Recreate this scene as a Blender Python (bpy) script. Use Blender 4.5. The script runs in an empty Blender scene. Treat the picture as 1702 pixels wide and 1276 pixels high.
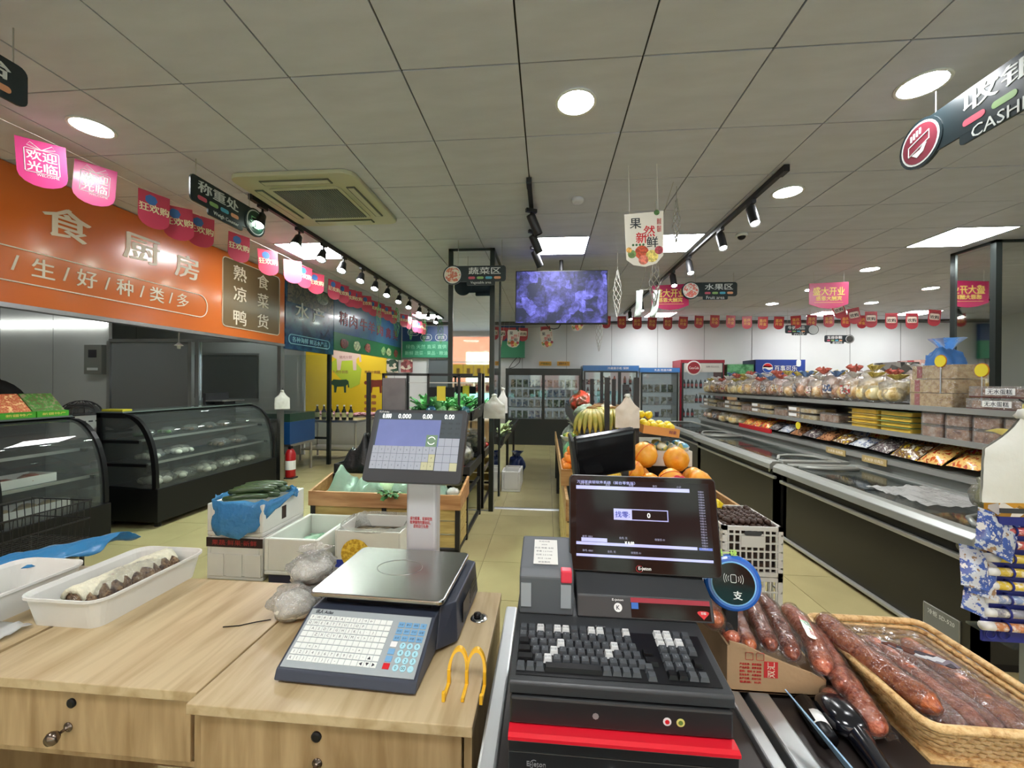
import bpy, bmesh, math, random
from mathutils import Vector, Matrix, noise, Euler
S = bpy.context.scene
COL = S.collection
PI = math.pi
R = random.Random(7)

# ------------------------------------------------------------------ camera
CAMZ, CEIL = 1.505, 3.088
YAW, PITCH, ROLL, FPX = 0.086, 0.0018, 0.0072, 675.4
cam = bpy.data.objects.new('camera', bpy.data.cameras.new('camera'))
COL.objects.link(cam)
cam.data.sensor_width = 36.0
cam.data.lens = FPX / 1702.0 * 36.0
cam.data.clip_start = 0.05
cam.data.clip_end = 200
cam.location = (0, 0, CAMZ)
_r = (Matrix.Rotation(YAW, 3, 'Z') @ Matrix.Rotation(-PITCH, 3, 'X') @ Matrix.Rotation(-ROLL, 3, 'Y'))
_b = _r @ Matrix(((1, 0, 0), (0, 0, -1), (0, 1, 0)))
cam.rotation_euler = _b.to_euler()
S.camera = cam

# ------------------------------------------------------------------ world, sun, exposure
S.view_settings.view_transform = 'Standard'
S.view_settings.look = 'None'
S.view_settings.gamma = 1.0
S.view_settings.use_curve_mapping = False
S.view_settings.exposure = 0.68
W = bpy.data.worlds.new('world')
S.world = W
W.use_nodes = True
W.node_tree.nodes['Background'].inputs[0].default_value = (0.72, 0.82, 0.95, 1)
W.node_tree.nodes['Background'].inputs[1].default_value = 5.0
sd = bpy.data.lights.new('sun', 'SUN')
sd.energy = 3.0
sd.angle = 0.02
sd.color = (1.0, 0.95, 0.86)
sun = bpy.data.objects.new('sun', sd)
sun.rotation_euler = (math.radians(50), 0, math.radians(160))
sun.location = (0, -8, 9)
COL.objects.link(sun)
PANEL_E, DOWN_E, SPOT_W = 27.0, 46.0, 18.0
S.cycles.use_denoising = True
S.cycles.max_bounces = 10
S.cycles.transparent_max_bounces = 24
S.cycles.caustics_reflective = False
S.cycles.caustics_refractive = False
S.cycles.sample_clamp_indirect = 6.0

# ------------------------------------------------------------------ materials
def _nt(name):
    m = bpy.data.materials.new(name)
    m.use_nodes = True
    nt = m.node_tree
    return m, nt, nt.nodes['Principled BSDF']
def _rgba(c):
    return (c[0], c[1], c[2], 1.0)
def srgb(r, g, b):
    def f(x):
        x /= 255.0
        return x / 12.92 if x <= 0.04045 else ((x + 0.055) / 1.055) ** 2.4
    return (f(r), f(g), f(b))
MATS = {}
def mat(name, col, rough=0.5, metal=0.0, vary=None, bump=None, emit=0.0, coat=0.0, spec=None, stretch=None, sss=0.0):
    """vary=(scale, amount) noise over the colour; bump=(scale, strength)."""
    if name in MATS:
        return MATS[name]
    m, nt, b = _nt(name)
    b.inputs['Base Color'].default_value = _rgba(col)
    b.inputs['Roughness'].default_value = rough
    b.inputs['Metallic'].default_value = metal
    if spec is not None:
        b.inputs['Specular IOR Level'].default_value = spec
    if coat:
        b.inputs['Coat Weight'].default_value = coat
        b.inputs['Coat Roughness'].default_value = 0.12
    if emit:
        b.inputs['Emission Color'].default_value = _rgba(col)
        b.inputs['Emission Strength'].default_value = emit
    if vary or bump:
        tc = nt.nodes.new('ShaderNodeTexCoord')
        mp = nt.nodes.new('ShaderNodeMapping')
        if stretch:
            mp.inputs['Scale'].default_value = stretch
        nt.links.new(tc.outputs['Object'], mp.inputs['Vector'])
    if vary:
        n = nt.nodes.new('ShaderNodeTexNoise')
        n.inputs['Scale'].default_value = vary[0]
        n.inputs['Detail'].default_value = 5
        nt.links.new(mp.outputs[0], n.inputs['Vector'])
        r = nt.nodes.new('ShaderNodeValToRGB')
        a = vary[1]
        r.color_ramp.elements[0].position = 0.3
        r.color_ramp.elements[1].position = 0.7
        r.color_ramp.elements[0].color = _rgba([c * (1 - a) for c in col])
        r.color_ramp.elements[1].color = _rgba([min(1, c * (1 + a)) for c in col])
        nt.links.new(n.outputs['Fac'], r.inputs[0])
        nt.links.new(r.outputs[0], b.inputs['Base Color'])
    if bump:
        n2 = nt.nodes.new('ShaderNodeTexNoise')
        n2.inputs['Scale'].default_value = bump[0]
        n2.inputs['Detail'].default_value = 4
        nt.links.new(mp.outputs[0], n2.inputs['Vector'])
        bp = nt.nodes.new('ShaderNodeBump')
        bp.inputs['Strength'].default_value = bump[1]
        bp.inputs['Distance'].default_value = 0.01
        nt.links.new(n2.outputs['Fac'], bp.inputs['Height'])
        nt.links.new(bp.outputs[0], b.inputs['Normal'])
    MATS[name] = m
    return m
def patch(name, cols, scale=20.0, rough=0.25, coat=0.4, kind='VORONOI', stretch=None, bump=0.0, interp='CONSTANT', emit=0.0):
    """printed wrapper or mixed goods: patches of several colours."""
    if name in MATS:
        return MATS[name]
    m, nt, b = _nt(name)
    b.inputs['Roughness'].default_value = rough
    b.inputs['Coat Weight'].default_value = coat
    b.inputs['Coat Roughness'].default_value = 0.1
    tc = nt.nodes.new('ShaderNodeTexCoord')
    mp = nt.nodes.new('ShaderNodeMapping')
    if stretch:
        mp.inputs['Scale'].default_value = stretch
    oi = nt.nodes.new('ShaderNodeObjectInfo')
    ad = nt.nodes.new('ShaderNodeVectorMath')
    ad.operation = 'ADD'
    sc = nt.nodes.new('ShaderNodeVectorMath')
    sc.operation = 'SCALE'
    sc.inputs['Scale'].default_value = 9.0
    nt.links.new(oi.outputs['Random'], sc.inputs[0])
    nt.links.new(tc.outputs['Object'], ad.inputs[0])
    nt.links.new(sc.outputs[0], ad.inputs[1])
    nt.links.new(ad.outputs[0], mp.inputs['Vector'])
    r = nt.nodes.new('ShaderNodeValToRGB')
    r.color_ramp.interpolation = interp
    while len(r.color_ramp.elements) < len(cols):
        r.color_ramp.elements.new(0.5)
    for i, c in enumerate(cols):
        if kind == 'VORONOI':
            r.color_ramp.elements[i].position = i / len(cols)
        else:
            r.color_ramp.elements[i].position = 0.3 + 0.4 * i / len(cols)
        r.color_ramp.elements[i].color = _rgba(c)
    if kind == 'VORONOI':
        t = nt.nodes.new('ShaderNodeTexVoronoi')
        t.inputs['Scale'].default_value = scale
        nt.links.new(mp.outputs[0], t.inputs['Vector'])
        sp = nt.nodes.new('ShaderNodeSeparateColor')
        nt.links.new(t.outputs['Color'], sp.inputs[0])
        out = sp.outputs[0]
    else:
        t = nt.nodes.new('ShaderNodeTexNoise')
        t.inputs['Scale'].default_value = scale
        t.inputs['Detail'].default_value = 6
        t.inputs['Roughness'].default_value = 0.65
        nt.links.new(mp.outputs[0], t.inputs['Vector'])
        out = t.outputs['Fac']
    nt.links.new(out, r.inputs[0])
    nt.links.new(r.outputs[0], b.inputs['Base Color'])
    if emit:
        nt.links.new(r.outputs[0], b.inputs['Emission Color'])
        b.inputs['Emission Strength'].default_value = emit
    if bump:
        n2 = nt.nodes.new('ShaderNodeTexNoise')
        n2.inputs['Scale'].default_value = scale * 2
        nt.links.new(mp.outputs[0], n2.inputs['Vector'])
        bp = nt.nodes.new('ShaderNodeBump')
        bp.inputs['Strength'].default_value = bump
        bp.inputs['Distance'].default_value = 0.01
        nt.links.new(n2.outputs['Fac'], bp.inputs['Height'])
        nt.links.new(bp.outputs[0], b.inputs['Normal'])
    MATS[name] = m
    return m
def film(name, col, clear=0.4, rough=0.2, bump=(40, 0.4), gloss=0.18):
    """thin sheet: glass pane, plastic bag, wrap. clear = share of light going straight through."""
    if name in MATS:
        return MATS[name]
    m = bpy.data.materials.new(name)
    m.use_nodes = True
    nt = m.node_tree
    nt.nodes.remove(nt.nodes['Principled BSDF'])
    out = nt.nodes['Material Output']
    tr = nt.nodes.new('ShaderNodeBsdfTransparent')
    tr.inputs[0].default_value = _rgba([0.5 + 0.5 * c for c in col])
    tl = nt.nodes.new('ShaderNodeBsdfTranslucent')
    tl.inputs[0].default_value = _rgba(col)
    df = nt.nodes.new('ShaderNodeBsdfDiffuse')
    df.inputs[0].default_value = _rgba(col)
    gl = nt.nodes.new('ShaderNodeBsdfGlossy')
    gl.inputs['Roughness'].default_value = rough
    m1 = nt.nodes.new('ShaderNodeMixShader')
    m1.inputs[0].default_value = 0.4
    nt.links.new(df.outputs[0], m1.inputs[1])
    nt.links.new(tl.outputs[0], m1.inputs[2])
    m2 = nt.nodes.new('ShaderNodeMixShader')
    m2.inputs[0].default_value = clear
    nt.links.new(m1.outputs[0], m2.inputs[1])
    nt.links.new(tr.outputs[0], m2.inputs[2])
    lw = nt.nodes.new('ShaderNodeFresnel')
    lw.inputs['IOR'].default_value = 1.45
    mu = nt.nodes.new('ShaderNodeMath')
    mu.operation = 'MULTIPLY_ADD'
    mu.inputs[1].default_value = 0.55
    mu.inputs[2].default_value = gloss * 0.12
    mu.use_clamp = True
    nt.links.new(lw.outputs[0], mu.inputs[0])
    m3 = nt.nodes.new('ShaderNodeMixShader')
    nt.links.new(mu.outputs[0], m3.inputs[0])
    nt.links.new(m2.outputs[0], m3.inputs[1])
    nt.links.new(gl.outputs[0], m3.inputs[2])
    if bump:
        tc = nt.nodes.new('ShaderNodeTexCoord')
        n2 = nt.nodes.new('ShaderNodeTexNoise')
        n2.inputs['Scale'].default_value = bump[0]
        n2.inputs['Detail'].default_value = 3
        nt.links.new(tc.outputs['Object'], n2.inputs['Vector'])
        bp = nt.nodes.new('ShaderNodeBump')
        bp.inputs['Strength'].default_value = bump[1]
        bp.inputs['Distance'].default_value = 0.01
        nt.links.new(n2.outputs['Fac'], bp.inputs['Height'])
        for nd in (gl, df, tl, lw):
            nt.links.new(bp.outputs[0], nd.inputs['Normal'])
    nt.links.new(m3.outputs[0], out.inputs[0])
    MATS[name] = m
    return m
def wood(name, col, dark, axis='x', scale=6.0, rough=0.42):
    if name in MATS:
        return MATS[name]
    m, nt, b = _nt(name)
    tc = nt.nodes.new('ShaderNodeTexCoord')
    mp = nt.nodes.new('ShaderNodeMapping')
    s = {'x': (0.12, 1, 1), 'y': (1, 0.12, 1), 'z': (1, 1, 0.12)}[axis]
    mp.inputs['Scale'].default_value = s
    nt.links.new(tc.outputs['Object'], mp.inputs['Vector'])
    n = nt.nodes.new('ShaderNodeTexNoise')
    n.inputs['Scale'].default_value = scale * 8
    n.inputs['Detail'].default_value = 6
    n.inputs['Distortion'].default_value = 0.4
    nt.links.new(mp.outputs[0], n.inputs['Vector'])
    r = nt.nodes.new('ShaderNodeValToRGB')
    r.color_ramp.elements[0].position = 0.33
    r.color_ramp.elements[1].position = 0.62
    r.color_ramp.elements[0].color = _rgba(dark)
    r.color_ramp.elements[1].color = _rgba(col)
    nt.links.new(n.outputs['Fac'], r.inputs[0])
    nt.links.new(r.outputs[0], b.inputs['Base Color'])
    b.inputs['Roughness'].default_value = rough
    MATS[name] = m
    return m

# ------------------------------------------------------------------ mesh building
def tag(o, label=None, cat=None, group=None, kind=None):
    if label: o['label'] = label
    if cat: o['category'] = cat
    if group: o['group'] = group
    if kind: o['kind'] = kind
    return o
def thing(name, label, cat, loc=(0, 0, 0), rz=0.0, group=None, rot=None):
    o = bpy.data.objects.new(name, None)
    o.empty_display_size = 0.05
    COL.objects.link(o)
    o.location = loc
    o.rotation_euler = rot if rot else (0, 0, rz)
    return tag(o, label, cat, group)
def base_of(p):
    v = Vector((0, 0, 0))
    while p is not None:
        v += p.location
        p = p.parent
    return v
class MB:
    def __init__(self, T=None):
        self.v, self.f, self.m, self.T = [], [], [], T
    def _add(self, vs, fs, m=0):
        o = len(self.v)
        if self.T is not None:
            vs = [self.T @ Vector(p) for p in vs]
        self.v.extend([tuple(p) for p in vs])
        self.f.extend([tuple(i + o for i in f) for f in fs])
        self.m.extend([m] * len(fs))
        return self
    def box(self, x0, x1, y0, y1, z0, z1, m=0):
        vs = [(x0, y0, z0), (x1, y0, z0), (x1, y1, z0), (x0, y1, z0), (x0, y0, z1), (x1, y0, z1), (x1, y1, z1), (x0, y1, z1)]
        return self._add(vs, [(0, 3, 2, 1), (4, 5, 6, 7), (0, 1, 5, 4), (1, 2, 6, 5), (2, 3, 7, 6), (3, 0, 4, 7)], m)
    def hexa(self, bot, top, m=0):
        vs = list(bot) + list(top)
        return self._add(vs, [(0, 3, 2, 1), (4, 5, 6, 7), (0, 1, 5, 4), (1, 2, 6, 5), (2, 3, 7, 6), (3, 0, 4, 7)], m)
    def cyl(self, p0, p1, r0, r1=None, n=12, caps=True, m=0):
        r1 = r0 if r1 is None else r1
        p0, p1 = Vector(p0), Vector(p1)
        d = (p1 - p0).normalized()
        a = d.orthogonal().normalized()
        b = d.cross(a)
        vs = []
        for p, r in ((p0, r0), (p1, r1)):
            for i in range(n):
                t = 2 * PI * i / n
                vs.append(p + a * (r * math.cos(t)) + b * (r * math.sin(t)))
        fs = [(i, (i + 1) % n, n + (i + 1) % n, n + i) for i in range(n)]
        if caps:
            fs += [tuple(range(n - 1, -1, -1)), tuple(range(n, 2 * n))]
        return self._add(vs, fs, m)
    def tube(self, pts, r, n=6, m=0, closed=False):
        pts = [Vector(p) for p in pts]
        L = len(pts)
        vs = []
        up = None
        for i, p in enumerate(pts):
            q0 = pts[i - 1] if (i > 0 or closed) else p
            q1 = pts[(i + 1) % L] if (i < L - 1 or closed) else p
            d = (q1 - q0)
            if d.length < 1e-9:
                d = Vector((0, 0, 1))
            d.normalize()
            if up is None:
                up = d.orthogonal().normalized()
            a = (up - d * up.dot(d))
            a = a.normalized() if a.length > 1e-6 else d.orthogonal().normalized()
            up = a
            b = d.cross(a)
            rr = r[i] if isinstance(r, (list, tuple)) else r
            for k in range(n):
                t = 2 * PI * k / n
                vs.append(p + a * (rr * math.cos(t)) + b * (rr * math.sin(t)))
        fs = []
        for i in range(L if closed else L - 1):
            j = (i + 1) % L
            for k in range(n):
                k2 = (k + 1) % n
                fs.append((i * n + k, i * n + k2, j * n + k2, j * n + k))
        if not closed:
            fs += [tuple(range(n - 1, -1, -1)), tuple((L - 1) * n + k for k in range(n))]
        return self._add(vs, fs, m)
    def lathe(self, prof, c=(0, 0, 0), n=16, m=0, ax='z', cap0=True, cap1=True, sx=1, sy=1):
        vs = []
        for r, h in prof:
            for i in range(n):
                t = 2 * PI * i / n
                x, y = r * math.cos(t) * sx, r * math.sin(t) * sy
                p = {'z': (x, y, h), 'y': (x, h, y), 'x': (h, x, y)}[ax]
                vs.append((p[0] + c[0], p[1] + c[1], p[2] + c[2]))
        fs = []
        for j in range(len(prof) - 1):
            for i in range(n):
                i2 = (i + 1) % n
                fs.append((j * n + i, j * n + i2, (j + 1) * n + i2, (j + 1) * n + i))
        if cap0: fs.append(tuple(range(n - 1, -1, -1)))
        if cap1: fs.append(tuple((len(prof) - 1) * n + i for i in range(n)))
        return self._add(vs, fs, m)
    def ell(self, c, r, nu=12, nv=8, amp=0.0, fq=3.0, seed=0, m=0, flat=None, sq=1.0):
        """ellipsoid; amp = lumpiness, flat = lowest z kept (relative, -1..0), sq<1 = boxier."""
        vs = []
        def pt(th, ph):
            def pw(x): return math.copysign(abs(x) ** sq, x)
            d = Vector((pw(math.cos(ph)) * pw(math.cos(th)), pw(math.cos(ph)) * pw(math.sin(th)), pw(math.sin(ph))))
            k = 1.0
            if amp:
                q = Vector((d.x * fq + seed * 7.1, d.y * fq + seed * 3.3, d.z * fq - seed))
                k += amp * (noise.noise(q) + (.35 * noise.noise(q * 3.1) if nu > 14 else 0))
            z = d.z * k
            if flat is not None and z < flat: z = flat
            return (c[0] + d.x * k * r[0], c[1] + d.y * k * r[1], c[2] + z * r[2])
        vs.append(pt(0, -PI / 2))
        for j in range(1, nv):
            for i in range(nu):
                vs.append(pt(2 * PI * i / nu, -PI / 2 + PI * j / nv))
        vs.append(pt(0, PI / 2))
        fs = [(0, 1 + (i + 1) % nu, 1 + i) for i in range(nu)]
        for j in range(nv - 2):
            for i in range(nu):
                a, b2 = 1 + j * nu + i, 1 + j * nu + (i + 1) % nu
                fs.append((a, b2, b2 + nu, a + nu))
        t = len(vs) - 1
        o = 1 + (nv - 2) * nu
        fs += [(o + i, o + (i + 1) % nu, t) for i in range(nu)]
        return self._add(vs, fs, m)
    def prism(self, poly, a0, a1, ax='x', m=0):
        """poly in the other two axes (order: x->(y,z), y->(x,z), z->(x,y))."""
        n = len(poly)
        def P(p, a):
            return {'x': (a, p[0], p[1]), 'y': (p[0], a, p[1]), 'z': (p[0], p[1], a)}[ax]
        vs = [P(p, a0) for p in poly] + [P(p, a1) for p in poly]
        fs = [(i, (i + 1) % n, n + (i + 1) % n, n + i) for i in range(n)]
        fs += [tuple(range(n - 1, -1, -1)), tuple(range(n, 2 * n))]
        return self._add(vs, fs, m)
    def grid(self, fn, nu, nv, m=0, cu=False):
        vs = [fn(i / (nu if cu else nu - 1), j / (nv - 1)) for j in range(nv) for i in range(nu)]
        fs = []
        for j in range(nv - 1):
            for i in range(nu if cu else nu - 1):
                i2 = (i + 1) % nu
                fs.append((j * nu + i, j * nu + i2, (j + 1) * nu + i2, (j + 1) * nu + i))
        return self._add(vs, fs, m)
    def tray(self, x0, x1, y0, y1, z0, z1, t=0.02, m=0):
        """open box: floor and four sides."""
        self.box(x0, x1, y0, y1, z0, z0 + t, m)
        self.box(x0, x0 + t, y0, y1, z0 + t, z1, m)
        self.box(x1 - t, x1, y0, y1, z0 + t, z1, m)
        self.box(x0 + t, x1 - t, y0, y0 + t, z0 + t, z1, m)
        self.box(x0 + t, x1 - t, y1 - t, y1, z0 + t, z1, m)
        return self
    def mesh(self, name, mats, smooth=False, off=(0, 0, 0)):
        me = bpy.data.meshes.new(name)
        o = Vector(off)
        me.from_pydata([tuple(Vector(p) - o) for p in self.v], [], self.f)
        for mm in (mats if isinstance(mats, (list, tuple)) else [mats]):
            me.materials.append(mm)
        if max(self.m, default=0) > 0:
            me.polygons.foreach_set('material_index', self.m)
        if smooth:
            me.polygons.foreach_set('use_smooth', [True] * len(me.polygons))
        bm = bmesh.new()
        bm.from_mesh(me)
        bmesh.ops.recalc_face_normals(bm, faces=bm.faces)
        bm.to_mesh(me)
        bm.free()
        me.update()
        return me
    def part(self, name, mats, parent, smooth=False, bevel=0.0, world=True, label=None, kind=None, solid=0.0, subsurf=0):
        off = base_of(parent) if (world and parent is not None) else (0, 0, 0)
        o = bpy.data.objects.new(name, self.mesh(name, mats, smooth, off))
        COL.objects.link(o)
        o.parent = parent
        finish(o, bevel, solid, subsurf)
        if label: o['label'] = label
        if kind: o['kind'] = kind
        return o
    def thing(self, name, mats, label, cat, group=None, smooth=False, bevel=0.0, solid=0.0, subsurf=0, kind=None):
        xs, ys, zs = zip(*self.v)
        c = ((min(xs) + max(xs)) / 2, (min(ys) + max(ys)) / 2, min(zs))
        o = bpy.data.objects.new(name, self.mesh(name, mats, smooth, c))
        o.location = c
        COL.objects.link(o)
        finish(o, bevel, solid, subsurf)
        return tag(o, label, cat, group, kind)
    def struct(self, name, mats, bevel=0.0, label=None):
        o = bpy.data.objects.new(name, self.mesh(name, mats))
        COL.objects.link(o)
        finish(o, bevel, 0, 0)
        return tag(o, label, None, None, 'structure')
def finish(o, bevel, solid, subsurf):
    if solid:
        md = o.modifiers.new('thickness', 'SOLIDIFY'); md.thickness = solid; md.offset = 0
    if bevel:
        md = o.modifiers.new('bevel', 'BEVEL'); md.width = bevel; md.segments = 2; md.limit_method = 'ANGLE'
        md.harden_normals = False
    if subsurf:
        md = o.modifiers.new('smooth', 'SUBSURF'); md.levels = subsurf; md.render_levels = subsurf
def kids(o):
    return [c for c in COL.objects if c.parent == o]
_KC = {}
def copy_tree(o, loc=None, rot=None, label=None, group=None, scale=None):
    """copy of a thing with copies of its parts and sub-parts."""
    def tree(x):
        if x.name not in _KC:
            _KC[x.name] = kids(x)
        return _KC[x.name]
    def rec(x, p):
        c = x.copy()
        COL.objects.link(c)
        c.parent = p
        for k in tree(x):
            rec(k, c)
        return c
    c = rec(o, None)
    if loc is not None: c.location = loc
    if rot is not None: c.rotation_euler = rot
    if scale is not None: c.scale = scale if isinstance(scale, (tuple, list)) else (scale,) * 3
    if label: c['label'] = label
    if group: c['group'] = group
    return c
class Proto:
    """first placing moves the prototype itself, later ones copy it."""
    def __init__(self, o):
        self.o, self.used = o, False
        self.children = kids(o)
    def put(self, loc, rot=(0, 0, 0), label=None, group=None, scale=None):
        if not self.used:
            self.used = True
            o = self.o
            self.src = o
            o.location = loc; o.rotation_euler = rot
            if scale is not None: o.scale = scale if isinstance(scale, (tuple, list)) else (scale,) * 3
            if label: o['label'] = label
            if group: o['group'] = group
            return o
        return copy_tree(self.o, loc, rot, label, group, scale if scale is not None else (1, 1, 1))
# lettering: flat printed characters as thin meshes
_TXT = {}
TMP = bpy.data.scenes.new('lettering')
def text_mesh(s, size, bold=0.0, ext=0.0006):
    k = (s, size, bold, ext)
    if k in _TXT:
        return _TXT[k]
    cu = bpy.data.curves.new('lettering', 'FONT')
    cu.body = s
    cu.size = size
    cu.align_x = 'CENTER'
    cu.resolution_u = 2
    cjk = any(ord(c) > 0x2E80 for c in s)
    cu.offset = 0 if cjk else min(bold, size * 0.012)
    cu.extrude = ext
    cu.space_line = 1.05
    ob = bpy.data.objects.new('lettering', cu)
    TMP.collection.objects.link(ob)
    TMP.view_layers[0].update()
    me = bpy.data.meshes.new_from_object(ob.evaluated_get(TMP.view_layers[0].depsgraph))
    bpy.data.objects.remove(ob)
    bpy.data.curves.remove(cu)
    if cjk and bold and len(me.vertices):   # heavier strokes: the same glyphs twice, side by side
        b_ = min(bold, size * .018)
        bm = bmesh.new(); bm.from_mesh(me); g = bmesh.ops.duplicate(bm, geom=bm.verts[:] + bm.edges[:] + bm.faces[:])
        bmesh.ops.translate(bm, verts=[e for e in g['geom'] if isinstance(e, bmesh.types.BMVert)], vec=(b_ * 2, b_, .0004))
        bm.to_mesh(me); bm.free()
    if len(me.vertices):
        xs = [v.co.x for v in me.vertices]; ys = [v.co.y for v in me.vertices]
        me.transform(Matrix.Translation((-(min(xs) + max(xs)) / 2, -(min(ys) + max(ys)) / 2, 0)))
    _TXT[k] = me
    return me
def lettering(s, size, m, parent, M, bold=0.0, name='lettering', fit=None, world=True, ext=0.0006):
    """M: matrix with x = reading direction, y = up, z = out of the face (world or parent frame)."""
    me = text_mesh(s, size, bold, ext).copy()
    me.materials.clear()
    me.materials.append(m)
    if fit and len(me.vertices):
        xs = [v.co.x for v in me.vertices]; ys = [v.co.y for v in me.vertices]
        sx = fit[0] / max(1e-6, max(xs) - min(xs)); sy = fit[1] / max(1e-6, max(ys) - min(ys)) if fit[1] else sx
        me.transform(Matrix.Diagonal((sx, sy, 1, 1)))
    if world and parent is not None:
        M = Matrix.Translation(-base_of(parent)) @ M
    me.transform(M)
    o = bpy.data.objects.new(name, me)
    COL.objects.link(o)
    o.parent = parent
    return o
def frame(o, x, y):
    """matrix from origin, reading direction and up direction."""
    x = Vector(x).normalized(); y = Vector(y).normalized(); z = x.cross(y).normalized(); y = z.cross(x)
    return Matrix(((x.x, y.x, z.x, o[0]), (x.y, y.y, z.y, o[1]), (x.z, y.z, z.z, o[2]), (0, 0, 0, 1)))
def face_cam(o):  # text facing -y
    return frame(o, (1, 0, 0), (0, 0, 1))
def face_px(o):   # text facing +x, read going +y
    return frame(o, (0, 1, 0), (0, 0, 1))
def face_nx(o):   # text facing -x, read going -y
    return frame(o, (0, -1, 0), (0, 0, 1))
ORD = ['first', 'second', 'third', 'fourth', 'fifth', 'sixth', 'seventh', 'eighth', 'ninth', 'tenth', 'eleventh', 'twelfth', 'thirteenth', 'fourteenth', 'fifteenth', 'sixteenth', 'seventeenth', 'eighteenth', 'nineteenth', 'twentieth',
       'twenty-first', 'twenty-second', 'twenty-third', 'twenty-fourth', 'twenty-fifth', 'twenty-sixth', 'twenty-seventh', 'twenty-eighth', 'twenty-ninth', 'thirtieth']
def rr(w, h, r, n=4, cx=0.0, cy=0.0):
    """rounded rectangle outline."""
    pts = []
    for qx, qy, a in ((w / 2 - r, h / 2 - r, 0), (-w / 2 + r, h / 2 - r, 90), (-w / 2 + r, -h / 2 + r, 180), (w / 2 - r, -h / 2 + r, 270)):
        for i in range(n + 1):
            t = math.radians(a + 90 * i / n)
            pts.append((cx + qx + r * math.cos(t), cy + qy + r * math.sin(t)))
    return pts
def circ(r, n=20, cx=0.0, cy=0.0):
    return [(cx + r * math.cos(2 * PI * i / n), cy + r * math.sin(2 * PI * i / n)) for i in range(n)]

# common materials
BLACK = mat('black_paint', (0.007, 0.007, 0.008), 0.35, spec=.25)
BLACKM = mat('black_metal', (0.02, 0.02, 0.022), 0.4, 0.3)
DARK = mat('dark_grey_plastic', (0.035, 0.036, 0.04), 0.45, bump=(300, 0.03))
GREY = mat('grey_plastic', (0.13, 0.135, 0.14), 0.45)
WHITE = mat('white_plastic', (0.78, 0.78, 0.76), 0.4)
WHITEP = mat('white_print', (0.85, 0.85, 0.83), 0.6)
STEEL = mat('stainless_steel', (0.5, 0.5, 0.49), 0.28, 1.0, vary=(3, 0.1))
CHROME = mat('chrome', (0.7, 0.7, 0.7), 0.12, 1.0)
ALU = mat('aluminium', (0.52, 0.54, 0.54), 0.38, 0.85)
GLASS = film('clear_glass', (0.86, 0.92, 0.9), clear=0.97, rough=0.02, bump=None, gloss=0.12)
BAGW = film('white_bag_film', (0.86, 0.87, 0.85), clear=0.12, rough=0.3, bump=(35, 0.5))
BAGC = film('clear_bag_film', (0.9, 0.9, 0.88), clear=0.85, rough=0.1, bump=(45, 1.0), gloss=0.5)
PINEW = wood('pale_pine', srgb(196, 160, 108), srgb(160, 118, 70), 'x', 3)
RED = mat('red_plastic', srgb(205, 30, 42), 0.35)
GOLD = mat('gold_print', srgb(236, 214, 110), 0.5)
# ================================================================== SETTING
X0, Y0, TL = -0.149, 2.01, 0.6       # ceiling grid
def area_px(x, y, z):
    """rough size in the picture of a 0.6 m tile, zero when outside."""
    xc = x * math.cos(YAW) + y * math.sin(YAW)
    yc = -x * math.sin(YAW) + y * math.cos(YAW)
    if yc < 0.4: return 0
    u, v = xc / yc * FPX, (z - CAMZ) / yc * FPX
    if abs(u) > 851 + 0.4 * FPX / yc or abs(v) > 638 + 0.4 * FPX / yc: return 0
    return abs(z - CAMZ) / yc ** 3
M_TILE = mat('ceiling_tile', srgb(202, 205, 219), 0.55, vary=(2.2, 0.07), bump=(60, 0.05), stretch=(1, 4, 1))
M_VOID = mat('ceiling_void', (0.05, 0.05, 0.045), 0.9)
ceiling = MB().box(-9.75, 10.05, -2.8, 10.65, CEIL + 0.012, CEIL + 0.1).struct('ceiling', M_VOID)
panels = [(-5, 4), (0, 4), (2, 4), (7, 4), (4, 12), (10, 12), (-5, 12), (13, 12), (13, 4), (0, -4), (-5, -4), (5, -4)]
tm = MB().box(-0.2955, 0.2955, -0.2955, 0.2955, 0, 0.012).mesh('ceiling_tile', M_TILE)
cells = []
for i in range(-16, 17):
    for j in range(-8, 15):
        if (i, j) in panels: continue
        x, y = X0 + (i + .5) * TL, Y0 + (j + .5) * TL
        if y > 10.6: continue
        cells.append((area_px(x, y, CEIL), x, y))
cells.sort(reverse=True)
for a, x, y in cells[:300]:
    o = bpy.data.objects.new('ceiling_tile', tm)
    o.parent = ceiling
    o.location = (x, y, CEIL + R.uniform(-0.001, 0.0015))
    COL.objects.link(o)
rest = MB()
for a, x, y in cells[300:]:
    rest.box(x - .297, x + .297, y - .297, min(y + .297, 10.64), CEIL, CEIL + .012)
rest.part('ceiling_tiles_beyond', M_TILE, ceiling, kind='stuff')
# floor
M_FT = mat('floor_tile', srgb(176, 165, 120), 0.24, vary=(2.5, 0.08), bump=(8, 0.02))
M_GROUT = mat('floor_joint', srgb(96, 86, 60), 0.8)
floor = MB().box(-9.75, 10.05, -2.8, 10.65, -0.1, -0.006).struct('floor', M_GROUT)
fm = MB().box(-0.298, 0.298, -0.298, 0.298, -0.006, 0).mesh('floor_tile', M_FT)
fcells = []
for i in range(-17, 17):
    for j in range(-10, 13):
        x, y = 0.073 + (i + .5) * TL, 3.4 + (j + .5) * TL
        if not (-9.7 < x < 10 and -2.7 < y < 10.6): continue
        vis = area_px(x, y, 0) if (-4.6 < x < 2.7) else 0
        fcells.append((vis, x, y))
fcells.sort(reverse=True)
rest = MB()
for k, (a, x, y) in enumerate(fcells):
    if k < 280 and a > 0:
        o = bpy.data.objects.new('floor_tile', fm)
        o.parent = floor
        o.location = (x, y, 0)
        COL.objects.link(o)
    else:
        rest.box(x - .298, x + .298, y - .298, y + .298, -.006, 0)
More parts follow.
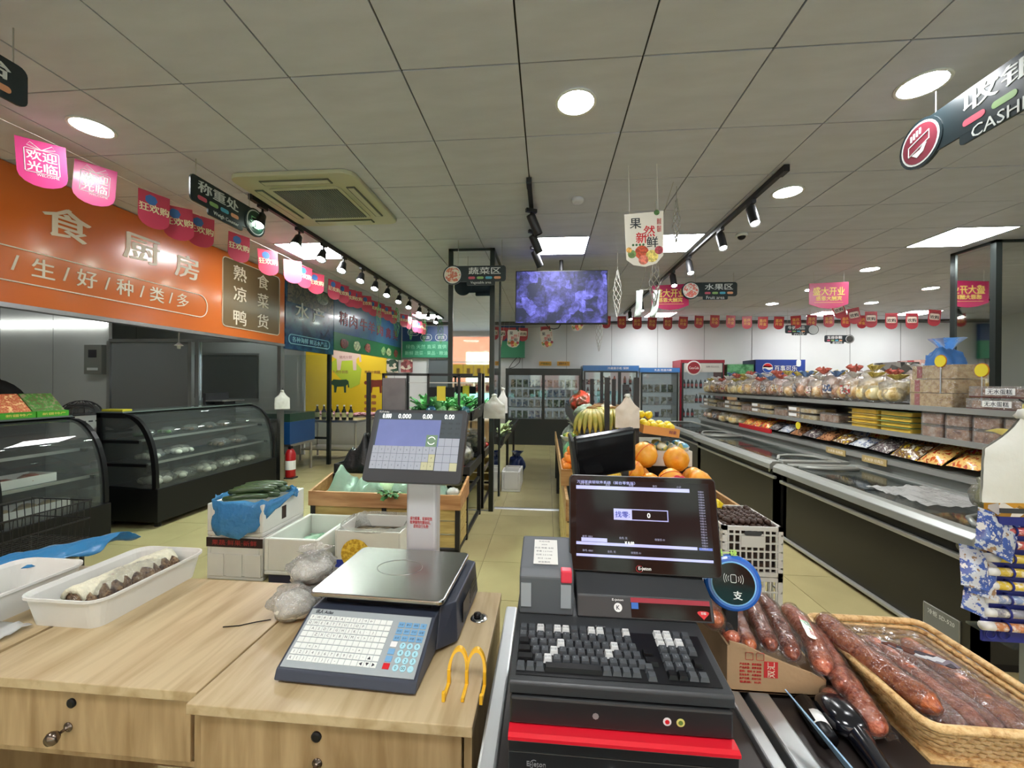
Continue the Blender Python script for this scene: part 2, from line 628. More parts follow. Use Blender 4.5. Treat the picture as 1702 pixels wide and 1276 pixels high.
rest.part('floor_tiles_beyond', M_FT, floor, kind='stuff')
# walls
M_WALL = mat('white_wall_panel', srgb(206, 209, 208), 0.5, vary=(1.5, 0.03))
M_SEAM = mat('panel_seam', srgb(150, 154, 152), 0.6)
wb = MB().box(-9.75, 10.05, 10.65, 10.8, 0, CEIL + .1).struct('wall_back', M_WALL)
for x in [-8.7 + 1.15 * k for k in range(17)]:
    MB().box(x - .006, x + .006, 10.643, 10.65, 0, CEIL).part('seam', M_SEAM, wb)
MB().box(-9.75, 10.05, 10.63, 10.65, CEIL - .05, CEIL).struct('trim_1', mat('ceiling_trim', srgb(120, 122, 120), .6))
MB().box(-9.9, -9.75, -2.8, 10.8, 0, CEIL + .1).struct('wall_left', M_WALL)
MB().box(10.05, 10.2, -2.8, 10.8, 0, CEIL + .1).struct('wall_right', M_WALL)
# shop front behind the counter: piers, sill and glass with the street outside
wf = MB()
wf.box(-9.9, -4.6, -2.95, -2.8, 0, CEIL + .1).box(5.6, 10.2, -2.95, -2.8, 0, CEIL + .1)
wf.box(-4.6, 5.6, -2.95, -2.8, 0, 0.35).box(-4.6, 5.6, -2.95, -2.8, 2.98, CEIL + .1)
wf.struct('wall_front', M_WALL)
for n, (xa, xb) in enumerate(((-4.6, -1.2), (-1.2, 2.2), (2.2, 5.6))):
    w = MB()
    w.box(xa, xa + .05, -2.93, -2.84, .35, 2.98).box(xb - .05, xb, -2.93, -2.84, .35, 2.98)
    w.box(xa, xb, -2.93, -2.84, .35, .40).box(xa, xb, -2.93, -2.84, 2.93, 2.98)
    wo = w.struct('window_%d' % (n + 1), mat('window_frame', srgb(190, 192, 190), .4, .4))
    MB().box(xa + .05, xb - .05, -2.89, -2.88, .4, 2.93).part('pane', GLASS, wo)
MB().box(-40, 40, -60, -2.95, -0.3, -0.1).struct('street', mat('paving', srgb(150, 148, 142), .8, vary=(2, .1)))
st = thing('street_building', 'orange and cream building across the street seen in the mirrored pillar', 'building', (-4, -16, -.1))
MB().box(-16, 12, -18, -15.5, -.1, 9).part('facade', mat('orange_render', srgb(170, 96, 66), .8, vary=(.5, .1)), st)
for k in range(9):
    x = -14 + k * 3
    MB().box(x, x + 1.4, -15.5, -15.42, 1.0, 3.4).part('window', mat('cream_frame', srgb(235, 226, 200), .6), st)
    MB().box(x, x + 1.4, -15.5, -15.42, 4.4, 6.8).part('window', MATS['cream_frame'], st)
MB().box(-16, 12, -15.6, -15.2, -.1, .9).part('plinth', mat('teal_plinth', srgb(130, 200, 190), .7), st)

t = thing('window_shelf', 'white shelf unit against the shop window seen in the mirrored pillar', 'shelf', (-2.4, -2.55, 0))
for z in (.1, .6, 1.2, 1.66, 2.12): MB().box(-3.4, -1.4, -2.75, -2.35, z, z + .02).part('shelf_board', WHITE, t)
for x in (-3.4, -1.42): MB().box(x, x + .02, -2.75, -2.35, 0, 2.14).part('side', WHITE, t)
for i in range(6):
    x = -3.25 + i * .31
    o = thing('gift_carton', 'yellow gift carton on the window shelf, number ' + 'one two three four five six'.split()[i] + ' in the mirror', 'carton', (x, -2.5, 1.682), group='yellow gift cartons')
    MB().box(x - .14, x + .14, -2.6, -2.4, 1.682, 2.06).part('carton', mat('gift_yellow', srgb(220, 190, 50), .5), o)
    MB().box(x - .05, x + .05, -2.4, -2.397, 1.78, 1.94).part('picture', mat('gift_dark', srgb(110, 80, 40), .5), o)
    o = thing('gift_jar_box', 'cream box with dark red jars on the window shelf, number ' + 'one two three four five six'.split()[i] + ' in the mirror', 'carton', (x, -2.5, 1.22), group='jar boxes')
    MB().box(x - .13, x + .13, -2.6, -2.4, 1.222, 1.54).part('box', mat('cream_box', srgb(226, 200, 160), .5), o)
    for s in (-.05, .05): MB().lathe([(.03, 0), (.045, .05), (.045, .15), (.03, .2)], (x + s, -2.39, 1.26), 10).part('jar', mat('jar_red', srgb(110, 40, 30), .3), o)
# ---------------------------------------------------------------- ceiling lights
M_PAN = mat('light_panel_diffuser', (.98, .99, 1), 0.5, emit=PANEL_E)
M_DOWN = mat('downlight_diffuser', (.97, .99, 1), 0.5, emit=DOWN_E)
pnames = {(-5, 4): 'over the produce stand left of the mirrored pillar', (0, 4): 'just before the hanging television', (2, 4): 'behind the white fruit flag', (7, 4): 'beside the far right pillar, the largest in view',
          (4, 12): 'above the tall fridges near the back wall', (10, 12): 'behind the right grand opening board', (-5, 12): 'far off past the left row of spotlights', (13, 12): 'in the far right back corner', (13, 4): 'beyond the right mirrored pillar', (0, -4): 'added unseen behind the camera above the till', (-5, -4): 'added unseen behind the camera by the left wall', (5, -4): 'added unseen behind the camera towards the right'}  # the row behind the camera is added for front lighting
for (i, j) in panels:
    x, y = X0 + (i + .5) * TL, Y0 + (j + .5) * TL
    t = thing('ceiling_light_panel', 'square white ceiling light panel ' + pnames[(i, j)], 'ceiling light', (x, y, CEIL - .004), group='square light panels')
    MB().box(-.285, .285, -.285, .285, .001, .01).part('diffuser', M_PAN, t, world=False)
    f = MB()
    f.box(-.299, .299, -.299, -.285, 0, .015).box(-.299, .299, .285, .299, 0, .015).box(-.299, -.285, -.285, .285, 0, .015).box(.285, .299, -.285, .285, 0, .015)
    f.part('frame', ALU, t, world=False)
dl = {(0.15, 2.31): 'straight above the aisle, largest', (1.95, 2.31): 'beside the cashier sign', (-2.85, 2.31): 'above the orange stall sign', (1.95, 3.51): 'right of the right spotlight track',
      (4.35, 5.91): 'above and right of the grand opening board', (4.35, 7.11): 'partly behind the right grand opening board', (4.35, 8.31): 'left of the right grand opening board', (6.15, 8.31): 'below the right one, far off',
      (6.15, 7.11): 'left of the far right pillar', (6.15, 5.91): 'overlapped by the far right pillar', (-6.45, 4.71): 'inside the hot food stall', (-6.0, 7.6): 'inside the seafood stall', (-5.2, 9.3): 'over the meat counter'}
pd = thing('downlight', 'x', 'ceiling light', (0, 0, 0), group='round downlights')
MB().lathe([(.098, .004), (.098, .0)], n=24).part('diffuser', M_DOWN, pd, world=False)
MB().lathe([(.1, 0), (.112, -.004), (.118, .004), (.1, .006)], n=24, cap0=False, cap1=False).part('rim', WHITE, pd, world=False, smooth=True)
PD = Proto(pd)
for (x, y), s in dl.items():
    PD.put((x, y, CEIL - .006), label='round white ceiling downlight ' + s)

# ---------------------------------------------------------------- mirrored pillars
M_MIR = mat('mirror', (0.8, 0.82, 0.8), 0.03, 1.0)
M_PIL = mat('pillar_frame', srgb(50, 56, 54), .3, .6)
def pillar(label, x0, x1, y0, y1, ft):
    t = thing('mirrored_pillar', label, 'pillar', ((x0 + x1) / 2, (y0 + y1) / 2, 0), group='mirrored pillars')
    MB().box(x0 + .02, x1 - .02, y0 + .02, y1 - .02, 0, CEIL).part('core', M_WALL, t)
    for (a, b, c, d) in ((x0 + ft, x1 - ft, y0 + .012, y0 + .02), (x0 + ft, x1 - ft, y1 - .02, y1 - .012)):
        MB().box(a, b, c, d, .02, CEIL - .03).part('mirror_panel', M_MIR, t)
    for (a, b, c, d) in ((x0 + .012, x0 + .02, y0 + ft, y1 - ft), (x1 - .02, x1 - .012, y0 + ft, y1 - ft)):
        MB().box(a, b, c, d, .02, CEIL - .03).part('mirror_panel', M_MIR, t)
    for xx, sx in ((x0, 1), (x1, -1)):
        for yy, sy in ((y0, 1), (y1, -1)):
            xs, ys = sorted((xx, xx + sx * ft)), sorted((yy, yy + sy * ft))
            MB().box(xs[0], xs[1], ys[0], ys[1], 0, CEIL).part('corner_post', M_PIL, t)
    MB().box(x0, x1, y0, y1, CEIL - .03, CEIL - .001).part('top_band', M_PIL, t)
    return t
pillar('dark framed mirrored pillar in the middle of the shop behind the produce stand', -1.17, -0.62, 4.72, 5.42, .055)
pillar('dark framed mirrored pillar rising behind the bread shelves at right', 4.80, 5.6, 4.80, 5.3, .06)
# cable cover on the floor beside the pillar
MB().prism([(-.03, 0), (-.018, .012), (.018, .012), (.03, 0)], -.62, .18, 'x').thing('cable_cover', ALU, 'grey metal cable cover strip lying across the aisle floor', 'cable cover').location = (-.22, 4.86, 0)
# ================================================================== FRONT COUNTERS
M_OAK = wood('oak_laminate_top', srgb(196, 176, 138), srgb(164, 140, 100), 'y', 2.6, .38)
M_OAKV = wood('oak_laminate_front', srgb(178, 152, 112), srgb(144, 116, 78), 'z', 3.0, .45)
M_BRONZE = mat('antique_nickel', srgb(120, 105, 92), .25, .9)
def desk(label, x0, x1, yf, yb, lx, kx):
    t = thing('counter_desk', label, 'counter', ((x0 + x1) / 2, (yf + yb) / 2, 0), group='wood laminate counter desks')
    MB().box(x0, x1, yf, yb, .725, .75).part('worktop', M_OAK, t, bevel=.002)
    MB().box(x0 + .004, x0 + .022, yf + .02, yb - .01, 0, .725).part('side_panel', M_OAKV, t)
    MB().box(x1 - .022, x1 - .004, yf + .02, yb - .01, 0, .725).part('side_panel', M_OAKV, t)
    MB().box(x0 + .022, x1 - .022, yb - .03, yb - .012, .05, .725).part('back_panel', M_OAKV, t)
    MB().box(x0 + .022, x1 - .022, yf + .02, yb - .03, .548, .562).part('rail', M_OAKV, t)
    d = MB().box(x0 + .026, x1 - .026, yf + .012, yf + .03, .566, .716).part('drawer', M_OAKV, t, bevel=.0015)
    MB().lathe([(.012, 0), (.012, -.004), (.008, -.006), (.0, -.006)], (lx, yf + .012, .69), 16, ax='y', cap1=False).part('lock', BLACK, d, smooth=False)
    MB().lathe([(.012, 0), (.012, -.002), (.004, -.003), (.004, -.022), (.011, -.024), (.0165, -.032), (.0165, -.037), (.012, -.044), (0.0, -.046)], (kx, yf + .012, .628), 16, ax='y', cap1=False).part('knob', M_BRONZE, d, smooth=True)
    return t
desk('oak laminate counter desk at left carrying the white plastic tray', -1.50, -.842, .915, 1.445, -1.19, -1.2)
desk('oak laminate counter desk carrying the label scale', -.836, -.158, .88, 1.455, -.522, -.52)
t = thing('counter_desk', 'oak laminate counter desk at the far left under the blue bag', 'counter', (-1.98, 1.25, 0), group='wood laminate counter desks')
MB().box(-2.42, -1.515, .98, 1.50, .725, .75).part('worktop', M_OAK, t, bevel=.002)
MB().box(-2.40, -1.53, 1.0, 1.48, 0, .725).part('body', M_OAKV, t)
# yellow phone holder shaped as two arches
t = thing('phone_holder', 'yellow plastic phone holder with two tall arches on the counter edge', 'phone holder', (-.195, .96, .75))
M_YEL = mat('yellow_plastic', srgb(240, 186, 40), .4)
def arch(xc):
    pts = []
    for i in range(13):
        a = PI * i / 12
        pts.append((xc - .0225 * math.cos(a), 1.0 + .018 * math.sin(a), .75 + .035 + .045 * math.sin(a)))
    return pts
hx = Vector((1, 0, 0))
for k, xc in enumerate((-.2165, -.1715)):
    m = MB()
    prof = arch(xc)
    vs, fs = [], []
    for i, p in enumerate(prof):
        c = Vector((xc, 1.0, .785))
        d = (Vector(p) - c); d.normalize()
        for w in (-.004, .004):
            for h in (-.004, .004):
                q = Vector(p) + d * w + Vector((0, h * 1.4, 0))
                vs.append(q)
    for i in range(len(prof) - 1):
        a = i * 4; b = a + 4
        for (s, e) in ((0, 1), (1, 3), (3, 2), (2, 0)):
            fs.append((a + s, a + e, b + e, b + s))
    m._add(vs, fs)
    m.part('arch', M_YEL, t, smooth=False)
for xc in (-.239, -.194, -.149):
    m = MB()
    m.box(xc - .004, xc + .004, .945, 1.006, .7505, .759)
    m.box(xc - .004, xc + .004, .994, 1.006, .757, .79)
    if xc != -.194: m.box(xc - .004, xc + .004, .941, .95, .7505, .772)
    m.part('foot', M_YEL, t, bevel=.001)
t = thing('cable_grommet', 'black and steel cable grommet set in the counter beside the scale', 'grommet', (-.212, 1.29, .75))
MB().lathe([(.028, 0), (.028, .002), (.018, .004), (.018, .004)], (-.212, 1.29, .7502), 24).part('ring', CHROME, t, smooth=True)
MB().lathe([(.012, 0), (.012, .008), (0, .010)], (-.218, 1.295, .754), 16, cap1=False).part('cap', BLACK, t, smooth=True)
# ---------------------------------------------------------------- white trays
M_TRAY = mat('milky_plastic', srgb(214, 214, 208), .35, vary=(6, .05))
def tub(label, cx, cy, w, l, h, z, rz=0.0):
    t = thing('plastic_tray', label, 'tray', (cx, cy, z), rz, group='milky plastic trays')
    m = MB()
    n = 5
    def ring(w_, l_, r, zz):
        return [(p[0], p[1], zz) for p in rr(w_, l_, r, n)]
    rings = [ring(w * .80, l * .88, .03, 0), ring(w * .94, l * .965, .045, h - .012), ring(w, l, .05, h - .008), ring(w, l, .05, h), ring(w * .955, l * .975, .045, h), ring(w * .90, l * .95, .045, h - .012), ring(w * .77, l * .86, .03, .005)]
    N = len(rings[0])
    vs = [p for r_ in rings for p in r_]
    fs = []
    for j in range(len(rings) - 1):
        for i in range(N):
            i2 = (i + 1) % N
            fs.append((j * N + i, j * N + i2, (j + 1) * N + i2, (j + 1) * N + i))
    fs.append(tuple(range(N - 1, -1, -1)))
    fs.append(tuple((len(rings) - 1) * N + i for i in range(N)))
    m._add(vs, fs)
    m.part('tub', M_TRAY, t, smooth=False, world=False)
    mk = MB()
    mk.box(-.012, .012, l / 2 - .004, l / 2 + .0004, h - .006, h - .002)
    mk.part('mould_mark', GREY, t, world=False)
    return t
tub('long milky white plastic tray holding one pastry on the left counter', -1.468, 1.295, .285, .40, .095, .75, 0)
tub('milky white plastic tray at the left edge next to the blue bag', -1.80, 1.17, .27, .37, .095, .75, 0)
# pastry
PAS = t = thing('layered_pastry', 'cream topped layered pastry in cling film inside the white tray', 'pastry', (-1.455, 1.30, .772), rz=-.03)
M_CAKE = patch('brown_cake_filling', [srgb(96, 70, 48), srgb(58, 42, 30), srgb(120, 92, 64), srgb(150, 130, 100)], 55, .6, .1, 'NOISE', interp='LINEAR', bump=.5)
M_CREAM = mat('cream_rice', srgb(226, 222, 196), .5, vary=(60, .12), bump=(90, .6))
m = MB()
for k in range(9):
    y = -.135 + k * .034
    m.ell((R.uniform(-.006, .006), y, .026), (.056, .026, .026), 10, 6, .25, 3, k, flat=-.95)
m.part('filling', M_CAKE, t, world=False, smooth=True)
m = MB()
m.grid(lambda u, v: ((u - .5) * .082 - .012, -.155 + v * .31, .046 + .010 * (1 - (2 * u - 1) ** 2) + .004 * noise.noise(Vector((u * 5, v * 11, 2))) - .012 * (abs(2 * u - 1) ** 4)), 11, 23)
m.part('topping', M_CREAM, t, world=False, smooth=True, solid=.012)
m = MB()
m.ell((0, 0, .028), (.058, .172, .036), 20, 10, .12, 7, 3, flat=-.72)
m.part('cling_film', film('cling_film', (.92, .92, .9), clear=.985, rough=.06, bump=(60, 1.2), gloss=.5), t, world=False, smooth=True)
PAS.scale = (1, 1, 1.35)
# bags
def bag(name, label, cat, c, r, m_=None, knot=True, seed=1, amp=.28, group=None, fq=2.2, inner=None):
    t = thing(name, label, cat, (c[0], c[1], c[2]), group=group)
    mm = m_ or BAGW
    b = MB()
    b.ell((0, 0, r[2] * .95 + .003), r, 32, 20, amp, fq, seed, flat=-.95)
    if knot:
        b.T = Matrix.Translation((r[0] * .1, 0, r[2] * 1.75))
        b.grid(lambda u, v: ((.22 + .5 * v ** 2) * r[0] * math.cos(2 * PI * u) * (1 + .3 * math.sin(10 * PI * u)), (.22 + .5 * v ** 2) * r[1] * math.sin(2 * PI * u) * (1 + .3 * math.sin(8 * PI * u)), v * r[2] * .55), 14, 4, cu=True)
        b.T = None
    b.part('bag_film', mm, t, world=False, smooth=True)
    if inner:
        i = MB()
        i.ell((0, 0, r[2] * .85), [x * .86 for x in r], 14, 9, amp * .6, fq * 2, seed + 3, flat=-.9)
        i.part('contents', inner, t, world=False, smooth=True)
    return t
BAGT = film('crinkled_tied_film', (.9, .9, .88), clear=.72, rough=.08, bump=(70, 1.8), gloss=.5)
M_WC = mat('white_dough', srgb(236, 233, 222), .7, vary=(9, .06), bump=(18, .4))
bag('tied_bag', 'knotted clear bag of white buns standing behind the scale, upper one', 'bag', (-.80, 1.33, .82), (.075, .07, .05), BAGT, True, 4, .3, 'tied bags beside the scale', inner=M_WC)
bag('tied_bag', 'knotted clear bag of white buns beside the scale keyboard', 'bag', (-.80, 1.235, .75), (.075, .06, .05), BAGT, False, 9, .3, 'tied bags beside the scale', inner=M_WC)
bag('tied_bag', 'clear bag of white buns pressed under the upper bag behind the scale', 'bag', (-.765, 1.355, .75), (.08, .075, .045), BAGT, False, 6, .3, 'tied bags beside the scale', inner=M_WC)
MB().tube([(-.865, 1.215, .752), (-.90, 1.195, .754), (-.94, 1.175, .752), (-.985, 1.165, .7515)], .0016, 5).thing('dark_wire', BLACK, 'thin dark wire lying on the counter near the tied bags', 'wire')
# blue bag left
b = MB()
b.grid(lambda u, v: (-2.08 + u * .36, 1.23 + v * .16 + .20 * u, .79 + .045 * math.sin(PI * v) + .012 * noise.noise(Vector((u * 7, v * 7, 1))) + .05 * u), 26, 14)
b.thing('blue_plastic_bag', film('blue_bag_film', srgb(70, 160, 220), clear=.12, rough=.3, bump=(25, .6)), 'crumpled light blue plastic bag over the tray at the left edge', 'bag', smooth=True, solid=.002)
b = MB()
b.grid(lambda u, v: (-1.86 + u * .30, 1.02 + v * .09, .752 + .018 * abs(noise.noise(Vector((u * 9, v * 6, 4)))) + .006), 20, 8)
b.thing('white_plastic_bag', BAGW, 'flat white plastic bag under the left trays', 'bag', smooth=True, solid=.002)

# ---------------------------------------------------------------- label scale
SC = thing('label_scale', 'grey label printing scale with steel platter, keyboard and tall screen on the counter', 'scale', (-.485, 1.2, .75), rz=-.035)
M_NAVY = mat('scale_navy_plastic', srgb(52, 58, 72), .45)
M_PLT = mat('brushed_platter', srgb(170, 172, 168), .24, 1.0, vary=(2, .06), bump=(200, .02))
M_PANEL = mat('scale_panel_grey', srgb(158, 166, 168), .45)
def sp(*a, **k):
    k['world'] = False
    return a[0].part(*a[1:], **k)
m = MB()   # wedge body: front lip, slope and rear box
m.prism([(-.245, .006), (.27, .006), (.27, .095), (.0, .105), (-.09, .105), (-.235, .03)], -.185, .185, 'x')
sp(m, 'body', M_NAVY, SC, bevel=.004)
m = MB().hexa([(.185, -.09, .01), (.235, -.04, .01), (.235, .25, .01), (.185, .27, .01)], [(.185, -.05, .115), (.225, -.02, .115), (.225, .25, .115), (.185, .27, .115)])
sp(m, 'printer_housing', M_NAVY, SC, bevel=.004)
m = MB().box(.2351, .237, .02, .10, .03, .09)
sp(m, 'label_slot', BLACK, SC)
m = MB()
for k in range(4):
    m.box(.2355, .2365, .12, .2, .035 + k * .016, .042 + k * .016)
sp(m, 'vent', BLACK, SC)
# slope frame: u along x, w up the slope
A, B = Vector((0, -.235, .0305)), Vector((0, -.09, .1055))
sl = (B - A).normalized(); nrm = Vector((1, 0, 0)).cross(sl).normalized()
SL = (B - A).length
def slope_m(x, s, h=0.0):
    o = A + sl * s + nrm * h + Vector((x, 0, 0))
    return frame(o, (1, 0, 0), sl)
pm = MB(slope_m(0, SL / 2, .001))
pm.box(-.176, .176, -SL / 2 + .004, SL / 2 - .004, 0, .0015)
sp(pm, 'keypad_panel', M_PANEL, SC)
M_KEY = mat('white_membrane_key', srgb(226, 230, 224), .5)
M_KEYB = mat('blue_membrane_key', srgb(112, 164, 204), .5)
M_KEYC = mat('pale_blue_membrane_key', srgb(164, 214, 224), .5)
M_INK = mat('dark_ink', srgb(40, 44, 52), .6)
km = MB().box(-.0078, .0078, -.0064, .0064, 0, .0016).mesh('key', M_KEY)
rows = ['FW#$%A*()→←   ', 'QWERTYUIOP    ', ' ASDFGHJKL.)  ', '  ZXCVBNM<>?  ', '              ', '  <>    /-+   ', '1234567890/-▲ ', 'K()-()(-   ◀▼▶']
letters = MB()
def put_glyph(dst, ch, size, Mx):
    me = text_mesh(ch, size, 0.0, 0.0)
    vs = [Mx @ v.co for v in me.vertices]
    dst._add(vs, [tuple(p.vertices) for p in me.polygons])
for r_ in range(8):
    for c_ in range(14):
        x = -.160 + c_ * .0172 - r_ * .0000
        s = SL - .029 - r_ * .0154
        o = bpy.data.objects.new('key', km)
        o.matrix_basis = slope_m(x, s, .0026)
        o.parent = SC
        COL.objects.link(o)
        ch = rows[r_][c_]
        if ch.strip(): put_glyph(letters, ch, .010, slope_m(x, s, .0045))
bk = MB().box(-.0085, .0085, -.0068, .0068, 0, .0016).mesh('function_key', M_KEYB)
rk = MB().box(-.0085, .0085, -.0068, .0068, 0, .0016).mesh('cancel_key', RED)
wk = MB().box(-.0085, .0085, -.0068, .0068, 0, .0016).mesh('feed_key', WHITE)
ck = MB().prism(circ(.0078, 16), 0, .0016, 'z').mesh('number_key', M_KEYC)
for r_ in range(3):
    for c_ in range(4):
        o = bpy.data.objects.new('function_key', bk)
        o.matrix_basis = slope_m(.099 + c_ * .0205, SL - .031 - r_ * .0178, .0026); o.parent = SC; COL.objects.link(o)
        put_glyph(letters, ['去皮', '累计', '清除', '关'][c_] if r_ == 0 else ['折扣', '改价', '打印', '设置'][c_] if r_ == 1 else ['会员', '合计', '预置', '确认'][c_], .0062, slope_m(.099 + c_ * .0205, SL - .031 - r_ * .0178, .0045))
for k, mm in enumerate((wk, bk, bk, rk)):
    o = bpy.data.objects.new(mm.name, mm)
    o.matrix_basis = slope_m(.0965, SL - .083 - k * .0178, .0026); o.parent = SC; COL.objects.link(o)
for r_, rowt in enumerate((('7', '8', '9'), ('4', '5', '6'), ('1', '2', '3'), ('0', '00', '.'))):
    for c_, ch in enumerate(rowt):
        Mx = slope_m(.1215 + c_ * .0195, SL - .085 - r_ * .0178, .0026)
        o = bpy.data.objects.new('number_key', ck)
        o.matrix_basis = Mx; o.parent = SC; COL.objects.link(o)
        put_glyph(letters, ch, .011, slope_m(.1215 + c_ * .0195, SL - .085 - r_ * .0178, .0045))
letters.part('key_lettering', M_INK, SC, world=False, kind='stuff')
lettering('讯人 Aclas', .012, M_INK, SC, slope_m(-.135, SL - .012, .0028), bold=.0002, world=False)
# platter
m = MB()
po = rr(.405, .335, .02, 4, 0, .09)
m.prism(po, .128, .142, 'z')
sp(m, 'platter', M_PLT, SC, bevel=.004)
m = MB()
m.tube([(.075 * math.cos(t * PI / 18) - .0, .11 + .055 * math.sin(t * PI / 18), .1424) for t in range(36)], .0007, 4, closed=True)
sp(m, 'platter_ring', STEEL, SC)
m = MB().box(-.16, .16, -.05, .24, .105, .128)
sp(m, 'load_cell_cover', BLACK, SC)
# post and screen
M_POST = mat('post_pale_grey', srgb(208, 208, 212), .35, .2)
m = MB().prism(rr(.118, .055, .012, 3, .012, .305), .0, .43, 'z')
sp(m, 'post', M_POST, SC)
lettering('请勿超重，轻拿轻放\n检测重物内置砝码，\n否则自行负责!', .0135, RED, SC, frame((.012, .2768, .235), (1, 0, 0), (0, 0, 1)), world=False, fit=(.085, .042))
tilt = math.radians(24)
CS = Vector((-.005, .262, .525))
def scr(x, y, h=0.0):
    up = Vector((0, math.sin(tilt), math.cos(tilt)))
    nn = Vector((1, 0, 0)).cross(up)
    return frame(CS + Vector((1, 0, 0)) * x + up * y + nn * h, (1, 0, 0), up)
m = MB(scr(0, 0, 0)); m.prism(rr(.365, .275, .014, 3), -.028, 0, 'z')
SCR = sp(m, 'screen', DARK, SC, bevel=.002)
M_UID = mat('screen_dark', srgb(70, 76, 80), .12, emit=.25)
M_UIB = mat('screen_blue', srgb(104, 112, 156), .12, emit=.32, vary=(8, .12))
M_UIW = mat('screen_key_white', srgb(150, 154, 164), .15, emit=.25)
M_UIG = mat('screen_key_olive', srgb(150, 148, 120), .15, emit=.6)
M_UIWT = mat('screen_text', srgb(225, 228, 222), .2, emit=1.2)
M_UIGR = mat('screen_green', srgb(96, 116, 96), .2, emit=.5)
m = MB(scr(0, .012, 0)); m.box(-.165, .165, -.105, .112, 0, .0008)
sp(m, 'display', M_UID, SCR)
m = MB(scr(0, .012, .0008)); m.box(-.158, .085, -.018, .085, 0, .0004)
sp(m, 'product_area', M_UIB, SCR)
kb = {}
def tkey(x, y, w_, h_, mm):
    if (w_, mm.name) not in kb: kb[(w_, mm.name)] = MB().box(0, w_, 0, h_, 0, .0004).mesh('touch_key', mm)
    o = bpy.data.objects.new('touch_key', kb[(w_, mm.name)]); o.matrix_basis = scr(0, .012, .0008) @ Matrix.Translation((x, y, 0)); o.parent = SCR; COL.objects.link(o)
for r_ in range(3):
    for c_ in range(10):
        x = -.163 + c_ * .0242; y = -.045 - r_ * .029
        tkey(x, y, .0232, .028, M_UIG if (r_, c_) in ((1, 9), (2, 8), (2, 9)) else M_UIW)
for r_ in range(4):
    for c_ in range(3):
        x = .081 + c_ * .0277; y = -.014 - r_ * .0302
        tkey(x, y, .0267, .029, M_UIG if (r_, c_) == (3, 2) else M_UIW)
m = MB(scr(.058, .012, .0012)); m.box(-.021, .022, -.018, .027, 0, .0003)
sp(m, 'refresh_button', M_UIGR, SCR)
m = MB(scr(.058, .017, .0017))
for a0 in (20, 200):
    m.tube([(.014 * math.cos(math.radians(a0 + 130 * i / 8)), .014 * math.sin(math.radians(a0 + 130 * i / 8)), 0) for i in range(9)], .0013, 4)
sp(m, 'refresh_arrows', M_UIWT, SCR)
for tx, s, w in ((-.13, '0.000', .034), (-.06, '0.000', .05), (.03, '0.00', .037), (.115, '0.00', .037)):
    lettering(s, .02, M_UIWT, SCR, scr(tx, .111, .0014), world=False, fit=(w, .018))
lettering('讯人Aclas', .012, WHITEP, SCR, scr(-.145, .128, .0008), world=False, fit=(.04, .008))
gl = MB()
for r_ in range(3):
    for c_ in range(3):
        put_glyph(gl, ['单价', '数量', '重量', '清除', '优惠', '会员', '累计', '打印', '改价'][r_ * 3 + c_], .008, scr(.095 + c_ * .028, .085 - r_ * .02, .0012))
for i, ch in enumerate('1234567890qwertyuiopasdfghjklz'):
    put_glyph(gl, ch, .009, scr(-.1515 + (i % 10) * .0242, -.019 - (i // 10) * .029, .0014))
gl.part('screen_lettering', M_INK, SCR, world=False, kind='stuff')
# ================================================================== CHECKOUT TABLE AND TILL
M_DTOP = mat('dark_steel_top', srgb(52, 46, 44), .32, .2, vary=(3, .2))
t = thing('checkout_table', 'dark steel checkout table with aluminium edge rails under the till', 'table', (.5, .95, 0))
MB().box(-.095, .455, .35, 1.40, .68, .72).part('table_top', M_DTOP, t)
MB().box(.56, 1.13, .35, 1.40, .68, .72).part('table_top', M_DTOP, t)
MB().box(-.135, -.096, .30, 1.40, .64, .735).part('edge_rail', ALU, t, bevel=.006)
MB().box(.456, .488, .30, 1.40, .66, .735).part('edge_rail', ALU, t, bevel=.005)
MB().box(.508, .558, .30, 1.40, .66, .735).part('edge_rail', ALU, t, bevel=.005)
MB().box(.489, .507, .30, 1.40, .60, .70).part('channel', BLACK, t)
MB().box(-.13, 1.10, .40, 1.34, .0, .64).part('cabinet', mat('grey_cabinet', srgb(90, 92, 92), .5), t)
M_POS = mat('till_black_plastic', srgb(46, 48, 50), .42, bump=(400, .04))
M_POSD = mat('till_dark_plastic', srgb(26, 27, 28), .4)
# cash drawer
cd = thing('cash_drawer', 'black metal cash drawer with key lock under the till', 'cash drawer', (.137, .95, .72))
MB().box(-.067, .345, .775, 1.16, .722, .8575).part('case', M_POSD, cd, bevel=.003)
MB().box(-.067, .345, .752, .7745, .822, .8425).part('top_bar', M_POSD, cd, bevel=.002)
d = MB().box(-.067, .345, .755, .7745, .722, .8195).part('drawer_front', M_POSD, cd, bevel=.002)
MB().lathe([(.012, 0), (.012, -.008), (.009, -.011), (.0, -.012)], (.125, .755, .785), 16, ax='y', cap1=False).part('lock', CHROME, d, smooth=True)
k = MB().box(.1238, .1262, .725, .744, .76, .785).part('key', CHROME, d)
MB().box(.17, .285, .7535, .7549, .779, .785).part('coin_slot', BLACK, d)
lettering('E-jeton', .02, mat('silver_print', srgb(190, 190, 190), .3, .7), d, face_cam((-.015, .7545, .797)), fit=(.035, .012))
MB().tube([(-.0 - .019 + .0075 * math.cos(a * PI / 12), .7545, .797 + .0085 * math.sin(a * PI / 12)) for a in range(4, 23)], .0006, 4).part('logo_ring', MATS['silver_print'], d)
MB().prism([(.752, .8445), (.7445, .848), (.7445, .854), (.752, .8572), (.774, .8572), (.774, .8445)], -.067, .345, 'x').part('red_strip', mat('red_gloss_strip', srgb(214, 28, 44), .25, coat=.5), cd)
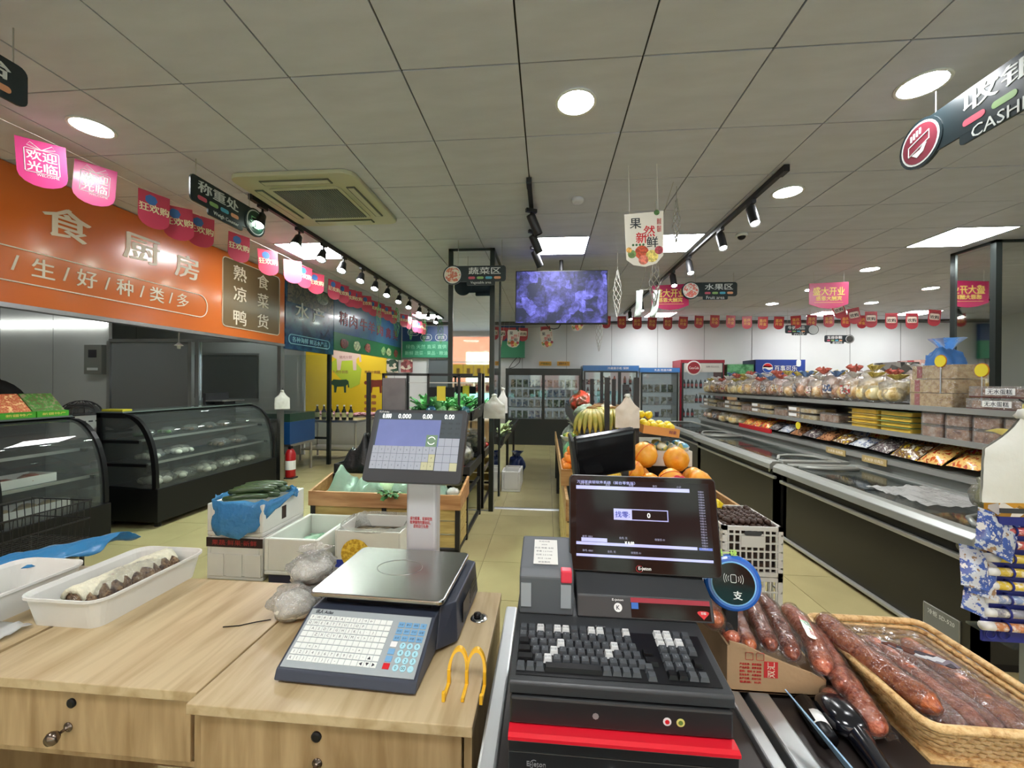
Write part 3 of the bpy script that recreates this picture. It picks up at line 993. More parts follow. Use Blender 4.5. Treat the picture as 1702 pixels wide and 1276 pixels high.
# till
PS = thing('till', 'black all-in-one till with keyboard, receipt printer, touch screen and rear customer screen', 'till', (.137, .95, .858))
MB().box(-.066, .343, .77, 1.17, .8585, .909).part('base', M_POSD, PS, bevel=.004)
stick = MB(); heart = MB()
for x, c in ((.185, 0), (.209, 1)):
    s_ = MB().lathe([(.0075, 0), (.0075, -.0006)], (x + .04, .7695, .884), 16, ax='y')
    s_.part('round_sticker', mat('sticker_white' if c == 0 else 'sticker_yellow', srgb(225, 220, 220) if c == 0 else srgb(214, 208, 120), .5), PS)
    MB().lathe([(.0042, 0), (.0042, -.0006)], (x + .04, .7688, .884), 8, ax='y').part('sticker_motif', RED if c == 0 else mat('sticker_green', srgb(90, 120, 50), .5), PS)
m = MB().prism(circ(.006, 10, .0, .0), 0, .0006, 'z'); 
MB().lathe([(.006, 0), (.006, -.0006)], (.095, .7695, .884), 8, ax='y').part('round_sticker', MATS['silver_print'], PS)
# keyboard deck, sloped
DA, DB = Vector((0, .776, .934)), Vector((0, .965, .956))
ds = (DB - DA).normalized()
def deck(x, s, h=0.0):
    n_ = Vector((1, 0, 0)).cross(ds)
    return frame(DA + ds * s + n_ * h + Vector((x, 0, 0)), (1, 0, 0), ds)
MB().prism([(.776, .911), (.776, .930), (.78, .934), (.965, .956), (1.17, .956), (1.17, .911)], -.068, .348, 'x').part('keyboard_deck', M_POS, PS, bevel=.002)
w = MB(deck(.135, .082, .0002)); w.box(-.192, .198, -.066, .066, 0, .0006)
w.part('key_well', BLACK, PS)
M_K = mat('dark_key', srgb(66, 70, 74), .5)
M_KW = mat('white_sticker_key', srgb(214, 216, 214), .55)
def keymesh(w_, m_):
    return MB().hexa([(-w_ / 2, -.0085, 0), (w_ / 2, -.0085, 0), (w_ / 2, .0085, 0), (-w_ / 2, .0085, 0)], [(-w_ / 2 + .0022, -.0055, .008), (w_ / 2 - .0022, -.0055, .008), (w_ / 2 - .0022, .0075, .008), (-w_ / 2 + .0022, .0075, .008)]).mesh('key', m_)
KM = {}
def key(x, s, w_=.0175, white=False, blank=False):
    k = (w_, white, blank)
    if k not in KM: KM[k] = keymesh(w_, M_KW if white else (BLACK if blank else M_K))
    o = bpy.data.objects.new('key', KM[k])
    o.matrix_world = deck(x, s, .001)
    o.matrix_basis = Matrix.Translation(-PS.location) @ deck(x, s, .001)
    o.parent = PS
    COL.objects.link(o)
klet = MB()
whites = {(0, 2), (0, 4), (0, 5), (0, 8), (0, 9), (0, 12), (2, 4), (2, 10), (3, 3), (3, 9), (4, 2)}
wt = {(0, 2): '会员', (0, 4): '挂单', (0, 5): '取单', (0, 8): '折扣', (0, 9): '退货', (0, 12): '锁屏', (2, 4): '整单', (2, 10): '赠送', (3, 3): '称重', (3, 9): '现金', (4, 2): '会员'}
kt = [None, '1234567890-=<', 'QWERTYUIOP[]', 'ASDFGHJKL;,.', 'ZXCVBNM<>?', None]
for r_ in range(6):
    n_ = 13 if r_ < 2 else 14
    off = [0, 0, .006, .010, .016, 0][r_]
    for c_ in range(13):
        if r_ == 5:
            if 3 <= c_ <= 8: continue
        if r_ in (2, 3, 4) and c_ == 0: continue
        x = -.048 + c_ * .0188 + (off if r_ in (2, 3, 4) else 0)
        s = .142 - r_ * .0215
        wh = (r_, c_) in whites
        key(x, s, white=wh)
        if wh: put_glyph(klet, wt[(r_, c_)], .0068, deck(x, s, .0095))
        elif kt[r_] and c_ - (1 if r_ > 1 else 0) < len(kt[r_]) and c_ > (0 if r_ > 1 else -1):
            put_glyph(klet, kt[r_][c_ - (1 if r_ > 1 else 0)], .006, deck(x - .002, s + .002, .0095))
    if r_ in (2, 3, 4): key(-.047 + [0, 0, .002, .004, .007][r_] , .142 - r_ * .0215, .021 + [0, 0, .002, .006, .012][r_], blank=True)
key(-.048 + 5.5 * .0188, .142 - 5 * .0215, .112, blank=True)
key(.212, .142 - 2.6 * .0215, .022, blank=True); key(.214, .142 - 3.6 * .0215, .026, blank=True)
key(.205, .142 - 4.4 * .0215); key(.205 + .001, .142 - 5.3 * .0215)
for r_ in range(6):
    for c_ in range(4):
        x = .246 + c_ * .0195; s = .142 - r_ * .0215
        if c_ == 3 and 2 < r_ < 5: continue
        key(x, s, white=(r_, c_) in ((0, 0), (0, 1), (1, 0), (1, 1), (1, 2)), blank=(r_ == 5 and c_ < 2))
        if (r_, c_) in ((0, 0), (0, 1), (1, 0), (1, 1), (1, 2)): put_glyph(klet, ['单品', '整单', '', ''][c_] if r_ == 0 else ['钱箱', '扫码', '交易', ''][c_], .0068, deck(x, s, .0095))
        elif r_ > 1 and c_ < 3 and r_ < 5: put_glyph(klet, '789456123'[(r_ - 2) * 3 + c_], .007, deck(x, s, .0095))
key(.246 + 3 * .0195, .142 - 3.5 * .0215, .018, blank=True)
klet.part('key_lettering', mat('key_print', srgb(150, 155, 160), .6), PS, kind='stuff')
lettering('E-jeton', .011, MATS['silver_print'], PS, deck(.125, .162, .0006), fit=(.022, .006))
# printer
pr = MB().prism([(.968, .956), (1.14, .956), (1.14, 1.078), (1.12, 1.082), (.985, 1.06), (.968, 1.045)], -.062, .066, 'x').part('receipt_printer', mat('printer_grey', srgb(84, 88, 92), .5), PS, bevel=.004)
MB(frame((-.0, 1.06, 1.0738), (1, 0, 0), (0, .135, .022))).box(-.03, .03, -.065, .045, 0, .0008).part('receipt', mat('thermal_paper', srgb(222, 222, 216), .7), pr)
rl = MB()
for k_, tx in enumerate(('欢迎光临', '2024', '商品 数量 金额', '苹果 1.2 9.60', '白菜 2.0 3.98', '合计 13.58', '谢谢惠顾')):
    put_glyph(rl, tx, .0075, frame((-.004, 1.06, 1.0738), (1, 0, 0), (0, .135, .022)) @ Matrix.Translation((0, .036 - k_ * .0155, .0011)))
rl.part('receipt_lettering', M_INK, pr, kind='stuff')
MB().box(.036, .062, .962, .986, 1.035, 1.064).part('cover_button', mat('red_button', srgb(226, 60, 80), .35), pr, bevel=.003)
for x in (-.058, .036):
    MB().box(x, x + .024, .965, .969, .975, 1.03).part('guide', mat('guide_grey', srgb(150, 156, 160), .5), pr)
# head block
hb = MB().prism([(.966, .957), (1.17, .957), (1.17, 1.03), (1.05, 1.03), (.985, 1.0)], .075, .388, 'x').part('head_block', M_POS, PS, bevel=.003)
hs = Vector((0, .019, .043)).normalized()
hm = frame((.2885, .9755, .9785), (1, 0, 0), hs)
MB(hm).box(-.088, .092, -.019, .012, 0, .0012).part('dark_window', mat('gloss_black', srgb(6, 6, 8), .08, spec=.2), hb)
MB(hm).box(-.088, .092, .0125, .0225, 0, .0014).part('red_band', mat('dark_red_band', srgb(150, 30, 52), .35), hb)
MB(hm).box(-.087, -.071, -.001, .012, .0014, .0018).part('blue_sticker', mat('blue_sticker', srgb(40, 100, 180), .4), hb)
hp = [(.0, -.009)] + [(.013 * (math.sin(a) ** 3), .010 * math.cos(a) * .9 - .0028 * math.cos(2 * a)) for a in [2 * PI * i / 24 for i in range(24)]]
MB(hm @ Matrix.Translation((.075, -.005, 0))).prism(hp[1:], .0012, .002, 'z').part('heart_sticker', RED, hb)
lettering('百福', .006, WHITEP, hb, hm @ Matrix.Translation((.075, -.003, .0027)))
MB(hm @ Matrix.Translation((-.118, .0, 0))).prism(circ(.0095, 20), .0005, .0014, 'z').part('round_badge', WHITE, hb)
lettering('K', .013, M_INK, hb, hm @ Matrix.Translation((-.118, .0, .002)), bold=.0006)
lettering('E-jeton', .01, WHITEP, hb, hm @ Matrix.Translation((-.118, .0155, .0015)), fit=(.026, .006))
MB().prism([(1.06, 1.03), (1.15, 1.03), (1.16, 1.10), (1.10, 1.10)], .14, .335, 'x').part('neck', M_POSD, hb, bevel=.004)
# touch screen
stl = math.radians(14)
SC0 = Vector((.2465, 1.065, 1.147))
def ts(x, y, h=0.0):
    xx = Vector((math.cos(.03), math.sin(-.03), 0)); up = Vector((0, math.sin(stl), math.cos(stl)))
    nn = xx.cross(up).normalized()
    return frame(SC0 + xx * x + up * y + nn * h, xx, up)
MB(ts(0, 0)).prism(rr(.372, .238, .012, 4), -.03, 0, 'z').part('touch_screen', mat('screen_shell', srgb(30, 30, 32), .3), PS, bevel=.002)
TS = PS.children[-1] if False else [o for o in COL.objects if o.name.startswith('touch_screen')][-1]
M_SBK = mat('lit_black', srgb(16, 16, 20), .08, emit=.2, spec=.18)
M_SLV = mat('lit_lavender', srgb(150, 154, 206), .08, emit=.55)
M_SBL = mat('lit_blue', srgb(70, 90, 160), .08, emit=.6)
M_GB = mat('gloss_bezel', srgb(10, 10, 11), .06, spec=.2)
MB(ts(0, 0)).prism(rr(.366, .232, .010, 4), 0, .0008, 'z').part('bezel', M_GB, TS)
MB(ts(0, .008, .0008)).box(-.168, .168, -.095, .098, 0, .0003).part('display', M_SBK, TS)
for q in ((-.168, .12, .074, .083), (-.168, .13, -.064, -.057), (-.168, .166, -.092, -.086), (-.155, -.09, -.056, -.047), (-.072, .064, .0255, .0275), (-.072, .064, .0, .002), (.062, .064, .002, .0255), (-.072, -.026, .002, .0255)):
    MB(ts(0, .008, .0012)).box(q[0], q[1], q[2], q[3], 0, .0003).part('screen_bar', M_SLV, TS)
MB(ts(0, .008, .0012)).box(.134, .166, -.064, -.058, 0, .0003).part('screen_bar_blue', M_SBL, TS)
lettering('找零:', .017, mat('ink_blue', srgb(40, 60, 150), .4, emit=.2), TS, ts(-.05, .0215, .0018), bold=.0003)
lettering('0', .017, M_UIWT, TS, ts(.016, .0215, .0016))
lettering('¥ 0.00', .009, M_UIWT, TS, ts(-.035, -.047, .0016))
lettering('万福家收银软件系统（前台零售版）', .009, M_SLV, TS, ts(-.09, .1005, .0016), fit=(.15, .008))
ul = MB()
for k_, tx in enumerate(('1 白菜 2.00 3.98', '2 苹果 1.20 9.60')): pass
for k_ in range(22):
    put_glyph(ul, '功能%02d' % (k_ + 1), .005, ts(.148, .085 - k_ * .0065, .0016))
for k_, tx in enumerate(('序号 条码', '品名', '数量', '单价', '小计')):
    put_glyph(ul, tx, .006, ts(-.145 + k_ * .06, .095, .0016))
for k_, tx in enumerate(('单号: 0001', '会员: 无', '收银员 01')):
    put_glyph(ul, tx, .006, ts(-.14 + k_ * .09, -.036, .0016)); put_glyph(ul, tx, .006, ts(-.14 + k_ * .06, -.07, .0016))
ul.part('screen_lettering', mat('lit_grey_text', srgb(130, 132, 160), .3, emit=.5), TS, kind='stuff')
lettering('E-jeton', .011, WHITEP, TS, ts(.0, -.1065, .0012), bold=.0003)
MB(ts(-.013, -.1065, .0012)).tube([(.008 * math.cos(a * PI / 12), .0075 * math.sin(a * PI / 12), 0) for a in range(3, 24)], .0004, 4).part('logo_ring', RED, TS)
# rear customer screen on its pole
MB().prism(rr(.056, .03, .008, 3, .142, 1.155), 1.03, 1.245, 'z').part('rear_pole', M_POSD, PS)
rs = Matrix.Translation((.168, 1.165, 1.312)) @ Euler((math.radians(24), math.radians(-11), math.radians(6))).to_matrix().to_4x4()
MB(rs).prism([(-.092, -.074), (.080, -.074), (.084, .062), (-.088, .066)], -.012, .016, 'y').part('rear_screen_back', mat('gloss_back', srgb(24, 24, 26), .18), PS, bevel=.008)
MB(rs).box(-.098, -.088, -.014, .03, -.076, .068).part('rear_screen_edge', M_POS, PS, bevel=.003)
MB().box(.36, .395, 1.07, 1.09, 1.0, 1.10).part('sticker_strip', mat('label_strip', srgb(220, 220, 218), .5, vary=(90, .5)), PS)
# tap to pay disc
t = thing('payment_pad', 'round blue tap to pay pad beside the till screen', 'payment pad', (.485, 1.10, .958))
nf = Matrix.Translation((.483, 1.10, .992)) @ Euler((math.radians(-12), 0, math.radians(-8))).to_matrix().to_4x4()
M_PB = mat('pay_blue', srgb(30, 96, 190), .25, coat=.3)
MB(nf).lathe([(.066, .008), (.069, 0), (.066, -.006), (.06, -.009)], n=36, ax='y').part('ring', M_PB, t, smooth=False)
MB(nf).lathe([(.0535, -.009), (.0535, -.0105)], n=36, ax='y').part('light_ring', mat('pay_pale_blue', srgb(120, 190, 240), .3), t)
MB(nf).lathe([(.05, -.0105), (.05, -.012)], n=36, ax='y').part('black_face', mat('gloss_black', (0, 0, 0)), t)
M_nf = nf @ frame((0, -.0126, 0), (1, 0, 0), (0, 0, 1))
lettering('支', .022, WHITEP, t, M_nf @ Matrix.Translation((.008, -.027, 0)), bold=.0006)
m = MB(M_nf)
m.tube([(p[0] , p[1] + .012, .0) for p in rr(.013, .019, .003, 3)], .0007, 4, closed=True)
for s_ in (-1, 1):
    for q in (.013, .018, .023):
        m.tube([(s_ * q * math.cos(math.radians(a)), .012 + q * math.sin(math.radians(a)), 0) for a in (-28, -14, 0, 14, 28)], .0006, 4)
m.part('tap_symbol', WHITEP, t)
lettering('碰一碰', .017, mat('pay_green_text', srgb(190, 230, 120), .5), t, nf @ frame((-.012, -.006, .073), (1, 0, .1), (-.1, 0, 1)), bold=.0008, ext=.002)
lettering('立减', .017, mat('pay_white_text', srgb(150, 200, 245), .5), t, nf @ frame((-.07, -.006, .01), (1, 0, 0), (0, 0, 1)), bold=.0008, ext=.002)
MB().box(.47, .50, 1.105, 1.13, .735, .96).part('stand', M_POSD, t)
MB().box(.445, .525, 1.09, 1.15, .735, .745).part('foot', M_POSD, t)
t.location.z = .735
for c in kids(t): c.location = (0, 0, .958 - .735)
# ---------------------------------------------------------------- sausages, carton, basket
M_SAU = [patch('sausage_%d' % i, c, 70, .28, .6, 'NOISE', interp='LINEAR', bump=.35) for i, c in enumerate((
    [srgb(100, 40, 18), srgb(152, 72, 36), srgb(182, 100, 56)], [srgb(122, 46, 28), srgb(172, 82, 54), srgb(204, 122, 92)], [srgb(70, 28, 18), srgb(118, 54, 36), srgb(150, 82, 58)]))]
WRAP = film('sausage_wrap', (.92, .9, .88), clear=.985, rough=.05, bump=(90, 2.0), gloss=.3)
def sausage(label, a, b, r, mi, bend=.01, sag=.0, group='vacuum packed sausages in the carton', links=0, wrap=True):
    a, b = Vector(a), Vector(b)
    t = thing('sausage', label, 'sausage', tuple((a + b) / 2), group=group)
    d = b - a
    sd_ = d.cross(Vector((0, 0, 1))).normalized()
    pts, rs_ = [], []
    N = 16
    for i in range(N + 1):
        u = i / N
        pts.append(a + d * u + sd_ * bend * math.sin(PI * u) + Vector((0, 0, sag * math.sin(PI * u))))
        k = min(1, (min(u, 1 - u) * N / 1.6 + .12)) ** .5
        rs_.append(r * k * (1 + .05 * math.sin(u * 23 + mi)))
    MB().tube(pts, rs_, 12).part('meat', M_SAU[mi], t, smooth=True)
    if wrap:
        w_ = MB()
        w_.tube(pts[:-1], [x * 1.10 + .0025 + .002 * math.sin(i * 2.1) for i, x in enumerate(rs_[:-1])], 12)
        e = pts[-1]; e0 = pts[-2]
        w_.grid(lambda u, v: e0 + (e - e0) * (v * 2.2) + sd_ * ((u - .5) * r * 2.4) + Vector((0, 0, .004 * math.sin(u * 17 + v * 5))), 9, 4)
        w_.part('plastic_wrap', WRAP, t, smooth=True)
    return t
t = thing('carton', 'torn open cardboard carton with red printing full of sausages', 'box', (.575, 1.2, .72))
M_CARD = mat('brown_cardboard', srgb(172, 142, 106), .8, vary=(4, .08), bump=(60, .1))
MB().prism([(.462, .735), (.69, .735), (.69, .775), (.66, .792), (.60, .812), (.55, .83), (.50, .852), (.462, .86)], 1.065, 1.07, 'y').part('front_flap', M_CARD, t)
MB().box(.457, .462, 1.065, 1.37, .735, .85).part('side', M_CARD, t)
MB().prism([(1.07, .735), (1.37, .735), (1.37, .80), (1.07, .775)], .69, .695, 'x').part('side', M_CARD, t)
MB().box(.457, .695, 1.365, 1.37, .735, .83).part('side', M_CARD, t)
MB().box(.457, .695, 1.065, 1.37, .7355, .74).part('bottom', M_CARD, t)
M_RP = mat('red_carton_print', srgb(190, 46, 44), .7)
c0 = MB(); c0.box(.545, .578, 1.0638, 1.0648, .775, .815)
c0.part('red_label', M_RP, t)
lettering('双汇', .02, mat('cream_print', srgb(225, 205, 180), .6), t, frame((.5615, 1.0634, .795), (0, 0, 1), (-1, 0, 0)))
for k_, s_ in enumerate(('产品名称：熏煮香肠', '产品类型：熏煮香肠', '配料：猪肉 水 淀粉', '贮存条件：冷藏保存', '生产日期：见封口处', '保质期：90天')):
    lettering(s_, .0065, M_RP, t, face_cam((.513, 1.0645, .806 - k_ * .009)), fit=(.052, .0055))
for k_ in range(2):
    m = MB(face_cam((.51 + k_ * .026, 1.0645, .826)))
    m.tube([(p[0], p[1], 0) for p in rr(.018, .018, .001, 1)], .0006, 4, closed=True)
    m.part('care_mark', M_RP, t)
SAUS = []
for a, b, r, mi, be, lb in (
    ((.498, 1.33, .89), (.432, 1.06, .905), .026, 0, .02, 'brown sausage leaning against the till at the left of the carton'),
    ((.548, 1.33, .84), (.478, 1.085, .845), .024, 1, 0, 'short fat sausage in crinkled wrap at the carton corner by the keyboard'),
    ((.585, 1.33, .85), (.520, 1.075, .835), .021, 0, .01, 'straight orange-brown sausage second in the carton'),
    ((.625, 1.33, .855), (.575, 1.085, .835), .022, 2, .0, 'dark mottled sausage with silver foil edge in the carton middle'),
    ((.675, 1.34, .84), (.625, 1.085, .815), .023, 2, -.01, 'dark red sausage with a yellow tag in the carton'),
    ((.735, 1.32, .82), (.69, 1.07, .795), .026, 1, -.02, 'curved reddish sausage with green label at the carton right'),
    ((.775, 1.25, .80), (.722, 1.03, .775), .026, 1, .0, 'fat pink-brown sausage between the carton and the basket'),
    ((.535, 1.30, .775), (.56, 1.09, .775), .024, 2, 0, 'sausage lying low inside the carton under the others')):
    SAUS.append(sausage(lb, a, b, r, mi, be))
sausage('thick pink sausage at the basket corner above the scanner', (.745, 1.10, .782), (.725, .945, .752), .026, 1, 0, group='loose sausages by the basket')
sausage('small pink sausage pair end peeping over the scanner handle', (.695, 1.06, .752), (.67, .99, .748), .018, 1, 0, group='loose sausages by the basket')
m = MB(); m.grid(lambda u, v: (.655 + u * .016 + v * .022, 1.10 - v * .03 + .14 * (1 - u) * 0, .845 - v * .018 + .003 * math.sin(u * 6)), 4, 8)
# green label on one pack
MB(frame((.722, 1.19, .836), (.25, .8, .05), (-.9, .25, .2))).prism(rr(.10, .022, .01, 3), 0, .001, 'z').part('pack_label', patch('green_pack_label', [srgb(60, 140, 70), srgb(230, 225, 170), srgb(70, 150, 80), srgb(190, 80, 50)], 40, .4), SAUS[5], label='green and cream product label')
# basket
t = thing('wicker_basket', 'flat honey coloured wicker basket of film wrapped sausages at the right front', 'basket', (.945, 1.10, .72))
M_WICK = patch('honey_wicker', [srgb(150, 104, 56), srgb(206, 164, 104), srgb(226, 190, 132)], 60, .5, .1, 'NOISE', interp='LINEAR', bump=.3)
bx0, bx1, by0, by1 = .79, 1.10, .905, 1.30
def bring(z, g, r=.03):
    return [(p[0], p[1], z) for p in rr(bx1 - bx0 + g, by1 - by0 + g, r, 4, (bx0 + bx1) / 2, (by0 + by1) / 2)]
for k_ in range(6):
    m = MB()
    base = bring(.728 + k_ * .0125, -.05 + k_ * .009)
    pts = []
    for i in range(len(base)):
        p, q = Vector(base[i]), Vector(base[(i + 1) % len(base)])
        n_ = max(1, int((q - p).length / .012))
        for j in range(n_):
            pts.append(p.lerp(q, j / n_))
    pts = [Vector((p.x, p.y, p.z + .0012 * math.sin(i * PI + k_ * PI))) + (Vector((p.x - .945, p.y - 1.1, 0)).normalized() * (.0025 if (i + k_) % 2 else -.0025)) for i, p in enumerate(pts)]
    m.tube(pts, .0068, 5, closed=True)
    m.part('woven_strand', M_WICK, t, smooth=True)
m = MB(); m.tube([Vector(p) for p in bring(.806, .01)], .0095, 8, closed=True)
m.part('rim', M_WICK, t, smooth=True)
MB().box(bx0 + .01, bx1 - .01, by0 + .01, by1 - .01, .7205, .728).part('floor_weave', M_WICK, t)
for k_ in range(7):
    a = R.uniform(-.03, .03)
    sausage(['sausage nearest the left rim in the wicker basket', 'second sausage in the wicker basket, dark', 'third sausage in the wicker basket under film', 'fourth sausage in the wicker basket under film', 'fifth sausage in the wicker basket under film', 'sixth sausage in the wicker basket near the right rim', 'sausage along the right rim of the wicker basket'][k_],
            (.832 + k_ * .038 + a, 1.26, .762 + (k_ % 2) * .014), (.832 + k_ * .038, .955, .758 + (k_ % 2) * .01), .021, (0, 2, 2, 1, 2, 0, 2)[k_], 0, group='sausages in the wicker basket', wrap=False)
sausage('long glossy brown sausage lying on top across the wicker basket', (.80, 1.26, .825), (.845, .945, .808), .029, 0, .012, group='sausages in the wicker basket')
m = MB()
m.grid(lambda u, v: (.80 + u * .285, .915 + v * .375, .795 + .012 * noise.noise(Vector((u * 6, v * 14, 3))) - .006 * (2 * u - 1) ** 2), 30, 36)
m.thing('plastic_sheet', film('clear_sheet', (.93, .93, .92), clear=.93, rough=.08, bump=(90, 1.8), gloss=.7), 'clear crinkled plastic film spread over the basket of sausages', 'plastic film', smooth=True)
MB(frame((.955, 1.13, .816), (.75, -.6, 0), (.5, .75, .1))).prism([(-.07, -.006), (.06, -.014), (.075, .0), (.06, .016), (-.07, .008)], 0, .002, 'z').thing('wrapper_strip', patch('silver_brown_wrapper', [srgb(90, 50, 40), srgb(190, 190, 195), srgb(120, 110, 120), srgb(60, 50, 60)], 60, .2, .5), 'brown and silver wrapper strip lying on the basket film', 'wrapper')
# scanner and sheet
t = thing('barcode_scanner', 'black handheld barcode scanner lying on the dark table', 'scanner', (.66, .92, .72))
M_SCN = mat('scanner_black', srgb(16, 17, 24), .18, coat=.3)
m = MB(); m.ell((.675, .99, .752), (.042, .055, .026), 18, 12, sq=.8)
m.part('head', M_SCN, t, smooth=True)
m = MB(); m.tube([(.675, .99, .752), (.68, .95, .745), (.672, .88, .742), (.655, .78, .74), (.645, .70, .74)], [.026, .024, .02, .02, .017], 12)
m.part('handle', M_SCN, t, smooth=True)
m = MB(); m.tube([(.645, .70, .74), (.64, .66, .735), (.66, .58, .725), (.72, .5, .725)], .004, 6)
m.part('cord', BLACK, t)
m = MB(frame((.583, .88, .765), (.10, -.96, -.05), (-.45, .0, .9)))
m.prism([(-.115, .035), (.14, -.03), (.14, .032)], 0, .003, 'z')
ob = m.thing('price_card', mat('pale_blue_card', srgb(150, 186, 214), .4), 'pale blue card leaning against the barcode scanner', 'card')
m = MB(); m.tube([(.605, .98, .722), (.60, .92, .745), (.61, .84, .728), (.62, .74, .724), (.62, .60, .724)], .0035, 6)
m.thing('black_cable', BLACK, 'thin black cable running over the table beside the blue card', 'cable')
bt = thing('black_bottle', 'dark bottle with white label lying in the shade beside the scanner', 'bottle', (.615, .99, .72))
m = MB(); m.cyl((.61, .93, .742), (.62, 1.035, .742), .02, n=14); m.part('body', BLACK, bt, smooth=True)
m = MB(); m.cyl((.613, .955, .742), (.617, .99, .742), .0205, n=14); m.part('label', WHITEP, bt, smooth=True)
# ================================================================== LEFT STALLS: SIGNS, GLASS PARTITIONS, DISPLAY CASES
M_ORG = mat('orange_sign_film', srgb(206, 106, 40), .22, vary=(.6, .06), coat=.3)
M_BRN = mat('brown_sign_panel', srgb(112, 92, 62), .25)
M_LTR = mat('cream_lettering', srgb(226, 214, 190), .5)
M_LTW = mat('white_lettering', srgb(216, 222, 220), .5)
sg = thing('stall_sign', 'long orange hot food stall sign board with cream calligraphy and brown panel', 'sign', (-3.93, 3.1, 2.05))
MB().box(-3.97, -3.9, .4, 5.735, 2.065, 3.08).part('board', M_ORG, sg)
MB().box(-3.985, -3.895, .4, 5.74, 2.03, 2.064).part('lower_rail', STEEL, sg)
MB(face_px((-3.899, 5.09, 2.595))).prism(rr(1.04, .84, .05, 4), 0, .003, 'z').part('brown_panel', M_BRN, sg)
m = MB(face_px((-3.895, 5.09, 2.595))); m.tube([(p[0], p[1], 0) for p in rr(1.04, .84, .05, 4)], .006, 4, closed=True)
m.part('panel_outline', M_LTR, sg)
for s_, y, z, w in (('食', 2.99, 2.77, .34), ('厨', 3.60, 2.77, .36), ('房', 4.09, 2.74, .30), ('美', 2.3, 2.77, .34)):
    lettering(s_, .3, M_LTR, sg, face_px((-3.898, y, z)), bold=.006, fit=(w, .25), ext=.002)
for s_, y in (('卫', 2.47), ('/', 2.66), ('生', 2.83), ('/', 2.98), ('好', 3.13), ('/', 3.29), ('种', 3.44), ('/', 3.6), ('类', 3.75), ('/', 3.9), ('多', 4.04)):
    lettering(s_, .16, M_LTR, sg, face_px((-3.898, y, 2.365)), bold=.002, ext=.002)
m = MB(face_px((-3.896, 3.0, 2.35))); m.tube([(p[0], p[1], 0) for p in rr(2.70, .25, .11, 6)], .006, 4, closed=True)
m.part('capsule_outline', M_LTR, sg)
for s_, y, z in (('熟', 4.85, 2.87), ('凉', 4.85, 2.61), ('鸭', 4.85, 2.31), ('食', 5.27, 2.87), ('菜', 5.27, 2.61), ('货', 5.27, 2.33)):
    lettering(s_, .2, M_LTR, sg, face_px((-3.895, y, z)), bold=.002, fit=(.22, .19), ext=.002)
sg = thing('stall_sign', 'dark blue seafood stall sign board with shellfish picture', 'sign', (-3.93, 6.4, 2.0))
MB().box(-3.97, -3.9, 5.76, 7.13, 2.0, 3.08).part('board', patch('seafood_print', [srgb(18, 40, 70), srgb(26, 60, 104), srgb(40, 84, 120), srgb(20, 46, 84)], 2.5, .25, .3, 'NOISE', interp='LINEAR'), sg)
MB().box(-3.899, -3.897, 5.80, 7.12, 2.72, 3.07).part('shellfish_picture', patch('shellfish_picture', [srgb(30, 38, 44), srgb(84, 88, 82), srgb(50, 60, 62), srgb(120, 112, 96), srgb(26, 46, 66)], 9, .3, .2, 'NOISE', interp='LINEAR'), sg)
m = MB(face_px((-3.8965, 6.75, 2.95))); m.ell((0, 0, 0), (.19, .11, .004), 14, 8); m.part('oyster_picture', patch('oyster', [srgb(70, 96, 90), srgb(150, 160, 140), srgb(100, 120, 110)], 14, .3, .2, 'NOISE', interp='LINEAR'), sg)
for s_, y in (('水', 6.17), ('产', 6.63)):
    lettering(s_, .28, M_LTW, sg, face_px((-3.896, y, 2.63)), bold=.004, fit=(.36, .26), ext=.002)
m = MB(face_px((-3.896, 6.41, 2.16))); m.tube([(p[0], p[1], 0) for p in rr(1.15, .14, .065, 5)], .008, 4, closed=True)
m.part('capsule_outline', mat('pale_blue_line', srgb(130, 190, 210), .5), sg)
lettering('各种海鲜 鲜活水产品', .1, MATS['pale_blue_line'], sg, face_px((-3.896, 6.41, 2.16)), fit=(.98, .085), ext=.002)
sg = thing('stall_sign', 'blue over green meat stall sign board with red characters far left', 'sign', (-3.93, 8.9, 2.1))
MB().box(-3.97, -3.9, 7.15, 10.6, 2.10, 2.43).part('green_board', mat('green_sign', srgb(44, 110, 66), .35, vary=(2, .12)), sg)
MB().box(-3.97, -3.9, 7.15, 10.6, 2.431, 3.08).part('blue_board', patch('sky_hill_print', [srgb(40, 74, 120), srgb(56, 96, 140), srgb(66, 110, 130)], 1.5, .3, .2, 'NOISE', interp='LINEAR'), sg)
M_DRED = mat('dark_red_lettering', srgb(136, 60, 70), .5)
for s_, y in (('精', 7.5), ('肉', 7.9), ('牛', 8.35), ('羊', 8.75), ('肉', 9.2), ('禽', 9.7), ('类', 10.15)):
    lettering(s_, .28, M_DRED, sg, face_px((-3.896, y, 2.72)), bold=.006, fit=(.34, .26), ext=.002)
for y, c in ((7.53, srgb(120, 50, 46)), (8.05, srgb(200, 210, 170)), (8.56, srgb(170, 90, 80)), (9.4, srgb(130, 170, 110)), (9.75, srgb(190, 200, 150)), (10.2, srgb(130, 60, 50))):
    m = MB(face_px((-3.896, y, 2.25))); m.ell((0, 0, 0), (.15, .1, .003), 14, 6, .3, 3, y)
    m.part('food_picture', patch('food_print_%d' % int(y * 10), [c, [x * .5 for x in c], [min(1, x * 1.4) for x in c]], 20, .4, .1, 'NOISE', interp='LINEAR'), sg, smooth=True)
sg = thing('stall_sign', 'blue and green vegetable stall sign across the back wall', 'sign', (-2.2, 10.58, 2.17))
M_TEAL = mat('teal_green_sign', srgb(58, 140, 104), .4, vary=(1.5, .08))
MB().box(-3.85, -.585, 10.54, 10.62, 2.17, 2.60).part('green_board', M_TEAL, sg)
MB().box(-3.85, -.585, 10.54, 10.62, 2.601, 3.0).part('blue_board', mat('navy_sign', srgb(40, 70, 116), .4, vary=(1, .15)), sg)
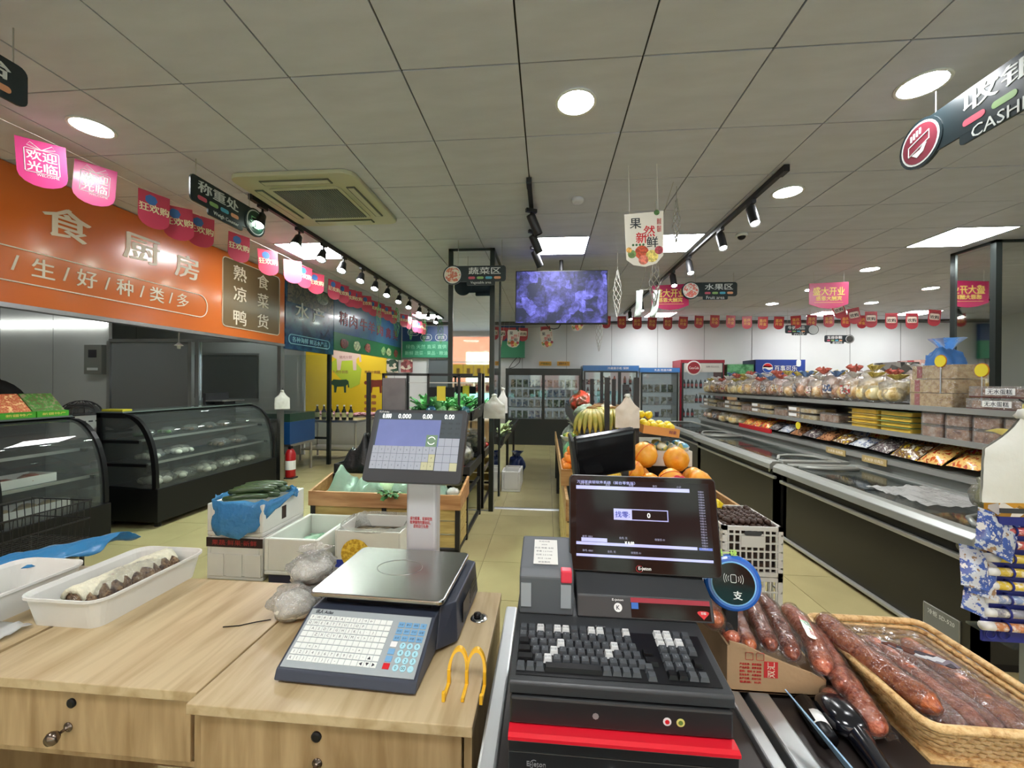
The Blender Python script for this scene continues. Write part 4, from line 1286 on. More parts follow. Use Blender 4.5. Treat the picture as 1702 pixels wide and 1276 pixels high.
for x in (-3.55, -3.2, -2.8, -2.35):
    m = MB(face_cam((x, 10.535, 2.70 + .14 * (int(x * 10) % 2)))); m.tube([(p[0], p[1], 0) for p in rr(.30, .17, .08, 5)], .008, 4, closed=True)
    m.part('capsule_outline', M_LTW, sg)
    lettering('果蔬', .1, M_LTW, sg, face_cam((x, 10.535, 2.70 + .14 * (int(x * 10) % 2))))
lettering('绿色 天然 直采 直供', .13, mat('mint_lettering', srgb(150, 214, 180), .5), sg, face_cam((-3.2, 10.535, 2.46)), fit=(1.1, .11))
lettering('新鲜 蔬菜 · 果品 · 粮油', .13, MATS['mint_lettering'], sg, face_cam((-3.2, 10.535, 2.29)), fit=(1.15, .11))

# glass partitions
M_PANW = mat('stall_white_panel', srgb(198, 202, 198), .45, vary=(1.2, .04))
def part_wall(label, y, x0, x1):
    w_ = MB().box(x0, x1, y, y + .05, 0, CEIL - .02).struct('wall_stall', M_PANW)
    for x in (x0 + .95, x0 + 1.9):
        MB().box(x - .004, x + .004, y - .004, y, 0, CEIL - .02).part('seam', M_SEAM, w_)
    return w_
part_wall('', 5.82, -9.74, -6.87)
part_wall('', 8.0, -9.74, -5.0)
gp = thing('glass_partition', 'stainless framed glass partition behind the curved display cases', 'partition', (-5.4, 5.8, 0))
for x in (-6.82, -5.45, -5.33, -3.99):
    MB().box(x - .028, x + .028, 5.77, 5.83, 0, 2.12).part('post', STEEL, gp)
MB().box(-6.82, -3.99, 5.775, 5.825, 2.1, 2.15).part('top_rail', STEEL, gp)
MB().box(-6.82, -3.99, 5.775, 5.825, .9, .94).part('mid_rail', STEEL, gp)
MB().box(-6.79, -5.48, 5.795, 5.803, .94, 2.1).part('pane', film('grey_frosted_glass', (.42, .44, .43), clear=.25, rough=.12, bump=None, gloss=.2), gp)
MB().box(-5.30, -4.02, 5.795, 5.803, .94, 2.1).part('pane', GLASS, gp)
MB().box(-6.79, -4.02, 5.79, 5.81, .05, .9).part('lower_panel', mat('grey_panel', srgb(120, 122, 118), .5), gp)
MB().box(-3.985, -3.93, 5.70, 5.76, 0, 2.03).part('post', STEEL, gp)
gp = thing('glass_partition', 'glass partition with dark posts beside the seafood stall', 'partition', (-4, 7.12, 0))
for x in (-3.97, -4.9):
    MB().box(x - .03, x + .03, 7.09, 7.15, 0, 2.0).part('post', M_PIL, gp)
MB().box(-4.87, -4.0, 7.117, 7.123, .5, 2.0).part('pane', GLASS, gp)
MB().box(-4.9, -3.97, 7.1, 7.14, .46, .5).part('rail', M_PIL, gp)
t = thing('electrical_box', 'grey metal electrical box on the white stall wall', 'electrical box', (-7.02, 5.8, 1.58))
MB().box(-7.2, -6.9, 5.74, 5.82, 1.6, 2.06).part('case', mat('box_grey', srgb(132, 134, 126), .5), t, bevel=.005)
MB().box(-7.12, -6.98, 5.735, 5.742, 1.86, 1.98).part('window', DARK, t)
MB().box(-7.14, -6.96, 5.735, 5.742, 1.66, 1.70).part('label_strip', M_LTW, t)
MB().box(-9.7, -6.9, 5.76, 5.82, 2.34, 2.44).thing('wall_white_strip', mat('white_strip_glow', (1, 1, .97), .5, emit=3.0), 'long white glowing strip on the stall wall under the orange sign', 'light')  # white band on the wall built as a strip that glows
t = thing('dark_board', 'dark grey board on the white wall behind the glass', 'board', (-6.9, 7.97, 1.0))
MB().box(-7.5, -6.0, 7.95, 7.998, 1.15, 2.05).part('panel', mat('dark_grey_board', srgb(70, 76, 74), .3), t)
MB().box(-7.55, -5.95, 7.94, 7.95, 2.05, 2.09).part('frame', ALU, t)
MB().box(-7.55, -5.95, 7.94, 7.95, 1.11, 1.15).part('frame', ALU, t)
t = thing('pendant_socket', 'white lamp holder hanging on a cord in the hot food stall', 'lamp', (-4.4, 4.51, 1.9))
MB().cyl((-4.4, 4.51, 1.95), (-4.4, 4.51, 3.08), .006, n=6).part('cord', WHITE, t)
MB().lathe([(.018, 0), (.02, .03), (.045, .035), (.045, .042), (.02, .06), (.008, .08)], (-4.4, 4.51, 1.89), 14).part('holder', WHITE, t, smooth=True)
# ---------------------------------------------------------------- curved display cases
M_CG = film('case_glass', (.80, .86, .84), clear=.93, rough=.02, bump=None, gloss=.25)
M_SHELF = mat('black_shelf', srgb(20, 20, 21), .35)
def case(label, y0, y1, mids=()):
    """curved glass deli case: front towards +x."""
    xf, xb, zt = -3.93, -4.62, 1.17
    t = thing('display_case', label, 'display case', ((xf + xb) / 2, (y0 + y1) / 2, 0), group='curved glass deli cases')
    MB().box(xb, xf, y0, y1, .06, .40).part('base', BLACK, t, bevel=.006)
    MB().box(xb, xb + .05, y0, y1, .40, zt).part('back_frame', BLACK, t)
    for yy in (y0 + .08, y1 - .08):
        for xx in (xf - .08, xb + .08):
            MB().cyl((xx, yy, 0), (xx, yy, .06), .03, n=8).part('castor', BLACK, t)
    arc = []
    for i in range(11):
        a = PI / 2 * i / 10
        arc.append((-4.34 + .38 * math.sin(a) ** .9, .40 + .755 * math.cos(a) ** .8))
    arc = [(-4.34, zt - .015)] + arc[1:]
    def hoop(y):
        m = MB()
        for i in range(len(arc) - 1):
            p, q = arc[i], arc[i + 1]
            m.hexa([(p[0] - .035, y - .018, p[1] - .012), (p[0] + .01, y - .018, p[1] + .006), (p[0] + .01, y + .018, p[1] + .006), (p[0] - .035, y + .018, p[1] - .012)],
                   [(q[0] - .035, y - .018, q[1] - .012), (q[0] + .01, y - .018, q[1] + .006), (q[0] + .01, y + .018, q[1] + .006), (q[0] - .035, y + .018, q[1] - .012)])
        m.part('end_hoop', BLACK, t)
    for y in [y0 + .02, y1 - .02] + list(mids): hoop(y)
    g = MB(); g.grid(lambda u, v: (arc[int(round(v * (len(arc) - 1)))][0] - .004, y0 + .04 + u * (y1 - y0 - .08), arc[int(round(v * (len(arc) - 1)))][1]), 2, len(arc))
    g.part('curved_glass', M_CG, t, smooth=True)
    for y in (y0 + .02, y1 - .02):
        e = MB(); e.prism([(xb + .05, .42)] + [(p[0] - .02, p[1]) for p in reversed(arc)] + [(xb + .05, zt)], y - .003, y + .003, 'y')
        e.part('end_glass', M_CG, t)
        MB().box(xb, -4.3, y - .02, y + .02, zt - .05, zt).part('end_rail', BLACK, t)
        MB().box(xb + .05, xf - .14, y - .012, y + .012, .62, .65).part('end_bar', BLACK, t)
        MB().box(xb + .05, xf - .22, y - .012, y + .012, .86, .89).part('end_bar', BLACK, t)
    MB().box(xb, -4.325, y0, y1, zt, zt + .014).part('top_glass', mat('top_shelf_glass', srgb(112, 122, 118), .12, .2), t)
    for z, xx in ((.64, -4.10), (.88, -4.2)):
        MB().box(xb + .05, xx, y0 + .04, y1 - .04, z, z + .012).part('shelf', M_SHELF, t)
        MB().box(xx - .004, xx + .002, y0 + .04, y1 - .04, z - .012, z + .014).part('shelf_edge', ALU, t)
    return t
case('black curved glass deli case with steamed buns at the end of the hot food stall', 3.80, 5.62)
case('black curved glass deli case at the left edge with snack cartons on top', 1.55, 3.36, mids=(2.62,))
M_BUN = mat('steamed_bun', srgb(226, 224, 208), .6, vary=(6, .05), bump=(20, .2))
def bunbag(label, c, n, seed, s=.045, film_=BAGC, group='bags of food in the deli case', flatm=None):
    rr_ = random.Random(seed)
    t = thing('bag_of_buns', label, 'bag of food', c, group=group)
    k = 0
    for i in range(n):
        m = MB(); m.ell(((i % 3 - 1) * s * 1.7 + rr_.uniform(-.01, .01), (i // 3 % 3 - 1) * s * 1.8 + rr_.uniform(-.01, .01), s * .84 + (i // 9) * s * 1.1), (s, s * .95, s * .75), 10, 7, .1, 3, i + seed)
        m.part('bun', flatm or M_BUN, t, world=False, smooth=True)
    m = MB(); m.ell((0, 0, s * 1.05), (s * 2.9, s * 2.9, s * 1.6), 16, 9, .25, 3, seed, flat=-.62)
    m.part('clear_bag', film_, t, world=False, smooth=True)
    return t
M_DK = patch('braised_meat', [srgb(60, 40, 28), srgb(92, 66, 46), srgb(120, 96, 72)], 30, .4, .3, 'NOISE', interp='LINEAR')
names = ['near end', 'second place', 'middle', 'fourth place', 'far end']
for i, y in enumerate((4.05, 4.35, 4.66, 4.98, 5.34)):
    bunbag('clear bag of steamed buns, lowest shelf of the far deli case, ' + names[i], (-4.18, y, .402), (6, 5, 7, 9, 6)[i], i + 3, (.05, .042, .05, .045, .05)[i])
for i, (y, n) in enumerate(((4.08, 6), (4.42, 9), (5.02, 4), (5.32, 3))):
    bunbag('clear bag of ' + ('white rolls ' if i < 2 else 'dried meat ') + ['first', 'second', 'third', 'last'][i] + ' on the middle shelf of the far deli case', (-4.3, y, .652), n, i + 13, .04, flatm=None if i < 2 else M_DK)
for i, y in enumerate((4.1, 4.38, 4.68, 4.95, 5.2)):
    bunbag(['green leafy packet', 'small green packet', 'brown braised packet', 'brown dried fish packet', 'brown braised meat packet'][i] + ' ' + ['first', 'second', 'third', 'fourth', 'last'][i] + ' on the top shelf of the far deli case', (-4.4, y, .892), 3, i + 33, .03, flatm=mat('green_packet', srgb(76, 110, 60), .4) if i < 2 else M_DK)
t = thing('counter_scale', 'flat steel counter scale on top of the far deli case', 'scale', (-4.45, 5.3, 1.184))
MB().box(-4.60, -4.34, 5.1, 5.5, 1.23, 1.245).part('pan', STEEL, t)
MB().box(-4.54, -4.40, 5.2, 5.4, 1.184, 1.23).part('body', DARK, t)
MB().box(-4.62, -4.58, 5.1, 5.5, 1.184, 1.34).part('back_guard', DARK, t)
MB().box(-4.60, -4.36, 3.83, 3.93, 1.184, 1.205).thing('yellow_sponge', mat('yellow_sponge', srgb(190, 180, 40), .8), 'yellow cloth folded on the corner of the far deli case', 'cloth', bevel=.004)
# trays in the near case
for i, (y, z, sx) in enumerate(((2.95, .402, .3), (2.35, .402, .3), (2.85, .652, .26), (2.2, .652, .26))):
    t = thing('food_tray', ['white tray of pale cutlets low in the near deli case', 'white tray low in the near deli case by the left edge', 'white tray of red meat on the middle shelf of the near deli case', 'white tray on the middle shelf by the left edge'][i], 'tray', (-4.25, y, z), group='food trays in the near deli case')
    MB().tray(-.16, .10, -.26, .26, 0, .07, .006).part('pan', M_TRAY, t, world=False)
    for k in range(5):
        m = MB(); m.ell((R.uniform(-.09, .03), -.2 + k * .1, .035), (.07, .055, .03), 10, 6, .3, 3, k + i * 7)
        m.part('food', M_SAU[2] if i == 2 else patch('cutlet', [srgb(150, 128, 92), srgb(186, 168, 130)], 20, .6, .1, 'NOISE', interp='LINEAR'), t, world=False, smooth=True)
# snack cartons on the near case
M_GRN = mat('green_carton', srgb(70, 160, 40), .45)
for i, (y, c1, c2) in enumerate(((2.72, srgb(70, 130, 190), srgb(40, 40, 60)), (3.0, srgb(206, 64, 30), srgb(226, 170, 110)), (3.24, srgb(60, 150, 50), srgb(110, 90, 60)))):
    t = thing('snack_carton', ['blue fronted snack display carton at the left edge of the deli case top', 'red snack display carton standing on the near deli case', 'green snack display carton last on the near deli case'][i], 'snack carton', (-4.45, y, 1.184), group='snack display cartons')
    MB().box(-.09, .10, -.12, .11, 0, .05).part('tray', M_GRN, t, world=False)
    lettering('新疆特产', .03, GOLD, t, frame((.1006, 0, .025), (0, 1, 0), (0, 0, 1)), world=False, fit=(.17, .022))
    MB().hexa([(-.08, -.12, .05), (.06, -.12, .05), (.06, .11, .05), (-.08, .11, .05)], [(-.09, -.13, .19), (-.07, -.13, .2), (-.07, .1, .2), (-.09, .1, .19)]).part('picture_box', patch('snack_print_%d' % i, [c1, c2, c1, [min(1, x * 1.5 + .1) for x in c2]], 30, .4, .2, 'NOISE', interp='LINEAR'), t, world=False)
# back counter behind the near case: wok, wire dome, white crate
t = thing('back_counter', 'dark steel work counter behind the near deli case', 'counter', (-5.3, 3.2, 0))
MB().box(-5.7, -4.78, 1.6, 4.6, .86, .90).part('top', STEEL, t)
MB().box(-5.65, -4.83, 1.65, 4.55, 0, .86).part('body', DARK, t)
t = thing('wok', 'black iron wok standing upright on the back counter at the left edge', 'wok', (-5.05, 3.25, .9))
m = MB(Matrix.Translation((-5.05, 3.25, 1.22)) @ Matrix.Rotation(math.radians(85), 4, 'Y'))
m.lathe([(.0, -.10), (.12, -.09), (.22, -.05), (.30, .02), (.30, .03), (.22, -.035), (.12, -.075), (0, -.085)], n=28, cap0=False, cap1=False)
m.part('pan', mat('iron_black', (.01, .01, .011), .5), t, smooth=True)
MB().tube([(-5.04, 3.17, 1.50), (-5.04, 3.19, 1.565), (-5.04, 3.25, 1.585), (-5.04, 3.31, 1.565), (-5.04, 3.33, 1.50)], .012, 6).part('handle', MATS['iron_black'], t)
MB().box(-5.12, -4.98, 3.15, 3.35, .90, .925).part('rest', MATS['iron_black'], t)
t = thing('plastic_crate', 'white vented plastic crate between the two deli cases', 'crate', (-5.0, 4.05, .9))
MB().tray(-5.18, -4.86, 3.75, 4.2, .90, 1.13, .012).part('body', M_TRAY, t)
for k in range(6): MB().box(-4.861, -4.857, 3.79 + k * .066, 3.83 + k * .066, 1.06, 1.075).part('slot', DARK, t)
t = thing('food_cover', 'grey wire mesh food cover resting on the white crate', 'food cover', (-5.0, 4.0, 1.13))
m = MB()
for k in range(6):
    a = PI * k / 6
    m.tube([(-5.02 + .17 * math.cos(a) * math.cos(q), 3.98 + .17 * math.sin(a) * math.cos(q), 1.135 + .15 * math.sin(q)) for q in [PI * i / 12 for i in range(13)]], .004, 4)
m.tube([(-5.02 + .17 * math.cos(q), 3.98 + .17 * math.sin(q), 1.137) for q in [2 * PI * i / 24 for i in range(24)]], .006, 5, closed=True)
m.tube([(-5.02 + .12 * math.cos(q), 3.98 + .12 * math.sin(q), 1.24) for q in [2 * PI * i / 24 for i in range(24)]], .004, 5, closed=True)
m.part('wire', DARK, t)
m = MB(); m.ell((-5.02, 3.98, 1.135), (.16, .16, .13), 18, 10, flat=0); m.part('mesh_skin', film('grey_mesh', (.2, .2, .2), clear=.6, rough=.5, bump=None), t, smooth=True)
# wire cart in front of near case
t = thing('wire_basket_rack', 'black wire basket rack in front of the near deli case', 'rack', (-3.25, 2.2, 0))
m = MB()
for z, g in ((.70, 0), (.58, .01), (.45, .02)):
    m.tube([(-3.5 + g, 1.9, z), (-3.05 - g, 1.9, z), (-3.05 - g, 2.48, z), (-3.5 + g, 2.48, z)], .005, 5, closed=True)
m.part('hoop', BLACKM, t)
for k in range(15):
    y = 1.92 + k * .04
    MB().tube([(-3.5, y, .7), (-3.48, y, .45), (-3.07, y, .45), (-3.05, y, .7)], .0025, 4).part('wire', BLACKM, t)
for k in range(11):
    x = -3.48 + k * .042
    MB().tube([(x, 1.9, .7), (x, 1.9, .45), (x, 2.48, .45), (x, 2.48, .7)], .0025, 4).part('wire', BLACKM, t)
for x in (-3.47, -3.08):
    for y in (1.93, 2.45): MB().cyl((x, y, 0), (x, y, .45), .012, n=6).part('leg', BLACKM, t)
# ---------------------------------------------------------------- seafood and meat stalls
t = thing('steel_table', 'stainless table with bottles in the seafood stall', 'table', (-4.1, 7.75, 0))
MB().box(-4.75, -3.55, 7.35, 8.05, .74, .78).part('top', STEEL, t)
for x in (-4.7, -3.6):
    for y in (7.4, 8.0): MB().cyl((x, y, 0), (x, y, .74), .02, n=8).part('leg', STEEL, t)
MB().box(-4.7, -3.6, 7.4, 8.0, .2, .22).part('lower_shelf', STEEL, t)
bp_ = thing('sauce_bottle', 'x', 'bottle', (0, 0, 0), group='dark bottles on the steel table')
MB().lathe([(.04, 0), (.042, .02), (.042, .16), (.018, .22), (.016, .26)], n=12).part('bottle', mat('dark_green_glass', srgb(24, 34, 26), .12), bp_, world=False, smooth=True)
MB().lathe([(.0425, .05), (.0425, .14)], n=12, cap0=False, cap1=False).part('label', mat('yellow_green_label', srgb(196, 200, 140), .5), bp_, world=False)
MB().lathe([(.018, .258), (.018, .285)], n=10).part('cap', WHITE, bp_, world=False)
BP = Proto(bp_)
for i in range(6):
    BP.put((-4.42 + i * .135, 7.5, .78), label='dark sauce bottle with yellow label, ' + ORD[i] + ' from the left on the steel table')
t = thing('fish_tank', 'blue fish tank in the seafood stall', 'fish tank', (-4.6, 6.4, 0))
MB().box(-5.2, -4.08, 6.15, 6.85, .5, .86).part('tank', mat('blue_tank', srgb(26, 74, 130), .3), t)
MB().box(-5.2, -4.08, 6.15, 6.85, .861, .99).part('water_side', mat('dark_green_tank', srgb(40, 70, 56), .2), t)
MB().box(-5.2, -4.08, 6.17, 6.83, .46, .5).part('shelf', STEEL, t)
for x in (-5.15, -4.12):
    for y in (6.2, 6.8): MB().cyl((x, y, 0), (x, y, .46), .02, n=8).part('leg', STEEL, t)
t = thing('fire_extinguisher', 'red fire extinguisher pair end standing under the fish tank', 'fire extinguisher', (-3.98, 6.0, 0))
MB().lathe([(.07, .0), (.075, .02), (.075, .36), (.05, .42), (.025, .44)], (-3.98, 6.02, .02), 16).part('cylinder', mat('extinguisher_red', srgb(170, 26, 30), .3), t, smooth=True)
MB().lathe([(.0755, .12), (.0755, .26)], (-3.98, 6.02, .02), 16, cap0=False, cap1=False).part('label', WHITEP, t)
MB().box(-4.0, -3.96, 5.99, 6.05, .455, .50).part('valve', BLACK, t)
MB().box(-4.05, -3.9, 5.95, 6.09, 0, .02).part('stand', DARK, t)
t = thing('meat_poster', 'yellow butcher poster with animal cut charts behind the meat counter', 'poster', (-5.2, 10.6, .6))
M_YP = mat('yellow_poster', srgb(232, 200, 40), .5, vary=(.8, .06))
MB().box(-6.9, -4.30, 10.6, 10.63, .55, 2.35).part('sheet', M_YP, t)
MB(face_cam((-5.35, 10.597, 1.75))).prism([(-.6, .2), (-.3, .45), (.1, .42), (.35, .1), (.3, -.3), (.05, -.42), (-.3, -.1)], 0, .002, 'z').part('green_shape', mat('lime_print', srgb(178, 200, 60), .5), t)
def beast(cx, cz, s, m_, name):
    pts = [(-.55, .12), (-.5, .22), (-.38, .2), (-.3, .28), (.0, .26), (.35, .28), (.46, .2), (.5, -.1), (.44, -.12), (.42, .05), (.34, -.02), (.34, -.36), (.24, -.36), (.22, -.06), (-.12, -.08), (-.16, -.36), (-.26, -.36), (-.28, -.02), (-.4, .04), (-.5, .04)]
    MB(face_cam((cx, 10.596, cz))).prism([(p[0] * s, p[1] * s) for p in pts], 0, .002, 'z').part(name, m_, t)
MB().box(-5.6, -4.2, 9.6, 9.7, CEIL - .05, CEIL - .005).thing('stall_fill_light', mat('stall_fill_glow', (1, .93, .9), .5, emit=30.0), 'added unseen ceiling light brightening the meat stall poster', 'ceiling light')  # lamp added out of view behind the sign to brighten the yellow poster
beast(-5.62, 1.42, .56, mat('dark_green_print', srgb(40, 70, 50), .5), 'ox_chart')
beast(-4.62, 1.42, .56, mat('red_brown_print', srgb(120, 50, 34), .5), 'cattle_chart')
beast(-5.45, 2.15, .9, mat('pig_print', srgb(214, 190, 176), .5), 'pig_chart')
for s_, x, z in (('牛肉分割图', -5.6, 1.78), ('羊肉分割图', -4.7, 1.78), ('猪肉分割', -5.45, 2.18)):
    lettering(s_, .09, mat('dark_red_lettering', (0, 0, 0)), t, face_cam((x, 10.594, z)))
for i in range(6):
    MB(face_cam((-4.85 + (i % 2) * .2, 10.597, 1.12 - (i // 2) * .17))).prism(rr(.13, .09, .03, 3), 0, .002, 'z').part('cut_picture', patch('cut_print', [srgb(120, 56, 36), srgb(170, 110, 60)], 20, .5, 0, 'NOISE', interp='LINEAR'), t)
for k, (x, c) in enumerate(((-4.15, srgb(50, 80, 60)), (-3.75, srgb(190, 110, 110)))):
    o = MB().box(x - .16, x + .16, 10.6, 10.62, 1.78, 2.12).thing('wall_notice', patch('notice_%d' % k, [c, [x_ * .5 for x_ in c], srgb(220, 210, 190)], 12, .5, 0), ('dark green notice on the back wall beside the yellow poster', 'pink meat picture on the back wall beside the yellow poster')[k], 'poster')
t = thing('meat_counter', 'white fronted butcher counter with meat under the yellow poster', 'counter', (-4.6, 9.2, 0))
MB().box(-6.0, -3.75, 8.9, 9.7, 0, .68).part('body', M_WALL, t)
MB().box(-6.03, -3.72, 8.87, 9.73, .68, .72).part('top', STEEL, t)
M_MEAT = patch('raw_meat', [srgb(170, 60, 76), srgb(206, 120, 130), srgb(232, 190, 196), srgb(150, 40, 56)], 12, .35, .3, 'NOISE', interp='LINEAR')
for i in range(22):
    m = MB(); m.ell((0, 0, 0), (R.uniform(.09, .13), R.uniform(.05, .065), R.uniform(.03, .05)), 10, 6, .25, 3, i)
    o = m.thing('meat_piece', M_MEAT, 'piece of raw pork, ' + ORD[i] + ' from the left on the butcher counter', 'meat', 'raw meat on the butcher counter', smooth=True)
    o.location = (-5.9 + i * .1, 9.05 + (i % 3) * .16, .722)
door = MB().box(-3.15, -2.45, 10.62, 10.65, 0, 2.12).struct('door_1', mat('dark_door', srgb(88, 96, 98), .4))
MB().box(-3.2, -3.15, 10.6, 10.65, 0, 2.17).part('frame', ALU, door)
# white hanging bag bundle on the partition post
def hung_bag(label, c, w_, h, rz=0.0, m_=None, seed=1, group='bundles of white carrier bags'):
    t = thing('carrier_bag_bundle', label, 'bag', c, rz, group)
    m = MB()
    def sh(sgn):
        def f(u, v):
            top = max(0, (v - .66) / .34)
            half = w_ / 2 * (1 - .80 * top ** .55) * (1 - .05 * v)
            th = .022 * (1 - (2 * u - 1) ** 2) * (.5 + .5 * math.sin(PI * min(1, v * 1.1))) + .004
            return ((2 * u - 1) * half, sgn * (th + .006 * noise.noise(Vector((u * 5, v * 6, seed + sgn)))), v * h)
        return f
    m.grid(sh(-1), 13, 17); m.grid(sh(1), 13, 17)
    m.part('bag_stack', m_ or mat('white_bag_plastic', srgb(214, 214, 206), .4, bump=(14, .5)), t, world=False, smooth=True)
    k = MB(); k.ell((0, 0, h * 1.02), (w_ * .13, .025, h * .07), 10, 7, .4, 4, seed)
    k.part('knot', MATS.get('white_bag_plastic') or m_, t, world=False, smooth=True)
    k = MB(); k.tube([(0, 0, h * 1.05), (0, .012, h * 1.15), (0, .03, h * 1.19)], .003, 5)
    k.part('hook', BLACKM, t, world=False)
    return t
hung_bag('small bundle of white carrier bags hanging on the glass partition post', (-3.895, 5.69, 1.10), .2, .26, .5)
# ================================================================== FOAM BOXES AND VEGETABLE STAND
M_FOAM = mat('white_foam', srgb(222, 222, 216), .7, vary=(5, .04), bump=(120, .08))
def foam(label, x0, x1, y0, y1, z0, z1, t_=.03, group='foam produce boxes'):
    t = thing('foam_box', label, 'box', ((x0 + x1) / 2, (y0 + y1) / 2, z0), group=group)
    MB().tray(x0, x1, y0, y1, z0, z1, t_).part('shell', M_FOAM, t, bevel=.008)
    return t
t = foam('white foam box with dark brand band, lower of the stack at left', -2.57, -2.12, 2.88, 3.40, 0, .33)
MB().box(-2.571, -2.119, 2.876, 2.8795, .25, .32).part('dark_band', mat('dark_band', srgb(40, 20, 22), .5), t)
lettering('果蔬·鲜果·新鲜', .05, mat('red_band_text', srgb(170, 40, 44), .5), t, face_cam((-2.345, 2.875, .285)), fit=(.36, .04))
for k in range(3): MB().box(-2.56 + k * .15, -2.43 + k * .15, 2.872, 2.8795, .03, .2).part('moulded_rib', M_FOAM, t, bevel=.004)
t = foam('white foam box holding cucumbers, upper of the stack at left', -2.57, -2.12, 2.88, 3.40, .332, .575)
MB().box(-2.1195, -2.116, 3.1, 3.15, .40, .5).part('label', MATS['dark_band'], t)
t = foam('open white foam box lined with wet film beside the cucumber boxes', -2.08, -1.66, 2.84, 3.42, .075, .345)
MB().box(-2.06, -1.68, 2.86, 3.4, .0, .075).thing('dark_crate_base', mat('navy_crate', srgb(36, 38, 60), .5), 'low dark blue crate under the open foam box', 'crate', bevel=.005)
m = MB(); m.grid(lambda u, v: (-2.02 + u * .3, 2.95 + v * .40, .17 + .03 * noise.noise(Vector((u * 4, v * 5, 2)))), 12, 14)
m.thing('wet_greens', patch('wet_greens', [srgb(70, 110, 80), srgb(170, 200, 180), srgb(110, 150, 120)], 9, .2, .5, 'NOISE', interp='LINEAR'), 'wet green vegetables under film inside the open foam box', 'vegetables', smooth=True, solid=.06)
t = foam('white printed carton lined with clear film beside the produce stand', -1.62, -1.10, 3.0, 3.40, 0, .365, .012)
MB().box(-1.6195, -1.3, 2.994, 2.9995, .0, .14).part('blue_print', mat('cobalt_print', srgb(36, 56, 160), .5), t)
MB(face_cam((-1.45, 2.992, .19))).prism(circ(.115, 20), 0, .002, 'z').part('yellow_picture', patch('yellow_fruit_print', [srgb(226, 180, 40), srgb(190, 140, 30), srgb(240, 206, 80)], 25, .5, 0, 'NOISE', interp='LINEAR'), t)
m = MB(); m.grid(lambda u, v: (-1.36 + (.245 + .02 * v) * math.copysign(abs(math.cos(2 * PI * u)) ** .5, math.cos(2 * PI * u)), 3.2 + (.185 + .02 * v) * math.copysign(abs(math.sin(2 * PI * u)) ** .5, math.sin(2 * PI * u)), .20 + .19 * v + .014 * noise.noise(Vector((u * 30, v * 3, 1)))), 40, 6, cu=True)
m.thing('film_liner', film('liner_film', (.9, .92, .9), clear=.55, rough=.1, bump=(60, 1.2), gloss=.8), 'crinkled clear plastic liner folded over the printed carton', 'plastic film', smooth=True)
MB().box(-1.60, -1.12, 3.02, 3.38, .014, .27).thing('carton_contents', patch('brown_roots', [srgb(70, 56, 44), srgb(110, 92, 70), srgb(50, 40, 32)], 12, .7, 0, 'NOISE', interp='LINEAR', bump=.6), 'brown vegetables filling the film lined carton', 'vegetables')
# cucumbers in a blue bag
M_CUC = patch('cucumber_skin', [srgb(24, 40, 22), srgb(40, 62, 30), srgb(62, 84, 44)], 18, .35, .2, 'NOISE', stretch=(1, 4, 4), interp='LINEAR', bump=.3)
cp = MB(); cp.tube([(-.16, 0, 0), (-.15, 0, .002), (-.08, .008, .006), (0, .012, .008), (.08, .008, .006), (.15, 0, .002), (.165, 0, 0)], [.006, .019, .024, .025, .024, .018, .005], 10)
cm = cp.mesh('cucumber', M_CUC, True)
for i in range(9):
    o = bpy.data.objects.new('cucumber', cm)
    o.location = (-2.33 + R.uniform(-.03, .05), 2.98 + (i % 5) * .068 + (i // 5) * .034, .595 + (i // 5) * .046)
    o.rotation_euler = (0, R.uniform(-.03, .03), .33 + R.uniform(-.03, .03))
    COL.objects.link(o)
    tag(o, 'dark green cucumber in the blue bag, ' + ORD[i] + ' counting from the front', 'cucumber', 'cucumbers in the blue bag')
m = MB()
def cb(u, v):
    a = 2 * PI * u
    r0 = 1 + .10 * noise.noise(Vector((math.cos(a) * 3, math.sin(a) * 3, v * 3)))
    front = max(0, -math.sin(a))
    drop = (.05 + .21 * front ** 1.2) * v ** 1.3
    ca, sa = math.copysign(abs(math.cos(a)) ** .55, math.cos(a)), math.copysign(abs(math.sin(a)) ** .55, math.sin(a))
    return (-2.33 + (.255 - .05 * v * front) * ca * r0, 3.10 + (.23 + .04 * v * front) * sa * r0 - .012 * front, .605 - drop + .03 * noise.noise(Vector((u * 24, v * 4, 5))))
m.grid(cb, 48, 9, cu=True)
m.thing('blue_net_bag', film('bright_blue_film', srgb(96, 180, 240), clear=.3, rough=.2, bump=(26, 1.6)), 'bright blue plastic bag draped over the foam box under cucumbers', 'bag', smooth=True, solid=.002)
# the stand itself
M_SLAT = wood('stand_slat_pine', srgb(206, 184, 116), srgb(176, 150, 88), 'x', 3)
st = thing('produce_stand', 'black framed wooden slatted vegetable stand with tiers before the mirrored pillar', 'stand', (-1.42, 4.0, 0))
sx0, sx1, sy0, sy1 = -2.12, -.74, 3.48, 4.64
for x in (sx0 + .03, sx1 - .03, -1.43):
    MB().box(x - .02, x + .02, sy0, sy0 + .04, 0, .44).part('leg', BLACKM, st)
for x in (sx0 + .03, sx1 - .03):
    MB().box(x - .02, x + .02, 3.84, 3.88, 0, .6).part('leg', BLACKM, st)
    MB().box(x - .02, x + .02, sy1 - .04, sy1, 0, 1.62).part('leg', BLACKM, st)
for z in (.02, .41):
    MB().box(sx0 + .03, sx1 - .03, sy0 + .005, sy0 + .035, z, z + .03).part('crossbar', BLACKM, st)
    MB().box(sx1 - .05, sx1 - .02, sy0, sy1, z, z + .03).part('crossbar', BLACKM, st)
